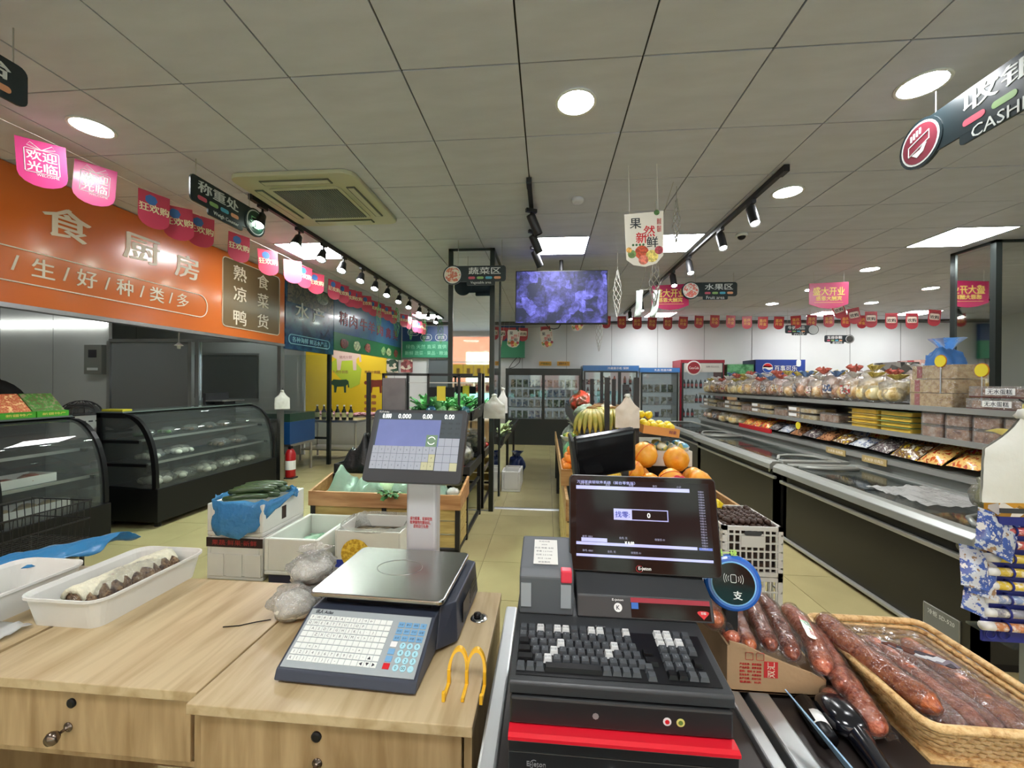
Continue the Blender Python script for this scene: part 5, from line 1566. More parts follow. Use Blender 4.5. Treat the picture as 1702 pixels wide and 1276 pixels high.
for k in range(3):
    z = .065 + k * .118
    MB().box(sx0 + .05, -1.45, sy0 + .012, sy0 + .026, z, z + .105).part('slat', M_SLAT, st)
    MB().box(-1.41, sx1 - .05, sy0 + .012, sy0 + .026, z, z + .105).part('slat', M_SLAT, st)
    MB().box(sx1 - .032, sx1 - .018, sy0 + .05, 3.83, z, z + .105).part('slat', M_SLAT, st)
M_LIP = wood('stand_lip_wood', srgb(196, 150, 104), srgb(160, 112, 70), 'x', 2.5)
MB().box(sx0, sx1, sy0 - .02, sy0, .40, .53).part('tray_lip', M_LIP, st, bevel=.003)
for x in (sx0, sx1 - .02):
    MB().hexa([(x, sy0, .40), (x + .02, sy0, .40), (x + .02, 3.86, .44), (x, 3.86, .44)], [(x, sy0, .53), (x + .02, sy0, .53), (x + .02, 3.86, .61), (x, 3.86, .61)]).part('tray_side', M_LIP, st)
MB().hexa([(sx0 + .02, sy0, .43), (sx1 - .02, sy0, .43), (sx1 - .02, 3.86, .45), (sx0 + .02, 3.86, .45)], [(sx0 + .02, sy0, .45), (sx1 - .02, sy0, .45), (sx1 - .02, 3.86, .47), (sx0 + .02, 3.86, .47)]).part('tray_floor', M_SLAT, st)
# black middle tier and upper tier
MB().box(sx0 + .02, sx1 - .02, 3.88, 4.6, .60, .62).part('tier_floor', BLACKM, st)
for x in (sx0 + .01, sx1 - .02):
    MB().box(x, x + .02, 3.88, 4.62, .60, .69).part('tier_side', BLACKM, st)
MB().box(sx0 + .02, sx1 - .02, 3.88, 3.90, .60, .69).part('tier_lip', BLACKM, st)
MB().box(-1.72, sx1, 4.0, 4.6, 1.13, 1.15).part('tier_floor', BLACKM, st)
MB().box(-1.72, sx1, 3.98, 4.0, 1.13, 1.21).part('tier_lip', BLACKM, st)
MB().hexa([(sx1 - .015, 3.98, 1.13), (sx1, 3.98, 1.13), (sx1, 4.6, 1.13), (sx1 - .015, 4.6, 1.13)], [(sx1 - .015, 3.98, 1.21), (sx1 + .03, 3.98, 1.24), (sx1 + .03, 4.6, 1.28), (sx1 - .015, 4.6, 1.26)]).part('tier_side', BLACKM, st)
for x in (-1.70, -1.44, -1.22, -.90):
    MB().box(x - .012, x + .012, 4.1, 4.125, .62, 1.60).part('rack_post', BLACKM, st)
MB().box(-1.71, -.76, 4.1, 4.125, 1.575, 1.60).part('rack_rail', BLACKM, st)
MB().box(-1.71, -.76, 4.105, 4.115, 1.50, 1.51).part('rack_rail', STEEL, st)
o = MB().box(-1.69, -1.45, 4.06, 4.09, 1.16, 1.55).thing('steel_board', mat('dull_steel', srgb(120, 112, 116), .35, .7, vary=(6, .15)), 'tall dull steel sheet standing on the upper tier of the vegetable stand', 'board')
for i, x in enumerate((-1.17, -.99)):
    MB().box(x - .045, x + .045, 4.085, 4.10, 1.36, 1.46).thing('price_tag', BLACK, ('left', 'right')[i] + ' black price tag hanging on the vegetable stand rail', 'price tag')
MB().box(-1.125, -1.035, 4.086, 4.098, 1.32, 1.47).thing('price_card', mat('yellow_card', srgb(226, 200, 60), .5), 'yellow price card between two black tags on the vegetable rack', 'price card')
# vegetables
def leafy(label, c, s, n, cols, seed, up=.6, stem=None, name='leafy_greens', group=None, cat='vegetable'):
    rr_ = random.Random(seed)
    t = thing(name, label, cat, c, rr_.uniform(0, 6), group)
    mm = patch('leaf_%s' % name, cols, 14, .45, .1, 'NOISE', interp='LINEAR')
    for i in range(n):
        a = rr_.uniform(0, 2 * PI); tl = rr_.uniform(.2, up); L_ = s * rr_.uniform(.7, 1.1); w_ = L_ * rr_.uniform(.35, .5)
        m = MB(Matrix.Rotation(a, 4, 'Z') @ Matrix.Rotation(-tl, 4, 'Y') @ Matrix.Translation((s * .1, 0, s * .12)))
        m.grid(lambda u, v: (u * L_, (v - .5) * w_ * (.3 + 1.5 * u * (1.25 - u)), .18 * L_ * math.sin(u * 2.4) * .5 + .04 * L_ * math.sin(v * 9 + u * 11) + .05 * L_ * (abs(v - .5) * 2) ** 2), 7, 5)
        m.part('leaf', mm, t, world=False, smooth=True)
    if stem:
        m = MB(); m.ell((0, 0, s * .18), (s * .25, s * .25, s * .18), 10, 6)
        m.part('stalk', stem, t, world=False, smooth=True)
    return t
M_PALE = mat('pale_stalk', srgb(190, 220, 170), .5)
GC = [srgb(44, 110, 60), srgb(96, 180, 110), srgb(150, 220, 150)]
for i, (x, y, s) in enumerate(((-1.28, 4.25, .22), (-1.12, 4.2, .24), (-.98, 4.3, .24), (-.86, 4.2, .2), (-1.2, 4.42, .24), (-1.0, 4.45, .22))):
    leafy(['leafy green lettuce beside the steel sheet', 'large pale green lettuce in the middle of the upper tier', 'bright green lettuce before the pillar', 'small green bunch at the right end of the upper tier', 'tall green cabbage leaves at the back of the upper tier', 'green head at the rear right of the upper tier'][i], (x, y, 1.15 + (.03 if i > 3 else 0)), s, 11, GC, i + 5, .9, M_PALE, group='greens on the upper tier')
for i, (x, c) in enumerate(((-1.34, srgb(40, 80, 46)), (-1.18, srgb(46, 90, 120)), (-1.06, srgb(110, 160, 110)), (-.95, srgb(130, 170, 110)), (-.83, srgb(50, 100, 110)))):
    m = MB(); m.ell((x, 4.085, 1.216), (.055, .05, .05), 12, 8, .25, 4, i)
    m.thing('vegetable_pack', patch('veg_pack_%d' % i, [c, [q * .6 for q in c], [min(1, q * 1.5) for q in c]], 20, .3, .4, 'NOISE', interp='LINEAR'), 'packed vegetables, ' + ORD[i] + ' from the left along the upper tier edge', 'vegetable', 'vegetable packs along the upper tier', smooth=True)
# middle tier: blue bag, clear bags, tomatoes
bag('produce_bag', 'clear bag of dried greens on the middle tier at right', 'bag', (-.93, 4.3, .62), (.15, .15, .13), BAGC, True, 3, .3, 'bags on the middle tier', inner=patch('dried_greens', [srgb(90, 96, 60), srgb(150, 150, 110), srgb(60, 70, 44)], 20, .7, 0, 'NOISE', interp='LINEAR'))
bag('produce_bag', 'dark teal net bag on the middle tier', 'bag', (-.95, 4.02, .62), (.12, .10, .09), film('teal_net', srgb(40, 96, 120), clear=.1, rough=.5), False, 5, .2, 'bags on the middle tier')
bag('produce_bag', 'clear bag of white radish on the middle tier behind the screen', 'bag', (-1.35, 4.2, .62), (.2, .15, .12), BAGC, True, 8, .3, 'bags on the middle tier', inner=M_WC)
bag('produce_bag', 'pale green bag of greens at the left of the middle tier', 'bag', (-1.8, 4.2, .62), (.18, .15, .12), film('mint_bag', srgb(170, 220, 190), clear=.3, rough=.25), True, 2, .3, 'bags on the middle tier')
M_TOM = mat('tomato_red', srgb(190, 50, 36), .25, vary=(5, .15))
tp = MB(); tp.ell((0, 0, .035), (.042, .042, .036), 12, 8); tmm = tp.mesh('tomato', M_TOM, True)
for i in range(7):
    o = bpy.data.objects.new('tomato', tmm); o.location = (-1.06 + (i % 4) * .085, 3.945 + (i // 4) * .07, .62); COL.objects.link(o)
    o.location.x = -1.10 + (i % 4) * .09 if i < 4 else -1.06 + (i % 4) * .09
    o.location.y = 3.94 if i < 4 else 3.925
    o.location.z = .622 if i < 4 else .69
    tag(o, 'red tomato, ' + ORD[i] + ' of the row along the middle tier edge', 'tomato', 'tomatoes on the middle tier')
# front tray
MINT = film('mint_white_bag', srgb(200, 232, 212), clear=.38, rough=.3, bump=(30, .6))
def sheetbag(label, cx, cy, w_, d_, h, z, seed, m_, peak=.5):
    m = MB()
    m.grid(lambda u, v: (cx + (u - .5) * w_, cy + (v - .5) * d_, z + h * max(0, (1 - abs(2 * u - 1) ** 2.6)) * max(0, 1 - abs(2 * v - 1) ** 2.5) * (.62 + .45 * noise.noise(Vector((u * 3.0 + seed, v * 2.6, seed))) + (.45 if peak < .38 or peak > .5 else 0) * math.exp(-((u - peak) / .12) ** 2) + .12 * noise.noise(Vector((u * 9, v * 9, seed)))) + .012 * noise.noise(Vector((u * 14, v * 14, seed)))), 30, 20)
    return m.thing('produce_bag', m_, label, 'bag', 'bags in the front tray', smooth=True, solid=.002)
sheetbag('peaked pale green bag at the left of the wooden front tray', -1.86, 3.64, .34, .32, .25, .46, 3, MINT, .35)
sheetbag('flat pale green bag over greens in the wooden front tray', -1.58, 3.62, .42, .30, .24, .46, 5, MINT, .4)
sheetbag('large mint green bag behind the scale post in the front tray', -1.17, 3.66, .55, .32, .38, .46, 8, MINT, .45)
leafy('dark green herb bunch hanging over the wooden tray lip', (-1.375, 3.50, .50), .13, 16, [srgb(24, 56, 26), srgb(46, 92, 40), srgb(70, 120, 60)], 77, -.3, None, 'herb_bunch')
m = MB(); m.ell((-1.46, 3.62, .53), (.10, .10, .085), 14, 9, .1, 3, 4)
m.thing('cabbage', patch('cabbage', [srgb(150, 200, 140), srgb(196, 226, 180)], 8, .5, .1, 'NOISE', interp='LINEAR'), 'round pale green cabbage in the front tray beside the herbs', 'cabbage', smooth=True)
m = MB(); m.ell((-.85, 3.66, .505), (.06, .05, .04), 12, 8, .3, 3, 6)
m.thing('white_gourd', BAGW, 'small white wrapped vegetable at the right of the front tray', 'vegetable', smooth=True)
sheetbag('large black plastic bag at the back left of the wooden front tray', -1.86, 4.0, .42, .3, .34, .62, 14, film('black_film', (.02, .02, .022), clear=.0, rough=.25), .6)
hung_bag('bundle of white carrier bags hanging on the mirrored pillar corner', (-.60, 4.62, 1.10), .25, .26, 0, seed=3)
hung_bag('second thin bundle of carrier bags behind on the pillar corner', (-.52, 4.76, 1.15), .16, .28, .9, seed=5)
# produce beyond the pillar
ps = thing('produce_rack', 'dark sloped produce rack beyond the mirrored pillar', 'stand', (-.85, 6.7, 0))
MB().box(-1.15, -.62, 5.5, 8.2, .62, .66).part('shelf', BLACKM, ps)
MB().hexa([(-.64, 5.5, .66), (-.60, 5.5, .66), (-.60, 8.2, .66), (-.64, 8.2, .66)], [(-.60, 5.5, .78), (-.56, 5.5, .78), (-.56, 8.2, .78), (-.60, 8.2, .78)]).part('lip', BLACKM, ps)
for x in (-1.1, -.66):
    for y in (5.55, 6.8, 8.1): MB().box(x - .02, x + .02, y, y + .04, 0, .62).part('leg', BLACKM, ps)
for i, y in enumerate((5.62, 5.95, 6.35, 6.8)):
    leafy(['wrapped chinese cabbage nearest beyond the pillar', 'green cabbage second beyond the pillar', 'pale cabbage third beyond the pillar', 'green vegetable farthest beyond the pillar'][i], (-.74, y, .66), .24, 9, [srgb(90, 120, 60), srgb(160, 180, 110), srgb(200, 210, 160)], i + 50, .9, M_PALE, 'chinese_cabbage', 'cabbages beyond the pillar')
for i, (y, z, s) in enumerate(((5.6, 0, .28), (5.95, 0, .24))):
    foam(['white foam box on the floor behind the pillar corner', 'second white foam box on the floor behind the pillar'][i], -.62, -.36, y, y + .3, z, s)
bag('bin_bag', 'dark blue bag between the foam boxes beyond the pillar', 'bag', (-.48, 6.5, 0), (.13, .13, .18), film('navy_film', srgb(30, 50, 100), clear=0, rough=.3), True, 21, .3)
# ================================================================== FRUIT STAND
fs = thing('fruit_stand', 'long black and pine fruit stand beside the freezers', 'stand', (.7, 4.6, 0))
fx0, fx1, fy0, fy1 = .14, 1.22, 2.70, 6.55
for x in (fx0 + .02, fx1 - .02):
    for y in (fy0 + .02, 4.2, 5.6, fy1 - .03):
        MB().box(x - .02, x + .02, y - .02, y + .02, 0, .62).part('leg', BLACKM, fs)
for k in range(3):
    z = .10 + k * .17
    MB().box(fx0 - .006, fx0 + .006, fy0, 4.2, z, z + .15).part('slat', M_SLAT, fs)
    MB().box(fx0, fx1, fy0 - .006, fy0 + .006, z, z + .15).part('slat', M_SLAT, fs)
MB().box(fx0, fx1, fy0, fy1, .60, .62).part('shelf', BLACKM, fs)
MB().box(fx0 - .01, fx0 + .01, fy0, fy1, .60, .74).part('tray_side', PINEW, fs)
MB().box(fx1 - .01, fx1 + .01, fy0, fy1, .60, .74).part('tray_side', PINEW, fs)
MB().box(fx0, fx1, fy0 - .01, fy0 + .01, .60, .74).part('tray_side', PINEW, fs)
for y in (3.45, 4.6, 5.6):
    for x in (.5, .74):
        MB().box(x - .02, x + .02, y - .02, y + .02, .62, 1.56).part('post', BLACKM, fs)
MB().hexa([(.33, 3.5, 1.06), (1.0, 3.5, 1.06), (1.0, 6.5, 1.06), (.33, 6.5, 1.06)], [(.31, 3.5, 1.09), (1.02, 3.5, 1.09), (1.02, 6.5, 1.09), (.31, 6.5, 1.09)]).part('upper_shelf', BLACKM, fs)
MB().box(.29, .31, 3.5, 6.5, 1.06, 1.2).part('upper_side', BLACKM, fs)
MB().box(1.02, 1.04, 3.5, 6.5, 1.06, 1.16).part('upper_side', BLACKM, fs)
M_POM = patch('orange_netted_pomelo', [srgb(226, 130, 14), srgb(240, 158, 34), srgb(246, 180, 64)], 9, .4, .2, 'NOISE', interp='LINEAR', bump=.3)
M_POMY = patch('yellow_pomelo', [srgb(226, 176, 30), srgb(240, 204, 70)], 9, .4, .2, 'NOISE', interp='LINEAR', bump=.3)
M_NET = mat('orange_net', srgb(224, 90, 40), .5)
def pomelo(label, c, r, m_, band=True, net=None):
    t = thing('pomelo', label, 'pomelo', c, R.uniform(0, 3), group='pomelos on the fruit stand')
    m = MB(); m.lathe([(0.004, -.98 * r), (.5 * r, -.86 * r), (.86 * r, -.5 * r), (r, 0), (.9 * r, .42 * r), (.6 * r, .78 * r), (.25 * r, .97 * r), (.004, 1.02 * r)], n=20)
    m.part('fruit', m_, t, world=False, smooth=True)
    if band:
        m = MB(Matrix.Rotation(.5, 4, 'X') @ Matrix.Rotation(.3, 4, 'Y')); m.tube([(1.012 * r * math.cos(a), 0, 1.012 * r * math.sin(a)) for a in [2 * PI * i / 28 for i in range(28)]], .0025, 5, closed=True)
        m.part('band', M_NET, t, world=False)
    if net:
        m = MB()
        for k in range(9):
            a = PI * k / 9
            m.tube([(1.01 * r * math.cos(q) * math.cos(a), 1.01 * r * math.cos(q) * math.sin(a), 1.03 * r * math.sin(q)) for q in [2 * PI * i / 24 for i in range(24)]], .0018, 4, closed=True)
        for z in (-.5, -.2, .1, .4, .7):
            q = 1.02 * r * math.sqrt(max(.05, 1 - z * z))
            m.tube([(q * math.cos(a), q * math.sin(a), z * r) for a in [2 * PI * i / 24 for i in range(24)]], .0018, 4, closed=True)
        m.part('net', net, t, world=False)
    return t
pl = [((.73, 3.12, .975), .098, 0, 1, 'topmost orange pomelo with a red band in the middle of the pile'), ((.95, 3.08, .955), .092, 0, 0, 'topmost orange pomelo at the right of the pile'), ((.61, 2.95, .885), .082, 0, 1, 'orange pomelo left of the red ribbon at the front of the pile'),
      ((1.06, 2.93, .82), .088, 0, 0, 'orange pomelo low at the right end of the pile'), ((.86, 2.90, .835), .088, 0, 1, 'orange pomelo behind the till screen with a red ribbon'), ((.72, 2.92, .80), .085, 0, 0, 'orange pomelo low in the middle front'),
      ((.44, 2.88, .835), .085, 1, 0, 'yellow pomelo right of the rear screen pole'), ((.27, 2.92, .84), .088, 1, 0, 'yellow pomelo left of the rear screen pole'), ((.50, 3.12, .93), .095, 2, 0, 'pomelo in a red-orange net behind the rear screen pole'),
      ((1.1, 3.15, .80), .085, 0, 0, 'orange pomelo at the back right of the pile'), ((.72, 3.25, .78), .09, 0, 0, 'orange pomelo under the topmost ones'), ((.95, 3.22, .76), .09, 0, 0, 'orange pomelo at the bottom back right')]
for c, r, k, b_, lb in pl:
    pomelo(lb, c, r, M_POMY if k == 1 else M_POM, bool(b_), M_NET if k == 2 else (mat('yellow_net', srgb(235, 220, 130), .5) if k == 1 else None))
m = MB(); 
for a in range(7):
    m.ell((.88 + .035 * math.cos(a * .9), 2.80, .865 + .02 * math.sin(a * .9)), (.022, .008, .014), 8, 5)
m.thing('red_ribbon', mat('red_ribbon', srgb(214, 30, 50), .3), 'red ribbon bow on the front pomelo', 'ribbon', smooth=True)
op = MB(); op.ell((0, 0, .034), (.036, .036, .034), 12, 8)
om = op.mesh('orange', patch('tangerine', [srgb(226, 110, 20), srgb(240, 140, 40)], 12, .4, .2, 'NOISE', interp='LINEAR', bump=.2), True)
n_ = 0
for lay, (nx, ny) in enumerate(((3, 4), (3, 3), (2, 2))):
    for i in range(nx):
        for j in range(ny):
            o = bpy.data.objects.new('tangerine', om)
            o.location = (.155 + i * .073 + lay * .02, 3.12 + j * .073 + lay * .03, .838 + lay * .055)
            COL.objects.link(o); n_ += 1
            tag(o, 'small orange tangerine on the left of the fruit stand, %s layer, row %s, %s across' % (('bottom', 'middle', 'top')[lay], ORD[j], ORD[i]), 'tangerine', 'tangerines in the box')
t = thing('fruit_box', 'pine fruit box holding the tangerines', 'box', (.235, 3.25, .742))
MB().tray(.11, .36, 3.06, 3.46, .742, .865, .012).part('box', PINEW, t)
MB().box(.123, .347, 3.073, 3.447, .755, .837).part('paper_bed', mat('kraft_bed', srgb(170, 120, 60), .8), t)
M_MEL = patch('green_melon', [srgb(30, 90, 64), srgb(60, 130, 90), srgb(110, 170, 110)], 30, .4, .2, 'NOISE', stretch=(1, 1, .3), interp='LINEAR', bump=.3)
M_MEL2 = patch('lime_melon', [srgb(90, 130, 40), srgb(130, 160, 60), srgb(70, 110, 40)], 30, .4, .2, 'NOISE', interp='LINEAR', bump=.3)
for i, (c, r, mm) in enumerate((((.29, 3.95, .80), .13, M_MEL), ((.285, 3.66, .76), .12, M_MEL2), ((.29, 4.3, .80), .12, M_MEL), ((.95, 4.2, .78), .14, M_MEL))):
    m = MB(); m.ell(c, (r, r * 1.15, r * .95), 18, 12)
    m.thing('melon', mm, ['dark green striped melon at the left edge of the fruit stand', 'yellow-green melon behind the tangerines', 'dark green melon further along the left edge', 'dark green melon at the right side of the fruit stand'][i], 'melon', 'melons on the fruit stand', smooth=True)
t = thing('gourd', 'white and grey netted fruit beside the till on the stand corner', 'fruit', (.22, 2.80, .62))
m = MB(); m.ell((.22, 2.80, .70), (.06, .065, .07), 14, 9); m.part('fruit', BAGW, t, smooth=True)
m = MB(); m.ell((.225, 2.74, .73), (.03, .012, .03), 10, 6); m.part('sticker', GREY, t, smooth=True)
kiwi = mat('kiwi_brown', srgb(150, 110, 50), .7, vary=(20, .2))
for i in range(6):
    m = MB(); m.ell((.20 + (i % 2) * .08, 2.76 + (i // 2) * .03 + .02, .66), (.035, .03, .03), 10, 7)
    if i in (0, 1): m.thing('kiwi', kiwi, ('left', 'right')[i] + ' golden kiwi at the near corner of the fruit stand', 'kiwi', 'kiwis at the stand corner', smooth=True)
# far along lower tier: white tray bags and net
bag('net_bag', 'pale grey-green net bag of fruit at the left of the fruit stand', 'bag', (.36, 4.75, .62), (.17, .2, .19), film('pale_net', srgb(150, 165, 145), clear=.2, rough=.5, bump=(90, 1)), True, 31, .15, 'net bags on the fruit stand', inner=mat('grape_green', srgb(150, 165, 120), .5, vary=(20, .2)))
bag('net_bag', 'pale net bag further along the fruit stand', 'bag', (.36, 5.25, .62), (.17, .2, .19), MATS['pale_net'], True, 33, .15, 'net bags on the fruit stand')
t = thing('fruit_punnet', 'white punnet of yellow-green fruit on the left of the fruit stand', 'punnet', (.24, 4.12, .93))
MB().lathe([(.07, 0), (.1, .04), (.105, .045), (.095, .045), (.06, .01)], (.24, 4.12, .935), 16).part('dish', WHITE, t, smooth=True)
for i in range(7):
    m = MB(); m.ell((.24 + .05 * math.cos(i * 1.05), 4.12 + .05 * math.sin(i * 1.05), .985 + (.025 if i == 6 else 0)), (.03, .03, .026), 8, 6); m.part('fruit', M_MEL2 if i % 2 else mat('yellow_fruit', srgb(220, 200, 90), .4), t, smooth=True)
# bananas on the upper tier
M_BAN = patch('banana_skin', [srgb(112, 124, 44), srgb(156, 154, 62), srgb(190, 172, 80)], 7, .45, .1, 'NOISE', interp='LINEAR')
def bananas(label, c, rz, n=6):
    t = thing('banana_bunch', label, 'bananas', c, rz, group='banana bunches')
    for i in range(n):
        a = -.6 + 1.2 * i / (n - 1)
        m = MB(Matrix.Rotation(a, 4, 'Z') @ Matrix.Translation((0, 0, .0)))
        pts = [(.03 + .20 * math.sin(q) , 0, .19 - .17 * (1 - math.cos(q)) * 1.0) for q in [1.7 * k / 9 for k in range(10)]]
        m.tube(pts, [.008, .012, .018, .021, .022, .022, .021, .018, .012, .006], 8)
        m.part('banana', M_BAN, t, world=False, smooth=True)
    m = MB(); m.ell((.02, 0, .20), (.04, .05, .02), 8, 6); m.part('crown', kiwi, t, world=False, smooth=True)
    return t
bananas('green-yellow banana bunch at the near end of the upper fruit tier', (.40, 3.66, 1.09), -1.75, 7)
bananas('second green-yellow banana bunch beside the hanging carrier bags', (.58, 3.72, 1.09), -1.4, 6)
bananas('banana bunch behind the first two on the upper fruit tier', (.47, 3.95, 1.09), -1.5, 6)
bag('fruit_bag', 'pale green net bag on the upper fruit tier behind the bananas', 'bag', (.42, 4.35, 1.09), (.13, .15, .1), film('sage_net', srgb(170, 190, 160), clear=.15, rough=.5), False, 41, .2, 'bags on the upper fruit tier')
bag('fruit_bag', 'cream net bag on the upper fruit tier', 'bag', (.62, 4.35, 1.09), (.12, .15, .1), film('cream_net', srgb(220, 214, 180), clear=.15, rough=.5), False, 43, .2, 'bags on the upper fruit tier')
bag('fruit_bag', 'red fruit bag at the far end of the upper fruit tier', 'bag', (.45, 5.3, 1.09), (.15, .2, .16), patch('red_bag_print', [srgb(170, 40, 36), srgb(200, 70, 50), srgb(90, 60, 30)], 12, .3, .3, 'NOISE', interp='LINEAR'), False, 47, .2, 'bags on the upper fruit tier')
bag('fruit_bag', 'pink wrapped fruit on the upper tier left of the bananas', 'bag', (.36, 3.9, 1.09), (.05, .07, .055), patch('pink_wrap', [srgb(230, 120, 130), srgb(240, 200, 200)], 14, .4, .2, 'NOISE', interp='LINEAR'), False, 49, .2, 'bags on the upper fruit tier')
for i, (x, y) in enumerate(((.62, 5.0), (.85, 4.8))):
    t = thing('fruit_carton', ('kraft carton on the upper fruit tier behind the posts', 'second kraft carton on the upper fruit tier')[i], 'box', (x, y, 1.09))
    MB().tray(x - .1, x + .1, y - .14, y + .14, 1.09, 1.26, .008).part('box', M_CARD, t)
t = thing('fruit_carton', 'orange carton of yellow wrapped fruit on the right of the upper fruit tier', 'box', (.9, 3.45, 1.09))
c_ = MB(Matrix.Translation((.90, 3.40, 1.10)) @ Matrix.Rotation(.12, 4, 'Y')); c_.tray(-.14, .14, -.10, .25, 0, .065, .006); c_.part('box', mat('orange_carton', srgb(214, 150, 80), .6), t)
lettering('鲜果', .03, mat('purple_print', srgb(130, 60, 90), .5), t, Matrix.Translation((.99, 3.296, 1.125)) @ Matrix.Rotation(.12, 4, 'Y') @ frame((0, 0, 0), (1, 0, 0), (0, 0, 1)))
YW = patch('yellow_wrap', [srgb(240, 208, 10), srgb(245, 222, 40), srgb(226, 196, 20)], 20, .3, .4, 'NOISE', interp='LINEAR')
for i in range(10):
    m = MB(); m.ell((.80 + (i % 4) * .065, 3.38 + (i // 4) * .085, 1.175 + (.05 if i > 7 else 0) - (i % 4) * .006 + (i // 4) * .012), (.036, .04, .034), 10, 7, .15, 4, i)
    m.part('wrapped_fruit', YW, t, smooth=True)
t = thing('fruit_carton', 'pale carton of blue and cream wrapped fruit under the orange carton', 'box', (.95, 3.3, .80))
MB().tray(.80, 1.14, 3.30, 3.6, .86, .98, .008).part('box', M_FOAM, t)
MB().box(.84, 1.1, 3.34, 3.56, .622, .859).part('riser', BLACKM, t)
for i in range(12):
    m = MB(); m.ell((.84 + (i % 4) * .085, 3.36 + (i // 4) * .09, .99 + (i % 2) * .012), (.042, .045, .036), 10, 7, .2, 4, i)
    m.part('wrapped_fruit', patch('blue_cream_wrap', [srgb(226, 226, 200), srgb(90, 160, 190), srgb(214, 206, 110), srgb(235, 235, 225)], 16, .3, .4), t, smooth=True)
hung_bag('large bundle of cream carrier bags hanging over the fruit stand', (.55, 2.84, 1.205), .165, .215, .0, mat('cream_bag_plastic', srgb(222, 208, 192), .45, bump=(14, .5)), 9)
MB().box(.53, .57, 2.88, 2.92, .62, 1.50).thing('stand_upright', BLACKM, 'black upright post carrying the cream carrier bags', 'post')
# crate of nuts
M_CRW = mat('white_crate_plastic', srgb(206, 206, 202), .4)
def vent_crate(label, x0, x1, y0, y1, z0, z1):
    t = thing('vented_crate', label, 'crate', ((x0 + x1) / 2, (y0 + y1) / 2, z0), group='white vented crates')
    for z in (z0, z1 - .022):
        m = MB(); m.box(x0, x1, y0, y0 + .012, z, z + .022).box(x0, x1, y1 - .012, y1, z, z + .022).box(x0, x0 + .012, y0, y1, z, z + .022).box(x1 - .012, x1, y0, y1, z, z + .022)
        m.part('rim', M_CRW, t)
    for x in (x0, x1 - .025):
        for y in (y0, y1 - .025): MB().box(x, x + .025, y, y + .025, z0, z1).part('corner', M_CRW, t)
    nx = 10
    for k in range(1, nx):
        x = x0 + (x1 - x0) * k / nx
        MB().box(x - .004, x + .004, y0 + .002, y0 + .009, z0 + .02, z1 - .02).part('bar', M_CRW, t)
    for k in range(1, 9):
        y = y0 + (y1 - y0) * k / 9
        MB().box(x0 + .002, x0 + .009, y - .004, y + .004, z0 + .02, z1 - .02).part('bar', M_CRW, t)
        MB().box(x1 - .009, x1 - .002, y - .004, y + .004, z0 + .02, z1 - .02).part('bar', M_CRW, t)
    for k in range(1, 6):
        z = z0 + (z1 - z0) * k / 6
        m = MB(); m.box(x0, x1, y0 + .001, y0 + .010, z - .004, z + .004).box(x0 + .001, x0 + .010, y0, y1, z - .004, z + .004).box(x1 - .010, x1 - .001, y0, y1, z - .004, z + .004)
        m.part('bar', M_CRW, t)
    MB().box(x0 + .01, x1 - .01, y0 + .01, y1 - .01, z0 + .002, z0 + .01).part('floor', M_CRW, t)
    xm = (x0 + x1) / 2
    MB().box(xm - .06, xm + .06, y0 - .002, y0 + .011, z1 - .11, z1 - .05).part('plate', M_CRW, t)
    MB().prism(rr(.09, .025, .012, 3, xm, z1 - .035), y0 - .003, y0 - .001, 'y').part('hand_hole', DARK, t)
    return t
vent_crate('white vented crate full of brown chestnuts beside the till', .95, 1.26, 2.28, 2.68, .48, .745)
vent_crate('empty white vented crate under the chestnut crate', .95, 1.26, 2.28, 2.68, 0, .475)
M_NUT = mat('chestnut_brown', srgb(62, 42, 32), .5, vary=(15, .25), bump=(40, .3))
npm = MB(); npm.ell((0, 0, 0), (.0168, .0165, .0155), 9, 6, .08, 3, 1)
nm = npm.mesh('chestnut', M_NUT, True)
rn = random.Random(5)
k = 0
for q in range(139):
    if True:
        lay = 0 if q < 80 else 1
        i, j = (q % 8, q // 8) if q < 80 else ((q - 80) % 7, (q - 80) // 7)
        if j > 8 and lay: continue
        o = bpy.data.objects.new('chestnut', nm)
        o.location = (.986 + i * .0345 + lay * .017 + rn.uniform(-.004, .004), 2.325 + j * .0352 + lay * .0175 + rn.uniform(-.004, .004), .728 + lay * .024 + rn.uniform(-.004, .005))
        o.rotation_euler = (rn.uniform(0, 3), rn.uniform(0, 3), 0)
        COL.objects.link(o)
        tag(o, 'brown chestnut in the white crate, %s layer, row %s, %s from left' % (('lower', 'upper')[lay], ORD[j], ORD[i]), 'chestnut', 'chestnuts in the white crate'); k += 1
MB().box(.977, 1.233, 2.307, 2.653, .495, .708).thing('chestnut_heap', patch('chestnut_mass', [srgb(40, 28, 22), srgb(74, 52, 40), srgb(54, 38, 30)], 30, .6, 0, 'VORONOI'), 'brown chestnuts filling the white crate below the top layer', 'chestnuts', kind='stuff')
bag('fruit_bag', 'yellow fruit bag tucked behind the chestnut crate', 'bag', (1.03, 2.58, .735), (.04, .035, .035), YW, False, 61, .2)
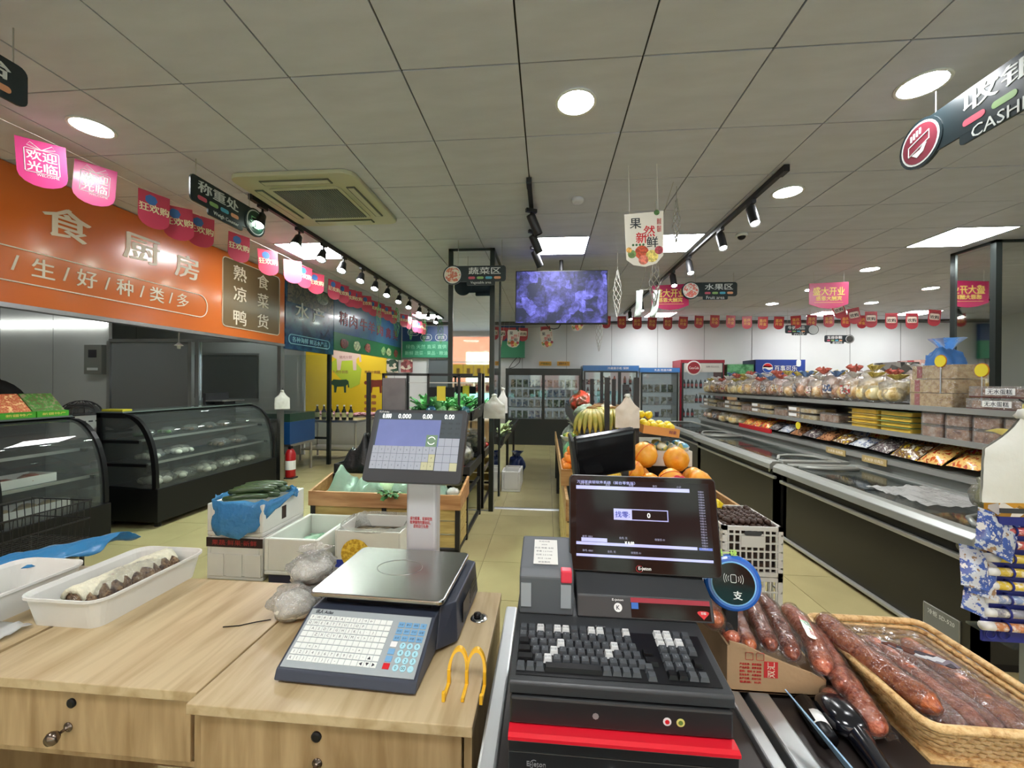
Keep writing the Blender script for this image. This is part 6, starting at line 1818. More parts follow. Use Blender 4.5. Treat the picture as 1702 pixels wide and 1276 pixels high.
# ================================================================== CHEST FREEZERS
M_FRZ = mat('freezer_black', srgb(44, 44, 42), .3, .3)
RAILS = mat('silver_rail', srgb(190, 192, 188), .3, .5)
M_RIM = mat('freezer_rim_grey', srgb(150, 154, 150), .35, .3)
M_CGL = film('freezer_glass', (.5, .56, .54), clear=.93, rough=.05, bump=None, gloss=.15)
FOODS = [patch('frozen_mix_%d' % i, c, 14, .4, .2, 'NOISE', interp='LINEAR', bump=.4) for i, c in enumerate((
    [srgb(90, 70, 60), srgb(150, 120, 100), srgb(190, 180, 170), srgb(70, 80, 60)], [srgb(70, 90, 60), srgb(150, 160, 130), srgb(190, 190, 180)], [srgb(120, 60, 50), srgb(170, 140, 120), srgb(90, 80, 76), srgb(200, 190, 180)]))]
def freezer(label, y0, y1, xf=2.20, xb=2.98, plate=False):
    t = thing('chest_freezer', label, 'freezer', ((xf + xb) / 2, (y0 + y1) / 2, 0), group='black island freezers')
    m = MB(); m.box(xf + .08, xf + .13, y0 + .04, y1 - .04, .05, .66); m.part('front_panel', M_FRZ, t)
    m = MB(); m.box(xb - .08, xb - .03, y0 + .04, y1 - .04, .05, .66); m.part('back_panel', M_FRZ, t)
    for y in (y0 + .04, y1 - .09):
        MB().box(xf + .08, xb - .03, y, y + .05, .05, .66).part('end_panel', M_FRZ, t)
    MB().box(xf + .13, xb - .08, y0 + .09, y1 - .09, .05, .3).part('inner_floor', GREY, t)
    MB().box(xf + .10, xb - .04, y0 + .06, y1 - .06, .0, .05).part('plinth', BLACK, t)
    MB().box(xf + .05, xf + .082, y0 + .02, y1 - .02, .03, .055).part('kick_rail', RAILS, t, bevel=.006)
    MB().box(xf + .05, xf + .082, y0 + .02, y1 - .02, .555, .585).part('bumper_rail', RAILS, t, bevel=.006)
    m = MB()
    m.prism([(xf, .66), (xf, .71), (xf + .03, .74), (xf + .10, .74), (xf + .13, .72), (xf + .13, .66)], y0, y1, 'y')
    m.part('front_rim', M_RIM, t, bevel=.004)
    MB().box(xb - .09, xb, y0, y1, .66, .75).part('back_rim', M_RIM, t, bevel=.006)
    for y in (y0, y1 - .10):
        MB().box(xf + .13, xb - .09, y, y + .10, .66, .745).part('end_rim', M_RIM, t, bevel=.006)
    n = 2
    for k in range(n):
        a, b = y0 + .10 + (y1 - y0 - .20) * k / n, y0 + .10 + (y1 - y0 - .20) * (k + 1) / n
        MB().box(xf + .13, xb - .09, a + .004, b - .004, .725 + .008 * k, .731 + .008 * k).part('glass_lid', M_CGL, t)
        m = MB()
        yy = a + .05 if k == 0 else b - .05
        sg_ = 1 if k == 0 else -1
        m.tube([(xf + .16, yy, .738), (xf + .22, yy + sg_ * .10, .752), (xf + .32, yy + sg_ * .14, .757), (xb - .30, yy + sg_ * .14, .757), (xb - .18, yy + sg_ * .10, .752), (xb - .12, yy, .738)], .016, 7)
        m.part('lid_handle', M_RIM, t, smooth=True)
    MB().cyl((xf + .076, y0 + .14, .625), (xf + .07, y0 + .14, .625), .022, n=14).part('lock', CHROME, t)
    if plate:
        p = MB().box(xf + .076, xf + .08, y0 + .14, y0 + .36, .08, .21).part('nameplate', mat('nameplate_dark', srgb(120, 124, 122), .3), t)
        lettering('冷柜 SD-520', .035, M_LTW, p, face_nx((xf + .0755, y0 + .25, .17)), fit=(.16, .03))
        MB(face_nx((xf + .0752, y0 + .25, .145))).tube([(q[0], q[1], 0) for q in rr(.215, .125, .006, 2)], .002, 4, closed=True).part('nameplate_edge', ALU, p)
    return t
freezer('black chest freezer nearest the till on the right', 2.30, 4.17, 2.20, 2.98, True)
freezer('black chest freezer second along the right aisle', 4.30, 6.45, 2.24, 3.0)
freezer('black chest freezer farthest along the right aisle', 6.50, 8.7, 2.28, 3.0)
n_ = 0
for (ya, yb, nm_) in ((2.42, 4.05, 'nearest'), (4.42, 6.33, 'second'), (6.62, 8.55, 'farthest')):
    for i in range(9):
        for j in range(3):
            y = ya + (yb - ya) * (i + .5) / 9; x = 2.48 + j * .165
            m = MB(); m.ell((x, y, .45 + R.uniform(-.01, .06)), (.074, (yb - ya) / 18 * .9, .12), 10, 6, .16, 2.5, i * 3 + j, sq=.7)
            m.thing('frozen_food_pack', FOODS[(i * 2 + j) % 3], 'frozen food pack in the %s freezer, row %s from the near end, %s' % (nm_, ORD[i], ('front', 'middle', 'back')[j]), 'frozen food', 'frozen food packs', smooth=True)
m = MB(); m.grid(lambda u, v: (2.40 + u * .46, 2.78 + v * .5, .748 + .03 * abs(noise.noise(Vector((u * 4, v * 4, 7)))) + .01 * noise.noise(Vector((u * 15, v * 15, 1)))), 24, 20)
m.thing('plastic_sheet', film('white_sheet_film', (.9, .92, .92), clear=.3, rough=.15, bump=(50, .8), gloss=.6), 'crumpled clear plastic bag lying on the nearest freezer lid', 'plastic film', smooth=True)
bag('produce_bag', 'clear bag with yellow-green contents at the near corner of the nearest freezer', 'bag', (2.52, 2.46, .76), (.13, .12, .14), BAGC, True, 71, .35, inner=mat('olive_veg', srgb(130, 130, 60), .6, vary=(9, .3)))
# ================================================================== BREAD SHELVES
bs = thing('bread_shelf', 'long grey metal gondola shelf of packaged bread behind the freezers', 'shelf', (3.4, 5.6, 0))
M_SHG = mat('shelf_grey', srgb(132, 136, 132), .4, .3)
for z, xf, nm_ in ((.83, 3.0, 0), (1.085, 3.02, 1), (1.325, 3.0, 2)):
    MB().box(xf + .02, 3.75, 2.75, 8.35, z, z + .02).part('shelf_board', M_SHG, bs)
    MB().box(xf, xf + .02, 2.75, 8.35, z - .018, z + .024).part('shelf_edge', mat('price_rail', srgb(150, 152, 148), .3, .3), bs)
MB().box(3.04, 3.75, 2.75, 8.35, 0, .83).part('plinth', M_SHG, bs)
for y in (2.75, 4.6, 6.45, 8.33):
    MB().box(3.72, 3.76, y - .02, y + .02, 0, 1.325).part('upright', M_SHG, bs)
    MB().box(3.05, 3.72, y - .01, y + .01, 1.05, 1.085).part('bracket', M_SHG, bs)
MB().box(3.755, 3.765, 2.75, 8.35, .83, 1.33).part('back_panel', mat('shelf_back', srgb(150, 150, 144), .5), bs)
def wrap_pack(name, parts, label, cat, loc, rz, group, scale=None): pass
BREAD = [patch('bread_%d' % i, c, 16, .3, .5, 'NOISE', interp='LINEAR', bump=.3) for i, c in enumerate((
    [srgb(140, 92, 50), srgb(196, 150, 96), srgb(222, 190, 136), srgb(226, 212, 190)], [srgb(120, 60, 50), srgb(186, 130, 100), srgb(206, 160, 136), srgb(222, 206, 196)],
    [srgb(170, 140, 80), srgb(214, 190, 130), srgb(236, 226, 190)], [srgb(96, 56, 36), srgb(150, 100, 70), srgb(180, 134, 100), srgb(206, 180, 160)], [srgb(186, 150, 60), srgb(224, 190, 110), srgb(240, 228, 180)]))]
CLW = film('crinkle_wrap', (.93, .93, .92), clear=.80, rough=.07, bump=(50, 1.2), gloss=.9)
def bag_proto(i, frill):
    p = thing('bread_bag', 'x', 'bread', (0, 0, 0))
    m = MB()
    for k in range(4):
        m.ell(((k % 2 - .5) * .10, (k // 2 - .5) * .10, .075 + .05 * (k % 2)), (.075, .075, .06), 9, 6, .2, 3, k + i * 5, sq=.85)
    m.part('bread', BREAD[i], p, world=False, smooth=True)
    m = MB(); m.ell((0, 0, .10), (.125, .125, .105), 14, 9, .22, 3.5, i + 2, flat=-.93, sq=.8)
    m.part('clear_wrap', CLW, p, world=False, smooth=True)
    m = MB(); m.grid(lambda u, v: ((.012 + .05 * v) * math.cos(2 * PI * u) * (1 + .5 * math.cos(14 * PI * u)) + .02 * v * (i - 2) / 2, (.012 + .04 * v) * math.sin(2 * PI * u) * (1 + .4 * math.sin(12 * PI * u)), .19 + .045 * v * (1 + .6 * noise.noise(Vector((u * 9, i, 2))))), 28, 4, cu=True)
    m.part('frill', frill, p, world=False, smooth=True)
    if i in (0, 1, 3):
        MB().box(-.128, -.1265, -.045, .05, .06, .13).part('print_label', patch('bag_label_%d' % i, [srgb(226, 222, 214), srgb(120, 110, 100), srgb(210, 200, 190), (srgb(180, 60, 60), srgb(200, 150, 60), 0, srgb(60, 80, 120))[i]], 70, .4, .2), p, world=False)
    return Proto(p)
FR_R = mat('coral_frill', srgb(206, 112, 96), .35); FR_Y = mat('yellow_frill', srgb(196, 178, 96), .35); FR_B = mat('blue_frill', srgb(104, 136, 180), .35)
def box_proto(name, i, w_, d_, h, lid=True, sticker=None):
    p = thing(name, 'x', 'pastry box', (0, 0, 0))
    MB().prism(rr(w_ * .94, d_ * .94, .02, 3), .003, h * .8, 'z').part('pastry', BREAD[i], p, world=False)
    MB().prism(rr(w_, d_, .025, 3), 0, h, 'z').part('clear_box', CLW, p, world=False)
    if sticker: MB().box(-w_ / 2 - .001, -w_ / 2 + .0, -d_ * .32, d_ * .32, h * .25, h * .75).part('sticker', sticker, p, world=False)
    return Proto(p)
def pillow_proto(name, mm, w_, l_, h):
    p = thing(name, 'x', 'snack bag', (0, 0, 0))
    m = MB()
    m.grid(lambda u, v: ((u - .5) * w_, (v - .5) * l_, h * .5 + h * .5 * math.sin(PI * u) ** .6 * math.sin(PI * min(1, max(0, v * 1.12 - .06))) ** .6 + .006 * noise.noise(Vector((u * 8, v * 8, 3)))), 9, 11)
    m.grid(lambda u, v: ((u - .5) * w_, (v - .5) * l_, h * .5 - h * .42 * math.sin(PI * u) ** .6 * math.sin(PI * min(1, max(0, v * 1.12 - .06))) ** .6), 9, 11)
    m.part('pouch', mm, p, world=False, smooth=True)
    for s in (-1, 1): MB().box(-w_ / 2, w_ / 2, s * l_ / 2 - .008, s * l_ / 2 + .008, h * .5 - .001, h * .5 + .001).part('seal', mm, p, world=False)
    return Proto(p)
BB = [bag_proto(0, WHITE), bag_proto(1, FR_R), bag_proto(2, FR_Y), bag_proto(3, FR_B), bag_proto(4, FR_Y)]
BX = [box_proto('pastry_box', 0, .2, .24, .07, sticker=WHITEP), box_proto('cake_box', 4, .24, .3, .06), box_proto('loaf_pack', 3, .18, .3, .10)]
seq = [2, 0, 1, 0, 2, 4, 0, 1, 3, 1, 0, 3, 0, 3, 0, 4, 2, 3, 0]
y = 8.15
for i in range(19):
    if y < 3.85: break
    k = seq[i]
    BB[k].put((3.16, y, 1.345), (0, 0, R.uniform(-.4, .4)), 'frilled clear bag of bread on the top shelf, %s from the far end' % ORD[i], 'bread bags on the top shelf', (1.0, .98, R.uniform(1.1, 1.4)))
    BB[(k + 1) % 5].put((3.50, y - .06, 1.345), (0, 0, R.uniform(-.4, .4)), 'bread bag in the back row of the top shelf, %s from the far end' % ORD[i], 'bread bags in the back row', (1.0, .98, R.uniform(1.35, 1.65)))
    y -= .262
# near end of top shelf: stacked loaf bricks and boxed cakes
M_LOAF = patch('sesame_loaf', [srgb(150, 108, 56), srgb(196, 156, 90), srgb(224, 192, 130)], 30, .3, .5, 'NOISE', interp='LINEAR', bump=.3)
for i, (yy, zz) in enumerate(((3.52, 1.345), (3.52, 1.455), (3.50, 1.565))):
    t = thing('loaf_brick', ['lowest', 'middle', 'topmost'][i] + ' of the stacked golden loaf packs with a red strip', 'bread', (3.16, yy, zz), group='stacked loaf packs')
    MB().prism(rr(.24, .36, .02, 3), 0, .105, 'z').part('loaf', M_LOAF, t, world=False)
    MB().box(-.122, -.1195, .08, .125, .005, .10).part('red_strip', mat('red_tape', srgb(170, 36, 40), .4), t, world=False)
    MB().prism(rr(.246, .37, .022, 3), -.000, .107, 'z').part('clear_wrap', CLW, t, world=False)
for i, (yy, zz) in enumerate(((3.02, 1.346), (3.0, 1.43))):
    t = thing('cake_box', ['lower', 'upper', 'second lower', 'second upper'][i] + ' long clear cake box with a white label near the right edge', 'cake box', (3.14, yy, zz), group='labelled cake boxes')
    MB().box(-.10, .14, -.17, .17, .004, .06).part('cake', BREAD[3], t, world=False)
    MB().box(-.12, .16, -.19, .19, 0, .008).part('tray', mat('maroon_tray', srgb(96, 50, 46), .4), t, world=False)
    MB().box(-.12, .16, -.19, .19, .009, .078).part('clear_lid', CLW, t, world=False)
    MB().box(-.1215, -.1205, -.10, .08, .02, .062).part('label', WHITEP, t, world=False)
    lettering('无水蛋糕', .04, M_INK, t, frame((-.1222, -.01, .041), (0, -1, 0), (0, 0, 1)), world=False, fit=(.15, .034))
# middle shelf
y = 8.15; i = 0
while y > 4.6:
    k = i % 3
    nm_ = ('pastry tray', 'cake tray', 'loaf pack')[k]
    BX[k].put((3.16, y, 1.106), (0, 0, 0), 'clear %s on the middle bread shelf, %s from the far end' % (nm_, ORD[i]), 'packs on the middle bread shelf')
    if k != 2: BX[k].put((3.16, y, 1.18), (0, 0, .0), 'clear %s stacked upper on the middle bread shelf, %s from the far end' % (nm_, ORD[i]), 'packs on the middle bread shelf')
    y -= .31; i += 1
M_YB = mat('yellow_biscuit_wrap', srgb(214, 180, 70), .3, vary=(12, .15), coat=.4)
for j in range(2):
    for i in range(4):
        o = thing('biscuit_pack', 'flat yellow biscuit pack, %s up in the %s stack on the middle shelf' % (ORD[i], ('far', 'near')[j]), 'biscuits', (3.16, 4.22 - j * .36, 1.106 + i * .046), group='yellow biscuit packs')
        MB().prism(rr(.2, .32, .015, 3), 0, .036, 'z').part('tray', M_YB, o, world=False)
        MB().box(-.12, .12, -.17, .17, .036, .039).part('film_lid', mat('pale_lid', srgb(226, 206, 130), .3) if j == 0 else mat('green_lid', srgb(150, 180, 120), .3), o, world=False)
for i in range(4):
    BX[2].put((3.18, 3.5 - i * .2, 1.106), (0, 0, 1.5708), 'brown cake loaf pack on the near middle shelf, %s towards the till' % ORD[i], 'brown loaf packs')
    BX[2].put((3.18, 3.5 - i * .2, 1.207), (0, 0, 1.5708), 'brown cake loaf pack stacked above on the near middle shelf, %s towards the till' % ORD[i], 'brown loaf packs')
# lower shelf
SN = [pillow_proto('snack_bag', patch('snack_wrap_%d' % i, c, 26, .22, .6, 'NOISE', bump=.3), .16, .22, .07) for i, c in enumerate((
    [srgb(190, 30, 34), srgb(226, 190, 90), srgb(206, 50, 40), srgb(240, 230, 220)], [srgb(60, 90, 160), srgb(200, 206, 210), srgb(120, 130, 150)], [srgb(226, 196, 60), srgb(120, 90, 60), srgb(230, 226, 210)],
    [srgb(150, 150, 146), srgb(90, 80, 84), srgb(200, 196, 190)], [srgb(214, 96, 30), srgb(240, 200, 120), srgb(180, 60, 30)], [srgb(110, 60, 40), srgb(170, 120, 80), srgb(60, 40, 34)]))]
y = 8.1
for i in range(4):
    BB[(0, 3, 2, 4)[i]].put((3.18, y, .85), (0, 0, .3 * i), ('yellow edged bread bag', 'brown bread bag', 'pale bread bag', 'golden bread bag')[i] + ' on the lower shelf at the far end', 'bags on the lower bread shelf', (1.1, 1.3, 1))
    y -= .36
order = [0, 0, 0, 3, 1, 5, 2, 3, 5, 2, 3, 1, 3, 1, 2, 3, 4, 4, 5]
y = 6.55
for i in range(15):
    k = order[i + (i > 5) + (i > 8) + (i > 10) + (i > 11)]
    SN[k].put((3.15, y, .915), (R.uniform(-.05, .05), -R.uniform(.5, .8), R.uniform(-.12, .12)), 'shiny snack bag on the lower shelf, %s from the far end' % ORD[i], 'snack bags on the lower shelf', (1.1, 1.0, 1.2))
    SN[(k + (0 if i < 3 else 2)) % 6].put((3.40, y - .06, .945), (R.uniform(-.05, .05), -R.uniform(.5, .8), R.uniform(-.12, .12)), 'snack bag behind in the back row of the lower shelf, %s from the far end' % ORD[i], 'snack bags in the back row')
    y -= .252
MB().box(3.0, 3.02, 5.75, 6.65, .85, .91).thing('display_tray', mat('red_tray', srgb(186, 28, 40), .4), 'red display tray lip under the red snack bags', 'tray')
for i, y in enumerate((4.5, 4.0)):
    o = thing('shelf_label', ('far', 'near')[i] + ' gold printed label on the lower bread shelf edge', 'label', (2.995, y, .83))
    MB().box(2.992, 2.998, y - .14, y + .14, .79, .85).part('card', mat('gold_card', srgb(170, 150, 100), .4), o)
    lettering('大米饼 经典款', .03, M_LTR, o, face_nx((2.9915, y, .82)), fit=(.22, .03))
for i, (y, z) in enumerate(((5.2, 1.02), (3.42, 1.70), (3.12, 1.62))):
    o = thing('price_disc', ['yellow round price disc under the middle bread shelf', 'yellow round price disc above the stacked loaf packs', 'yellow round price disc above the cake boxes'][i], 'price disc', (3.04, y, z))
    MB().lathe([(.045, 0), (.045, .004)], (3.03, y, z), 20, ax='x').part('disc', mat('yellow_disc', srgb(226, 210, 50), .4), o)
    MB().lathe([(.05, .004), (.05, .006)], (3.03, y, z), 20, ax='x').part('edge', mat('orange_edge', srgb(200, 110, 40), .4), o)
    MB().cyl((3.035, y, z - .25 if i else z - .1), (3.035, y, z), .004, n=5).part('stem', STEEL, o)
    o.location.z = z - (.25 if i else .1)
    for c in kids(o): c.location = (0, 0, .25 if i else .1)
bag('blue_tied_bag', 'bright blue tied bag on the back of the top bread shelf', 'bag', (3.62, 4.05, 1.345), (.16, .16, .26), film('sky_blue_film', srgb(90, 150, 220), clear=.1, rough=.3), True, 81, .3)
# hanging sweets rack near the right edge
rk = thing('sweets_rack', 'blue plastic hanging rack of rolled sweets at the right edge', 'rack', (1.98, 1.9, .40))
M_BLU = mat('royal_blue_plastic', srgb(30, 40, 130), .4)
MB().box(1.86, 2.16, 1.90, 1.91, .42, .93).part('backing', M_BLU, rk)
SWC = [srgb(200, 90, 90), srgb(196, 70, 60), srgb(214, 190, 70), srgb(206, 180, 60), srgb(220, 190, 60), srgb(130, 150, 190), srgb(140, 140, 150), srgb(200, 130, 80)]
for i in range(8):
    z = .90 - i * .058
    x0 = 1.875 - i * .003
    m = MB(); m.cyl((x0, 1.885, z), (x0 + .26, 1.885, z - .008), .018, n=10)
    m.part('sweet_tube', patch('sweet_wrap_%d' % i, [[q * .4 for q in SWC[i]], SWC[i], SWC[i], srgb(226, 220, 210)], 30, .3, .4, 'NOISE', interp='LINEAR'), rk, smooth=True)
    m = MB(); m.cyl((x0 - .012, 1.885, z), (x0 + .03, 1.885, z - .001), .0185, n=10); m.part('tube_cap', WHITE, rk, smooth=True)
    for k in range(2):
        m = MB(); m.tube([(x0 + .08 + k * .1, 1.885 + .022 * math.cos(a), z + .022 * math.sin(a)) for a in [2 * PI * q / 12 for q in range(12)]], .004, 5, closed=True)
        m.part('ring', M_BLU, rk)
for x in (1.885, 1.94):
    m = MB(); m.tube([(x + .02 * math.cos(a), 1.893, .455 + .02 * math.sin(a)) for a in [2 * PI * q / 14 for q in range(14)]], .003, 5, closed=True); m.part('empty_ring', M_BLU, rk)
MB().box(2.05, 2.08, 1.915, 1.945, 0, 1.45).part('pole', M_SHG, rk)
MB().box(1.95, 2.25, 1.85, 2.1, 0, .03).part('foot', M_SHG, rk)
MB().box(2.03, 2.4, 1.95, 2.15, .36, .37).part('glass_ledge', M_CGL, rk)
rk.location.z = 0
for c in kids(rk): c.location = (0, 0, .40)
PK = pillow_proto('hook_snack', patch('white_blue_wrap', [srgb(226, 226, 226), srgb(60, 90, 170), srgb(200, 205, 215), srgb(150, 120, 90)], 14, .3, .5, 'NOISE', bump=.3), .11, .15, .03)
for i, (x, z, a) in enumerate(((1.84, .90, .35), (1.90, .87, .5), (1.80, .74, .2), (1.845, .70, .3), (1.83, .62, .4))):
    PK.put((x, 1.87 + .01 * i, z), (1.3, a, 0), 'white and blue snack packet hanging on the sweets rack, %s from the top' % ORD[i], 'packets on the sweets rack')
hung_bag('large bundle of white carrier bags hanging at the right edge over the sweets rack', (1.735, 1.62, 1.09), .36, .31, .12, seed=11)
m = MB(); m.tube([(1.80, 1.70, 1.44), (1.795, 1.70, 1.38), (1.80, 1.70, 1.30)], .004, 5)
m.grid(lambda u, v: (1.68 + u * .13, 1.70 + (v - .5) * .03, 1.335 + .03 * (v - .5) * math.sin(PI * u) - .01 * u), 8, 6)
m.thing('yellow_ribbon', FR_Y, 'yellow ribbon tied above the large white carrier bags', 'ribbon', smooth=True)
for i, (x, c) in enumerate(((1.93, srgb(206, 150, 40)), (2.06, srgb(220, 150, 150)))):
    o = thing('small_carton', ('yellow', 'red and white')[i] + ' small carton above the sweets rack', 'box', (x, 1.88, .965))
    MB().box(x - .05, x + .06, 1.86, 1.92, .965, 1.05).part('box', patch('carton_print_%d' % i, [c, srgb(230, 225, 220), [q * .6 for q in c]], 20, .5, .1), o)
    MB().box(x - .05, x + .06, 1.858, 1.8595, .98, 1.0).part('stripe', RED if i else DARK, o)
    MB().box(x - .05, x + .06, 1.86, 1.92, .93, .964).part('ledge', M_BLU, o)
# ================================================================== BACK WALL FRIDGES
M_GDK = mat('fridge_dark', srgb(44, 50, 50), .35, .2)
M_INT = mat('fridge_interior_glow', srgb(170, 178, 180), .5, emit=.28)  # back panels given their own glow to brighten the fridge interiors
M_FGL = film('fridge_glass', (.78, .84, .84), clear=.96, rough=.03, bump=None, gloss=.25)
def fridge(label, x0, x1, h, body, header, hcol, doors, zb, shelves, yf=9.95, hh=.13):
    t = thing('display_fridge', label, 'fridge', ((x0 + x1) / 2, 10.25, 0), group='tall display fridges')
    MB().box(x0, x0 + .04, yf + .03, 10.6, 0, h).part('side', body, t)
    MB().box(x1 - .04, x1, yf + .03, 10.6, 0, h).part('side', body, t)
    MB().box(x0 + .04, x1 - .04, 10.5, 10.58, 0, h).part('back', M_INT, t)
    MB().box(x0 + .04, x1 - .04, yf + .03, 10.58, h - .04, h).part('top', body, t)
    MB().box(x0, x1, yf, 10.5, 0, zb).part('base', body, t)
    MB().box(x0, x1, yf, yf + .06, h - hh, h).part('header', hcol, t)
    w_ = (x1 - x0 - .06) / doors
    for k in range(doors):
        a = x0 + .03 + k * w_
        d = MB(); fr = .035
        d.box(a, a + fr, yf, yf + .03, zb, h - hh).box(a + w_ - fr, a + w_, yf, yf + .03, zb, h - hh).box(a + fr, a + w_ - fr, yf, yf + .03, zb, zb + fr).box(a + fr, a + w_ - fr, yf, yf + .03, h - hh - fr, h - hh)
        dd = d.part('door', M_GDK if body is not RED else body, t)
        MB().box(a + fr, a + w_ - fr, yf + .012, yf + .018, zb + fr, h - hh - fr).part('pane', M_FGL, dd)
    for z in shelves:
        MB().box(x0 + .05, x1 - .05, yf + .12, 10.5, z, z + .015).part('shelf', mat('fridge_shelf', srgb(190, 196, 196), .4), t)
    return t
GP = {}
def goods(label, x0, x1, zs, kinds, group, n, y=10.2):
    i = 0
    for zi, z in enumerate(zs):
        for k in range(n):
            x = x0 + (x1 - x0) * (k + .5) / n + R.uniform(-.004, .004)
            kd = kinds[(zi + k // 3) % len(kinds)]
            PG[kd].put((x, y + R.uniform(-.02, .02), z + .016), (0, 0, R.uniform(-.1, .1)), '%s, %s shelf from the bottom, %s from the left' % (label, ORD[zi], ORD[k]), group)
            i += 1
PG = {}
def pg(name, cat, build):
    p = thing(name, 'x', cat, (0, 0, 0)); build(p); PG[name] = Proto(p)
def _tub(col, cap):
    def f(p):
        MB().lathe([(.045, 0), (.055, .11), (.057, .115)], n=12).part('tub', col, p, world=False, smooth=True)
        MB().lathe([(.058, .115), (.058, .125)], n=12).part('lid', cap, p, world=False)
    return f
def _pouch(c):
    def f(p):
        MB().hexa([(-.06, -.03, 0), (.06, -.03, 0), (.06, .03, 0), (-.06, .03, 0)], [(-.058, -.005, .17), (.058, -.005, .17), (.058, .005, .17), (-.058, .005, .17)]).part('pouch', c, p, world=False)
        MB().box(-.058, .058, -.004, .004, .17, .185).part('seal', c, p, world=False)
    return f
def _bottle(c, cap):
    def f(p):
        MB().lathe([(.033, 0), (.034, .13), (.014, .19), (.014, .21)], n=10).part('bottle', c, p, world=False, smooth=True)
        MB().lathe([(.0345, .04), (.0345, .11)], n=10, cap0=False, cap1=False).part('label', cap, p, world=False)
    return f
pg('white_pouch', 'dairy pouch', _pouch(patch('dairy_print', [srgb(226, 228, 226), srgb(190, 196, 200), srgb(150, 150, 130)], 18, .4, .2)))
pg('blue_pack', 'packed food', _pouch(patch('blue_pack_print', [srgb(150, 170, 200), srgb(200, 206, 214), srgb(90, 110, 150)], 18, .3, .3)))
pg('green_pack', 'packed vegetables', _pouch(patch('green_pack_print', [srgb(80, 110, 70), srgb(170, 184, 160), srgb(60, 80, 60)], 18, .3, .3)))
pg('red_bottle', 'drink bottle', _bottle(patch('red_drink', [srgb(170, 60, 50), srgb(120, 40, 36)], 9, .2, .4), WHITEP))
pg('dark_bottle', 'drink bottle', _bottle(mat('cola_dark', srgb(44, 34, 34), .15), RED))
pg('yogurt_tub', 'yogurt tub', _tub(patch('tub_print', [srgb(140, 60, 60), srgb(220, 220, 220), srgb(70, 80, 130)], 16, .3, .2), WHITE))
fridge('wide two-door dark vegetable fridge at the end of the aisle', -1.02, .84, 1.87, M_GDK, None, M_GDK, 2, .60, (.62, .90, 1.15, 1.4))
goods('packed food in the wide dark fridge', -.92, .76, (.62, .90, 1.15, 1.4), ('green_pack', 'blue_pack', 'white_pouch'), 'packs in the wide dark fridge', 11)
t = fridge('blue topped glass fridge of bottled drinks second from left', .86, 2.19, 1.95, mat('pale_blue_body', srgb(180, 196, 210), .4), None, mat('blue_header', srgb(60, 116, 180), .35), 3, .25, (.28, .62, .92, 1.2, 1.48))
lettering('冷藏展示柜 保鲜', .08, WHITEP, t, face_cam((1.7, 9.946, 1.885)), fit=(.5, .06))
goods('bottled drink in the blue topped fridge', .95, 2.1, (.62, .92, 1.2, 1.48), ('red_bottle', 'dark_bottle', 'red_bottle', 'yogurt_tub'), 'drinks in the blue topped fridge', 9)
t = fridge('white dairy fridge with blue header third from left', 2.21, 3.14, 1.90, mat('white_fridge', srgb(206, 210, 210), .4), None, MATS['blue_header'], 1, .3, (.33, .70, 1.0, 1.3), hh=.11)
lettering('乳品 低温冷藏', .07, WHITEP, t, face_cam((2.75, 9.946, 1.845)), fit=(.4, .05))
goods('dairy pack in the white fridge', 2.30, 3.06, (.70, 1.0, 1.3), ('yogurt_tub', 'white_pouch', 'white_pouch', 'green_pack'), 'dairy packs in the white fridge', 5)
M_CK = mat('cola_red_frame', srgb(150, 30, 50), .35)
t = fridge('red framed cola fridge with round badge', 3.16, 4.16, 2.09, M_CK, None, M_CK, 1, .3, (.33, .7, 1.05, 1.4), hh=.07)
MB().box(3.24, 4.1, 9.94, 9.95, 1.80, 2.01).part('white_header', mat('pale_header', srgb(196, 196, 190), .4), t)
MB().lathe([(.17, 0), (.17, -.012)], (3.45, 9.94, 1.90), 28, ax='y').part('badge_ring', WHITE, t)
MB().lathe([(.14, -.012), (.14, -.022)], (3.45, 9.94, 1.90), 28, ax='y').part('badge', mat('cola_badge_red', srgb(140, 30, 44), .3), t)
lettering('Coca-Cola', .06, WHITEP, t, face_cam((3.45, 9.9165, 1.90)), fit=(.22, .06))
lettering('冰爽 可口可乐', .05, mat('grey_text', srgb(120, 120, 120), .5), t, face_cam((3.88, 9.939, 1.93)), fit=(.3, .045))
goods('drink bottle in the red framed fridge', 3.26, 4.06, (.7, 1.05, 1.4), ('dark_bottle', 'white_pouch', 'dark_bottle'), 'drinks in the red framed fridge', 8)
t = thing('drink_carton_stack', 'green drink carton on top of stacked cartons beside the cola fridge', 'carton', (4.5, 10.25, 0))
MB().box(4.24, 4.84, 10.0, 10.55, 1.45, 1.99).part('carton', patch('green_carton_print', [srgb(30, 84, 50), srgb(60, 130, 80), srgb(110, 180, 130)], 5, .35, .3, 'NOISE', interp='LINEAR'), t)
MB().box(4.24, 4.84, 10.0, 10.55, .72, 1.449).part('carton', M_CARD, t)
MB().box(4.24, 4.84, 10.0, 10.55, 0, .719).part('carton', M_CARD, t)
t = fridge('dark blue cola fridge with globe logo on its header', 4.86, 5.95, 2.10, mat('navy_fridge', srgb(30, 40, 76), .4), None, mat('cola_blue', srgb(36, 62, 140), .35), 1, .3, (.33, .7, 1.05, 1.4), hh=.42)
lettering('百事可乐', .16, WHITEP, t, face_cam((5.52, 9.945, 1.90)), fit=(.5, .13))
def disc_sector(cz, cx, r, ybase, f, name, mm):
    MB(face_cam((cx, ybase, cz))).prism(f, 0, .004, 'z').part(name, mm, t)
gc = (5.12, 1.905)
MB().lathe([(.115, 0), (.115, -.003)], (gc[0], 9.95, gc[1]), 30, ax='y').part('globe_white', WHITEP, t)
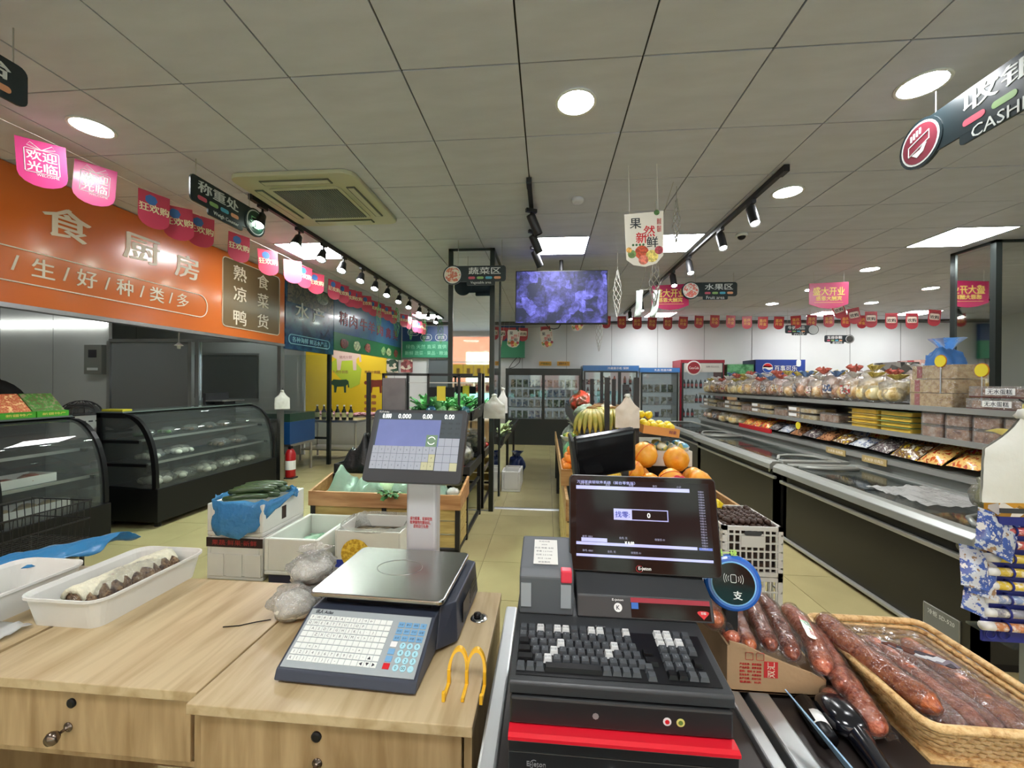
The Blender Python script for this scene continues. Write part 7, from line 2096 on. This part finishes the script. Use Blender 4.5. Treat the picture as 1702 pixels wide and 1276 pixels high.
def wave(sgn):
    up = [(.105 * math.cos(a), sgn * .105 * math.sin(a)) for a in [PI * (.06 + .88 * k / 14) for k in range(15)]]
    lo = [(-.10 + .2 * k / 10, sgn * (.03 + sgn * .02 * math.sin(PI * 2 * k / 10 + .5))) for k in range(11)]
    return up + lo
disc_sector(gc[1], gc[0], 0, 9.9465, wave(1), 'globe_red', RED)
disc_sector(gc[1], gc[0], 0, 9.9465, wave(-1), 'globe_blue', mat('globe_blue', srgb(30, 80, 170), .4))
MB(face_cam((5.8, 9.945, 2.02))).prism(rr(.1, .16, .04, 4), 0, .003, 'z').part('drop_print', M_LTW, t)
goods('drink bottle in the blue cola fridge', 4.96, 5.86, (.7, 1.05, 1.4), ('dark_bottle', 'red_bottle', 'blue_pack'), 'drinks in the blue cola fridge', 8)
t = thing('drink_carton_stack', 'dark red and black drink cartons stacked high before the back wall at right', 'carton', (8.4, 10.2, 0))
MB().box(7.85, 8.35, 9.9, 10.5, 0, 2.05).part('carton', patch('black_carton', [srgb(30, 30, 30), srgb(70, 66, 60), srgb(120, 116, 110)], 6, .4, .1), t)
MB().box(8.36, 8.98, 9.9, 10.5, 0, 2.1).part('carton', patch('dark_red_carton', [srgb(100, 26, 34), srgb(150, 40, 46), srgb(190, 150, 140)], 6, .4, .1), t)
for i, x in enumerate((-.05, .42)):
    o = thing('wall_label', ('left', 'right')[i] + ' small orange notice above the wide dark fridge', 'notice', (x, 10.63, 1.95))
    MB().box(x - .16, x + .16, 10.62, 10.648, 1.97, 2.08).part('card', mat('orange_card', srgb(226, 170, 70), .5), o)
    lettering(('严禁烟火', '请随手关门')[i], .06, mat('green_ink', srgb(60, 110, 60), .5) if i == 0 else M_INK, o, face_cam((x, 10.617, 2.025)), fit=(.24, .06))
m = MB(); m.tube([(-1.0, 10.6, 1.9), (-.9, 10.55, 2.05), (-.78, 10.55, 2.18), (-.70, 10.55, 2.16), (-.72, 10.55, 2.05), (-.85, 10.55, 1.93), (-1.02, 10.6, 1.88)], .008, 6)
m.thing('black_cable', BLACK, 'looped black cable above the wide dark fridge', 'cable', smooth=True)
# shelves far right and behind the bread, only tops seen
t = thing('snack_shelf', 'tall shelf of pink snack packs at the far right edge', 'shelf', (7.2, 6.3, 0))
MB().box(6.3, 8.3, 6.0, 6.5, 0, .1).part('plinth', M_SHG, t)
for z in (.5, 1.0, 1.45, 1.8): MB().box(6.3, 8.3, 6.0, 6.5, z, z + .02).part('shelf_board', WHITE, t)
for x in (6.3, 7.3, 8.28): MB().box(x, x + .02, 6.45, 6.5, .1, 1.85).part('upright', M_SHG, t)
for i in range(14):
    SN[0 if i % 3 else 4].put((6.45 + i * .135, 6.2, 1.945), (1.2, 0, 0), 'pink snack packet on the tall far right shelf, %s from the left' % ORD[i], 'packets on the far right shelf')
# ================================================================== HANGING SIGNS, FLAGS, TRACKS, TELEVISION
M_SGN = mat('sign_dark_teal', srgb(32, 44, 48), .35)
PILL = [mat('pill_red', srgb(200, 90, 110), .4), mat('pill_green', srgb(140, 180, 110), .4), mat('pill_blue', srgb(80, 170, 200), .4), mat('pill_orange', srgb(226, 160, 120), .4)]
def area_sign(label, o, xd, L_, H_, text, sub, disc_left, disc_m, cord=.25, motif=None, disc_edge=None):
    """o = centre of the plate, xd = reading direction."""
    t = thing('hanging_sign', label, 'sign', o, group='hanging shop area signs')
    F = frame(o, xd, (0, 0, 1))
    MB(F).prism(rr(L_, H_, H_ * .18, 4), -.012, 0, 'z').part('plate', M_SGN, t)
    MB(F).prism(rr(L_ * .55, H_ * .30, H_ * .08, 3, 0.02 * L_, -H_ * .58), -.012, -.0005, 'z').part('lower_plate', M_SGN, t)
    dx = -L_ / 2 - H_ * .08 if disc_left else L_ / 2 + H_ * .08
    off = H_ * .30 * (1 if disc_left else -1)
    lettering(text, H_ * .5, M_LTW, t, F @ Matrix.Translation((off, H_ * .18, .001)), bold=H_ * .008, fit=(L_ * .62, H_ * .44), ext=.001)
    for k in range(4):
        px = off + (k - 1.5) * L_ * .165
        MB(F).prism(rr(L_ * .13, H_ * .16, H_ * .075, 4, px, -H_ * .26), .0, .0015, 'z').part('pill', PILL[k], t)
    lettering(sub, H_ * .18, M_LTW, t, F @ Matrix.Translation((.02 * L_, -H_ * .58, .001)), fit=(L_ * .40, 0), ext=.001)
    r = H_ * .62
    MB(F).prism(circ(r, 28, dx, -H_ * .06), -.014, .004, 'z').part('disc', disc_edge or M_SGN, t)
    MB(F).prism(circ(r * .88, 28, dx, -H_ * .06), .004, .0055, 'z').part('disc_ring', M_LTW, t)
    MB(F).prism(circ(r * .80, 28, dx, -H_ * .06), .0055, .0065, 'z').part('disc_picture', disc_m, t)
    if motif: motif(F @ Matrix.Translation((dx, -H_ * .06, .0068)), r, t)
    for sx_ in (-.42, .42):
        p = F @ Vector((sx_ * L_, H_ * .5, -.006))
        MB().cyl(p, (p.x, p.y, CEIL), .003, n=5).part('chain', STEEL, t)
    return t
VEGP = patch('vegetable_picture', [srgb(90, 130, 60), srgb(226, 220, 196), srgb(232, 226, 206), srgb(200, 90, 76), srgb(220, 150, 110)], 26, .4, .1, 'NOISE', interp='LINEAR')
FRUP = patch('fruit_picture', [srgb(70, 140, 70), srgb(226, 226, 220), srgb(230, 226, 216), srgb(210, 60, 70), srgb(230, 150, 130)], 26, .4, .1, 'NOISE', interp='LINEAR')
def m_scale(F, r, t):
    m = MB(F); m.tube([(0, -.4 * r, 0), (0, .35 * r, 0)], .05 * r, 4).tube([(-.45 * r, .3 * r, 0), (.45 * r, .3 * r, 0)], .04 * r, 4).tube([(-.25 * r, -.42 * r, 0), (.25 * r, -.42 * r, 0)], .05 * r, 4)
    for s in (-1, 1): m.tube([(s * .6 * r, .0, 0), (s * .42 * r, -.12 * r, 0), (s * .24 * r, 0, 0)], .04 * r, 4).tube([(s * .42 * r, .3 * r, 0), (s * .42 * r, .0, 0)], .02 * r, 4)
    m.part('balance_symbol', mat('green_symbol', srgb(130, 200, 150), .5), t)
def m_hand(F, r, t):
    m = MB(F); m.tube([(p[0] * r, p[1] * r, 0) for p in ((-.5, .05), (.45, .35), (.45, .0), (-.5, -.35))], .03 * r, 4, closed=True)
    m.prism([(-.35 * r, -.35 * r), (-.1 * r, -.55 * r), (.2 * r, -.4 * r), (.35 * r, -.1 * r), (.2 * r, -.1 * r), (.05 * r, -.28 * r)], 0, .002, 'z')
    for k in range(4): m.box((-.42 + .14 * k) * r, (-.34 + .14 * k) * r, (.25 + .05 * k) * r, (.5 + .05 * k) * r, 0, .002)
    m.part('hand_symbol', M_LTW, t)
area_sign('dark hanging sign with a balance symbol over the orange stall', (-2.5, 2.955, 2.875), (0, 1, 0), .62, .19, '称重处', 'Weigh Counter', False, mat('dark_green_disc', srgb(24, 60, 48), .4), .3, m_scale)
area_sign('dark hanging sign with a vegetable picture before the mirrored pillar', (-.75, 4.45, 2.715), (1, 0, 0), .58, .175, '蔬菜区', 'Vegetable area', True, VEGP)
area_sign('dark hanging sign with a fruit picture right of the television', (2.36, 6.0, 2.86), (1, 0, 0), .62, .2, '水果区', 'Fruit area', True, FRUP)
area_sign('small dark hanging sign with white disc at right of the fridges', (5.25, 9.0, 2.68), (1, 0, 0), .54, .17, '牛奶制品', 'milk', False, mat('grey_disc', srgb(190, 196, 196), .4))
area_sign('smallest dark hanging sign with grey disc above the bread shelf', (6.33, 9.5, 2.535), (1, 0, 0), .50, .15, '五谷杂粮', 'grains', False, mat('dark_grain', srgb(70, 74, 72), .4, vary=(40, .4)))
area_sign('large dark hanging sign with a red hand symbol at the upper right corner', (2.05, 2.02, 2.86), (.0, -1, 0), .80, .21, '收银台', 'CASHIER', True, mat('maroon_disc', srgb(120, 46, 60), .4), .3, m_hand)
area_sign('dark hanging sign cut off by the upper left edge', (-2.4, 1.38, 2.84), (.0, 1, 0), .60, .18, '收银台', 'CASHIER', True, mat('maroon_disc', (0, 0, 0)))
area_sign('dark hanging food sign at the far right edge beyond the pillar', (6.3, 5.75, 2.56), (1, 0, 0), .6, .17, '休闲食品', 'snacks', True, mat('grey_disc', (0, 0, 0)))
area_sign('second dark hanging sign lower at the far right edge', (6.5, 6.2, 2.30), (1, 0, 0), .6, .17, '调味粮油', 'spices', True, mat('grey_disc', (0, 0, 0)))
# pennant flags
M_PINK = mat('flag_pink', srgb(214, 66, 132), .35, coat=.3)
M_RED2 = mat('flag_red', srgb(206, 70, 96), .35, coat=.3)
M_CRIM = mat('flag_crimson', srgb(178, 52, 62), .4)
def flag_outline(w_, h):
    return [(-w_ / 2, 0), (w_ / 2, 0)] + [(w_ / 2 * math.cos(a), -h * .72 + -h * .28 * math.sin(a)) for a in [PI * k / 8 for k in range(9)]]
def flag_proto(name, w_, h, mm, txt, tcol, size, blue=False, sub=None, white_top=False):
    p = thing(name, 'x', 'flag', (0, 0, 0))
    F = frame((0, 0, 0), (1, 0, 0), (0, 0, 1))
    MB(F).prism(flag_outline(w_, h), 0, .0025, 'z').part('cloth', mm, p, world=False)
    if white_top:
        MB(F).prism(rr(w_ * .8, h * .38, w_ * .08, 3, 0, -h * .42), .0025, .0032, 'z').part('pale_patch', mat('flag_cream', srgb(226, 208, 190), .4), p, world=False)
    if blue:
        MB(F).prism(circ(w_ * .2, 7, -w_ * .1, -h * .22), .0025, .0032, 'z').part('blue_burst', mat('flag_blue', srgb(70, 120, 190), .4), p, world=False)
    lettering(txt, size, tcol, p, F @ Matrix.Translation((0, -h * .45, .004)), bold=size * .02, world=False, ext=.0008)
    if sub: lettering(sub, size * .3, tcol, p, F @ Matrix.Translation((w_ * .1, -h * .74, .004)), world=False, ext=.0006)
    if txt.startswith('欢'):
        m = MB(F); m.tube([(q[0], q[1] - h * .45, .004) for q in rr(w_ * .68, h * .5, .005, 1)], .0022, 4, closed=True)
        for s in (-1, 1): m.tube([(0, -h * .2, .004), (s * w_ * .22, -h * .06, .004), (s * w_ * .28, -h * .14, .004), (0, -h * .2, .004)], .0018, 4)
        m.part('gift_outline', tcol, p, world=False)
    return Proto(p)
F1 = flag_proto('welcome_flag', .20, .27, M_PINK, '欢迎\n光临', WHITEP, .062, sub='WELCOME')
F2 = flag_proto('sale_flag', .20, .27, M_RED2, '狂欢购', mat('flag_yellow_text', srgb(240, 236, 190), .5), .066, True)
F3 = flag_proto('festival_flag', .19, .27, M_CRIM, '喜庆\n开业', mat('flag_gold_text', srgb(230, 180, 90), .5), .07)
F4 = flag_proto('snack_flag', .20, .28, M_CRIM, '欢购', mat('flag_dark_text', srgb(60, 50, 50), .5), .07, white_top=True)
lw = ['at the far left, largest of all', 'second largest at left']
ly = [(2.16, 0), (2.46, 1), (2.86, 2), (3.05, 2), (3.28, 2), (3.72, 2), (4.12, 2), (4.55, 2), (4.80, 2), (5.05, 2), (5.5, 2), (5.75, 2), (5.95, 2), (6.15, 2), (6.5, 2), (6.8, 2), (7.1, 2), (7.4, 2), (7.7, 2), (8.3, 2), (8.6, 2), (9.0, 2), (9.3, 2), (9.6, 2)]
for i, (y, k) in enumerate(ly):
    pr_ = F1 if k < 2 else F2
    lb = 'pink welcome pennant %s' % lw[i] if i < 2 else 'red sale pennant on the left string, %s from the camera' % ORD[i]
    pr_.put((-3.2, y * 1.067, 3.03 - (.02 if i % 3 == 0 else 0)), (0, R.uniform(-.1, .1), math.radians(62) + R.uniform(-.18, .18)), lb, 'pennants on the left string', 1.067)
m = MB(); m.tube([(-3.2, 1.7 + k * .3, 3.04 - .012 * math.sin(k * 1.3) ** 2) for k in range(30)], .002, 4)
m.thing('flag_string', WHITE, 'white string carrying the pennants along the left stalls', 'string')
for i in range(17):
    x = 1.28 + i * .325 - (.0 if i else 0)
    F3.put((x, 9.0, 2.965 + .02 * math.cos(i * .9)), (0, R.uniform(-.06, .06), R.uniform(-.2, .2)), 'crimson festival pennant in the back row, %s from the left' % ORD[i], 'pennants in the back row')
m = MB(); m.tube([(1.0 + k * .3, 9.0, 2.975 + .02 * math.cos(k * .8)) for k in range(22)], .002, 4)
m.thing('flag_string', DARK, 'dark string carrying the crimson pennants before the back wall', 'string')
xs = [(5.05, 2.95, -.35), (5.32, 2.86, -.2), (5.62, 2.80, 0), (5.95, 2.77, 0), (6.28, 2.77, 0), (6.65, 2.82, .1), (7.15, 2.93, .15)]
for i, (x, z, a) in enumerate(xs):
    F4.put((x, 7.6, z), (0, a, 0), 'red and cream snack pennant on the swag at right, %s from the left' % ORD[i], 'pennants on the right swag')
m = MB(); m.tube([(4.7, 7.6, 3.06), (5.05, 7.6, 2.955), (5.32, 7.6, 2.865), (5.62, 7.6, 2.805), (5.95, 7.6, 2.775), (6.28, 7.6, 2.775), (6.65, 7.6, 2.825), (7.15, 7.6, 2.935), (7.5, 7.6, 3.06)], .002, 4)
m.thing('flag_string', DARK, 'dark string of the sagging pennants at right', 'string')
for i, (x, y, z) in enumerate(((5.75, 4.95, 2.78), (5.95, 5.0, 2.85))):
    F4.put((x, y, z), (0, .5 - i * .2, 0), ('pale pink pennant hanging right of the far pillar', 'second pale pink pennant right of the far pillar')[i], 'pennants right of the pillar', 1.2)
# grand opening boards
for i, (xa, xb, lb) in enumerate(((1.50, 2.03, 'pink and gold grand opening board beside the right track'), (3.66, 4.18, 'pink and gold grand opening board hanging over the bread shelves'))):
    t = thing('opening_board', lb, 'sign', ((xa + xb) / 2, 6.05, 2.57), group='grand opening boards')
    xc = (xa + xb) / 2; F = frame((xc, 6.05, 2.765), (1, 0, 0), (0, 0, 1))
    MB(F).prism([(-.26, .17), (.26, .19), (.26, -.12), (.12, -.17), (0, -.185), (-.12, -.17), (-.26, -.12)], -.006, 0, 'z').part('board', mat('magenta_board', srgb(176, 34, 86), .35), t)
    lettering('盛大开业', .13, GOLD, t, F @ Matrix.Translation((0, .06, .001)), bold=.002, fit=(.42, .12), ext=.002)
    lettering('感恩大酬宾', .08, GOLD, t, F @ Matrix.Translation((0, -.04, .001)), bold=.0012, fit=(.34, .065), ext=.002)
    MB(F).box(-.19, .19, -.10, -.096, 0, .001).part('gold_rule', GOLD, t)
    for s in (-.2, .2): MB().cyl((xc + s, 6.053, 2.93), (xc + s, 6.053, CEIL), .002, n=4).part('thread', WHITE, t)
# fruit flags
def fruit_flag(label, c, rz=0.0, s=1.0, tilt=0.0):
    t = thing('fruit_flag', label, 'flag', c, group='white fruit flags', rot=(0, tilt, rz))
    F = frame((0, 0, 0), (1, 0, 0), (0, 0, 1)) @ Matrix.Scale(s, 4)
    MB(F).prism([(-.138, 0), (.138, .01), (.13, -.31), (.08, -.365), (.0, -.385), (-.08, -.37), (-.13, -.33)], 0, .002, 'z').part('sheet', mat('flag_white', srgb(222, 216, 204), .5), t, world=False)
    for s_, x, y, mm in (('果', -.06, -.07, M_INK), ('然', .035, -.13, RED), ('新', -.02, -.175, RED), ('鲜', .055, -.21, M_INK)):
        lettering(s_, .085, mm, t, F @ Matrix.Translation((x, y, .003)), bold=.001, world=False, ext=.0006)
    lettering('新鲜水果\n精选好果', .02, RED, t, F @ Matrix.Translation((.105, -.09, .003)) , world=False, fit=(.03, .1), ext=.0006)
    for x in (-.1, .1): MB().cyl((x, 0, -.01), (x, 0, CEIL - c[2]), .0015, n=4).part('thread', WHITE, t, world=False)
    for k in range(4): MB(F).prism(circ(.009, 8, -.08 + k * .024, -.225), .002, .0028, 'z').part('dot', mat('flag_green_dot', srgb(60, 100, 60), .5), t, world=False)
    for k, (x, y, r, c_) in enumerate(((-.02, -.28, .05, srgb(190, 80, 50)), (.05, -.31, .045, srgb(220, 200, 110)), (-.01, -.335, .035, srgb(214, 120, 100)), (.1, -.27, .03, srgb(170, 70, 80)), (-.09, -.29, .03, srgb(110, 140, 80)), (-.11, -.26, .02, srgb(214, 160, 80)), (.09, .0, .02, srgb(70, 110, 60)))):
        MB(F).prism(circ(r, 12, x, y), .002 + k * .0003, .0026 + k * .0003, 'z').part('fruit_picture', patch('flag_fruit_%d' % k, [c_, [min(1, q * 1.4) for q in c_], [q * .7 for q in c_]], 40, .5, 0, 'NOISE', interp='LINEAR'), t, world=False)
    return t
fruit_flag('large white fruit flag hanging right of the television', (.685, 3.0, 2.735), 0, 1.0, -.03)
fruit_flag('white fruit flag under the television, middle one', (-.03, 8.6, 2.62), 0, .95, -.12)
fruit_flag('white fruit flag under the television, left one', (-.62, 7.6, 2.50), 0, .85, .08)
fruit_flag('white fruit flag partly hidden by the television lower right', (.50, 7.6, 2.78), 0, .8, -.25)
fruit_flag('white fruit flag at the left end beside the mirrored pillar', (-1.0, 8.2, 2.50), 0, .8, .15)
for i, (x, y, z) in enumerate(((-.55, 9.3, 2.775), (-.05, 9.3, 2.805), (-1.05, 9.3, 2.785), (-.83, 9.3, 2.78))):
    F4.put((x, y, z), (0, R.uniform(-.1, .1), 0), ['brown and red pennant left under the television', 'brown and red pennant under the middle of the television', 'red pennant nearest the mirrored pillar', 'red pennant second from the mirrored pillar'][i], 'pennants under the television', 1.1)
m = MB(); m.tube([(-1.6, 9.3, 3.08), (-1.05, 9.3, 2.79), (-.83, 9.3, 2.785), (-.55, 9.3, 2.78), (-.05, 9.3, 2.81), (.5, 9.3, 3.08)], .002, 4)
m.thing('flag_string', DARK, 'dark string of pennants sagging under the television', 'string')
m = MB(); m.tube([(5.5, 4.97, 3.08), (5.75, 4.95, 2.785), (5.95, 5.0, 2.855), (6.2, 5.0, 3.08)], .002, 4)
m.thing('flag_string', DARK, 'short string holding the pennants right of the far pillar', 'string')
# net strands and ribbons by the right track
M_NETG = film('grey_net', srgb(170, 170, 160), clear=.45, rough=.5, bump=(90, 1))
def strand(label, p0, L_, w_, mm, seed, name='net_strand', cat='decoration'):
    m = MB(); rs = random.Random(seed)
    for k in range(5):
        pts = [(p0[0] + w_ * .5 * math.sin(v * 7 + k * 1.3 + seed) * math.sin(PI * v) + rs.uniform(-.003, .003), p0[1] + w_ * .3 * math.cos(v * 6 + k), p0[2] - L_ * v) for v in [q / 12 for q in range(13)]]
        m.tube(pts, .004, 4)
    m.cyl(p0, (p0[0], p0[1], CEIL), .0015, n=4)
    return m.thing(name, mm, label, cat, 'hanging net strands')
ST_ = mat('strand_grey', srgb(150, 148, 140), .6); SG_ = mat('strand_green', srgb(90, 160, 80), .5)
strand('grey net strand hanging above the fruit flag', (1.02, 3.35, 2.98), .34, .07, ST_, 1)
strand('grey net strand right below the fruit flag', (.92, 3.6, 2.6), .42, .09, ST_, 2)
strand('grey net strand right of the television', (.82, 4.9, 2.85), .55, .09, ST_, 3)
strand('grey net strand low right of the television', (.70, 5.6, 2.45), .5, .09, ST_, 4)
for i, (y, x) in enumerate(((6.9, -2.95), (8.0, -2.75), (8.4, -2.6), (8.8, -2.35), (7.5, -2.85))):
    strand('green garland strand on the left pennant string, %s from the camera' % ORD[i], (x, y, 2.92), .55, .12, SG_, 10 + i, 'green_garland')
for i, (x, a) in enumerate(((1.10, .06), (1.30, .12))):
    m = MB(); m.grid(lambda u, v: (x + (u - .5) * .075 + a * v * v * (-.4), 5.0 + .01 * math.sin(u * 5 + v * 9), 2.63 - v * .32), 5, 12)
    m.thing('white_streamer', mat('streamer', srgb(160, 168, 162), .4), ('left', 'right')[i] + ' white streamer hanging before the right track', 'streamer', 'white streamers', smooth=True, solid=.004)
m = MB(); m.tube([(.95, 3.2, 3.05), (1.0, 3.9, 2.85), (1.1, 5.0, 2.64), (1.30, 5.0, 2.64), (1.55, 5.6, 2.95)], .002, 4)
m.thing('flag_string', ST_, 'string holding the net strands and streamers at the centre right', 'string')
# ---------------------------------------------------------------- track lights
M_LAMP = mat('spot_lens', (1.0, .97, .86), .3, emit=45.0)
M_LAMPG = mat('spot_lens_green', (.86, 1.0, .88), .3, emit=45.0)
def track(label, x, y0, y1):
    t = thing('light_track', label, 'track', (x, (y0 + y1) / 2, CEIL - .04), group='ceiling light tracks')
    MB().box(x - .018, x + .018, y0, y1, CEIL - .04, CEIL - .002).part('rail', BLACKM, t)
    MB().box(x - .02, x + .02, y0 - .03, y0 + .06, CEIL - .05, CEIL - .002).part('feed', BLACKM, t)
    return t
track('black spotlight track running along the left stalls', -2.5, 3.25, 9.6)
track('black spotlight track right of the television', 1.70, 3.10, 9.2)
track('black spotlight track in front of the television', -.15, 3.15, 5.05)
def spot_proto(name, lens, bell):
    p = thing(name, 'x', 'spotlight', (0, 0, 0))
    MB().box(-.016, .016, -.05, .05, -.03, 0).part('adapter', BLACKM, p, world=False)
    MB().cyl((0, 0, -.03), (0, 0, -.07), .01, n=8).part('stem', BLACKM, p, world=False)
    R_ = Matrix.Translation((0, 0, -.07)) @ Matrix.Rotation(math.radians(-26), 4, 'X')
    h = MB(R_)
    if bell: h.lathe([(.02, .0), (.035, -.02), (.04, -.06), (.055, -.13), (.055, -.14)], n=16, cap1=False)
    else: h.lathe([(.038, .02), (.04, .0), (.04, -.16), (.038, -.165)], n=16, cap1=False)
    h.part('housing', BLACKM, p, world=False, smooth=True)
    l_ = MB(R_); z = -.135 if bell else -.155
    l_.lathe([(.001, z), (.046 if bell else .034, z)], n=16, cap0=False, cap1=False).part('lens', lens, p, world=False)
    return Proto(p)
SPL = spot_proto('track_spotlight', M_LAMPG, True); SPR = spot_proto('track_spotlight', M_LAMP, False)
def spot_light(x, y, z, col, w_, tx=0.0, ang=70):
    l = bpy.data.lights.new('spot_beam', 'SPOT'); l.energy = w_; l.spot_size = math.radians(ang); l.spot_blend = .6; l.color = col; l.shadow_soft_size = .04
    o = bpy.data.objects.new('spot_beam', l); COL.objects.link(o); o.location = (x, y, z); o.rotation_euler = (0, tx, 0)
    return o
for i, y in enumerate((3.37, 3.9, 4.35, 4.8, 5.3, 5.75, 6.2, 6.7, 7.2, 7.8, 8.4, 9.0)):
    SPL.put((-2.5, y, CEIL - .04), (0, 0, 0), 'black bell spotlight on the left track, %s from the camera' % ORD[i], 'spotlights on the left track')
    if i % 2 == 0 or i < 4: spot_light(-2.47, y, CEIL - .26, (.74, 1.0, .82), SPOT_W * (4.0 if i < 4 else 2.5), -.42 if i % 2 == 0 else .4)
for i, y in enumerate((3.58, 4.19, 5.09, 5.72, 6.6, 7.6, 8.6)):
    SPR.put((1.70, y, CEIL - .04), (0, 0, 0), 'black tube spotlight on the right track, %s from the camera' % ORD[i], 'spotlights on the right track')
    if i % 2 == 0: spot_light(1.65, y, CEIL - .27, (1.0, .95, .84), SPOT_W * 2.5, -.3)
SPC = spot_proto('track_spotlight', BLACK, False)
for i, y in enumerate((3.6, 4.1, 4.6)):
    SPC.put((-.15, y, CEIL - .04), (0, 0, 2.0), 'unlit black spotlight before the television, %s from the camera' % ORD[i], 'spotlights on the middle track')
# ---------------------------------------------------------------- television
t = thing('television', 'large television showing a blue camera picture hanging from the ceiling', 'television', (.17, 5.22, 2.25))
tvM = Matrix.Translation((.172, 5.2, 2.606)) @ Euler((math.radians(-4), math.radians(.3), 0)).to_matrix().to_4x4() @ frame((0, 0, 0), (1, 0, 0), (0, 0, 1))
MB(tvM).box(-.585, .585, -.345, .345, -.05, 0).part('case', BLACK, t, bevel=.004)
m_, nt, b_ = _nt('camera_picture')
tc = nt.nodes.new('ShaderNodeTexCoord'); n1 = nt.nodes.new('ShaderNodeTexNoise'); n1.inputs['Scale'].default_value = 7; n1.inputs['Detail'].default_value = 9; n1.inputs['Roughness'].default_value = .72; n1.inputs['Distortion'].default_value = .3
vo = nt.nodes.new('ShaderNodeTexVoronoi'); vo.inputs['Scale'].default_value = 6; vo.distance = 'CHEBYCHEV'
mx = nt.nodes.new('ShaderNodeMath'); mx.operation = 'MULTIPLY_ADD'; mx.inputs[1].default_value = .55
r_ = nt.nodes.new('ShaderNodeValToRGB')
r_.color_ramp.elements[0].position = .52; r_.color_ramp.elements[0].color = (.012, .016, .03, 1)
r_.color_ramp.elements[1].position = .88; r_.color_ramp.elements[1].color = (.20, .20, .80, 1)
e_ = r_.color_ramp.elements.new(.66); e_.color = (.05, .05, .20, 1)
nt.links.new(tc.outputs['Object'], n1.inputs['Vector']); nt.links.new(tc.outputs['Object'], vo.inputs['Vector'])
nt.links.new(n1.outputs['Fac'], mx.inputs[0]); 
sp2 = nt.nodes.new('ShaderNodeMath'); sp2.operation = 'MULTIPLY'; sp2.inputs[1].default_value = .3
sc2 = nt.nodes.new('ShaderNodeSeparateColor'); nt.links.new(vo.outputs['Color'], sc2.inputs[0]); nt.links.new(sc2.outputs[0], sp2.inputs[0])
mx.inputs[1].default_value = 1.0
nt.links.new(sp2.outputs[0], mx.inputs[2])
nt.links.new(mx.outputs[0], r_.inputs[0])
nt.links.new(r_.outputs[0], b_.inputs['Emission Color']); b_.inputs['Emission Strength'].default_value = 1.0
b_.inputs['Base Color'].default_value = (.01, .01, .02, 1); b_.inputs['Roughness'].default_value = .5; b_.inputs['Specular IOR Level'].default_value = .1
MATS['camera_picture'] = m_
MB(tvM).box(-.572, .572, -.332, .332, 0, .002).part('screen', m_, t)
MB().cyl((.17, 5.26, 2.9), (.17, 5.26, CEIL), .025, n=10).part('ceiling_pole', BLACKM, t)
MB().box(.0, .34, 5.235, 5.26, 2.45, 2.85).part('bracket', BLACKM, t)
m = MB(); m.tube([(-.02, 5.26, 2.27), (.02, 5.26, 2.22), (.08, 5.26, 2.205), (.14, 5.26, 2.22), (.17, 5.26, 2.27)], .006, 5); m.part('cable', BLACK, t)
# ---------------------------------------------------------------- cassette air conditioner, dome camera
t = thing('air_conditioner', 'square ceiling cassette air conditioner with grille above the left stalls', 'air conditioner', (-1.95, 3.38, CEIL - .05))
M_AC = mat('ac_cream', srgb(186, 186, 158), .45)
ax, ay = -1.95, 3.38
MB().prism(rr(1.0, .98, .10, 5, ax, ay), CEIL - .035, CEIL - .001, 'z').part('fascia', M_AC, t, bevel=.008)
MB().prism(rr(.60, .60, .04, 4, ax, ay), CEIL - .045, CEIL - .034, 'z').part('grille_frame', M_AC, t)
MB().box(ax - .27, ax + .27, ay - .27, ay + .27, CEIL - .047, CEIL - .044).part('grille_back', DARK, t)
M_GR = mat('grille_grey', srgb(120, 124, 112), .5)
for k in range(27):
    x = ax - .26 + k * .02
    MB().box(x - .004, x + .004, ay - .27, ay + .27, CEIL - .052, CEIL - .046).part('grille_bar', M_GR, t)
for (a, b, c, d) in ((-.28, .28, -.42, -.35), (-.28, .28, .35, .42), (-.42, -.35, -.28, .28), (.35, .42, -.28, .28)):
    MB().box(ax + a, ax + b, ay + c, ay + d, CEIL - .042, CEIL - .034).part('air_outlet', mat('outlet_dark', srgb(84, 88, 76), .5), t)
    MB().box(ax + a + .012, ax + b - .012, ay + c + .012, ay + d - .012, CEIL - .046, CEIL - .041).part('louvre', M_AC, t)
t = thing('dome_camera', 'small dome security camera on the ceiling near the right track', 'camera', (2.02, 4.45, CEIL - .06))
MB().lathe([(.055, 0), (.06, -.02), (.05, -.03)], (2.02, 4.45, CEIL), 18).part('base', WHITE, t, smooth=True)
m = MB(); m.ell((2.02, 4.45, CEIL - .03), (.04, .04, .035), 14, 8); m.part('dome', BLACK, t, smooth=True)
t = thing('smoke_detector', 'round white smoke detector on the ceiling above the television', 'smoke detector', (.25, 3.52, CEIL - .03))
MB().lathe([(.05, 0), (.055, -.01), (.045, -.03), (.02, -.035)], (.25, 3.52, CEIL), 18).part('body', M_TILE, t, smooth=True)
bpy.data.scenes.remove(TMP)
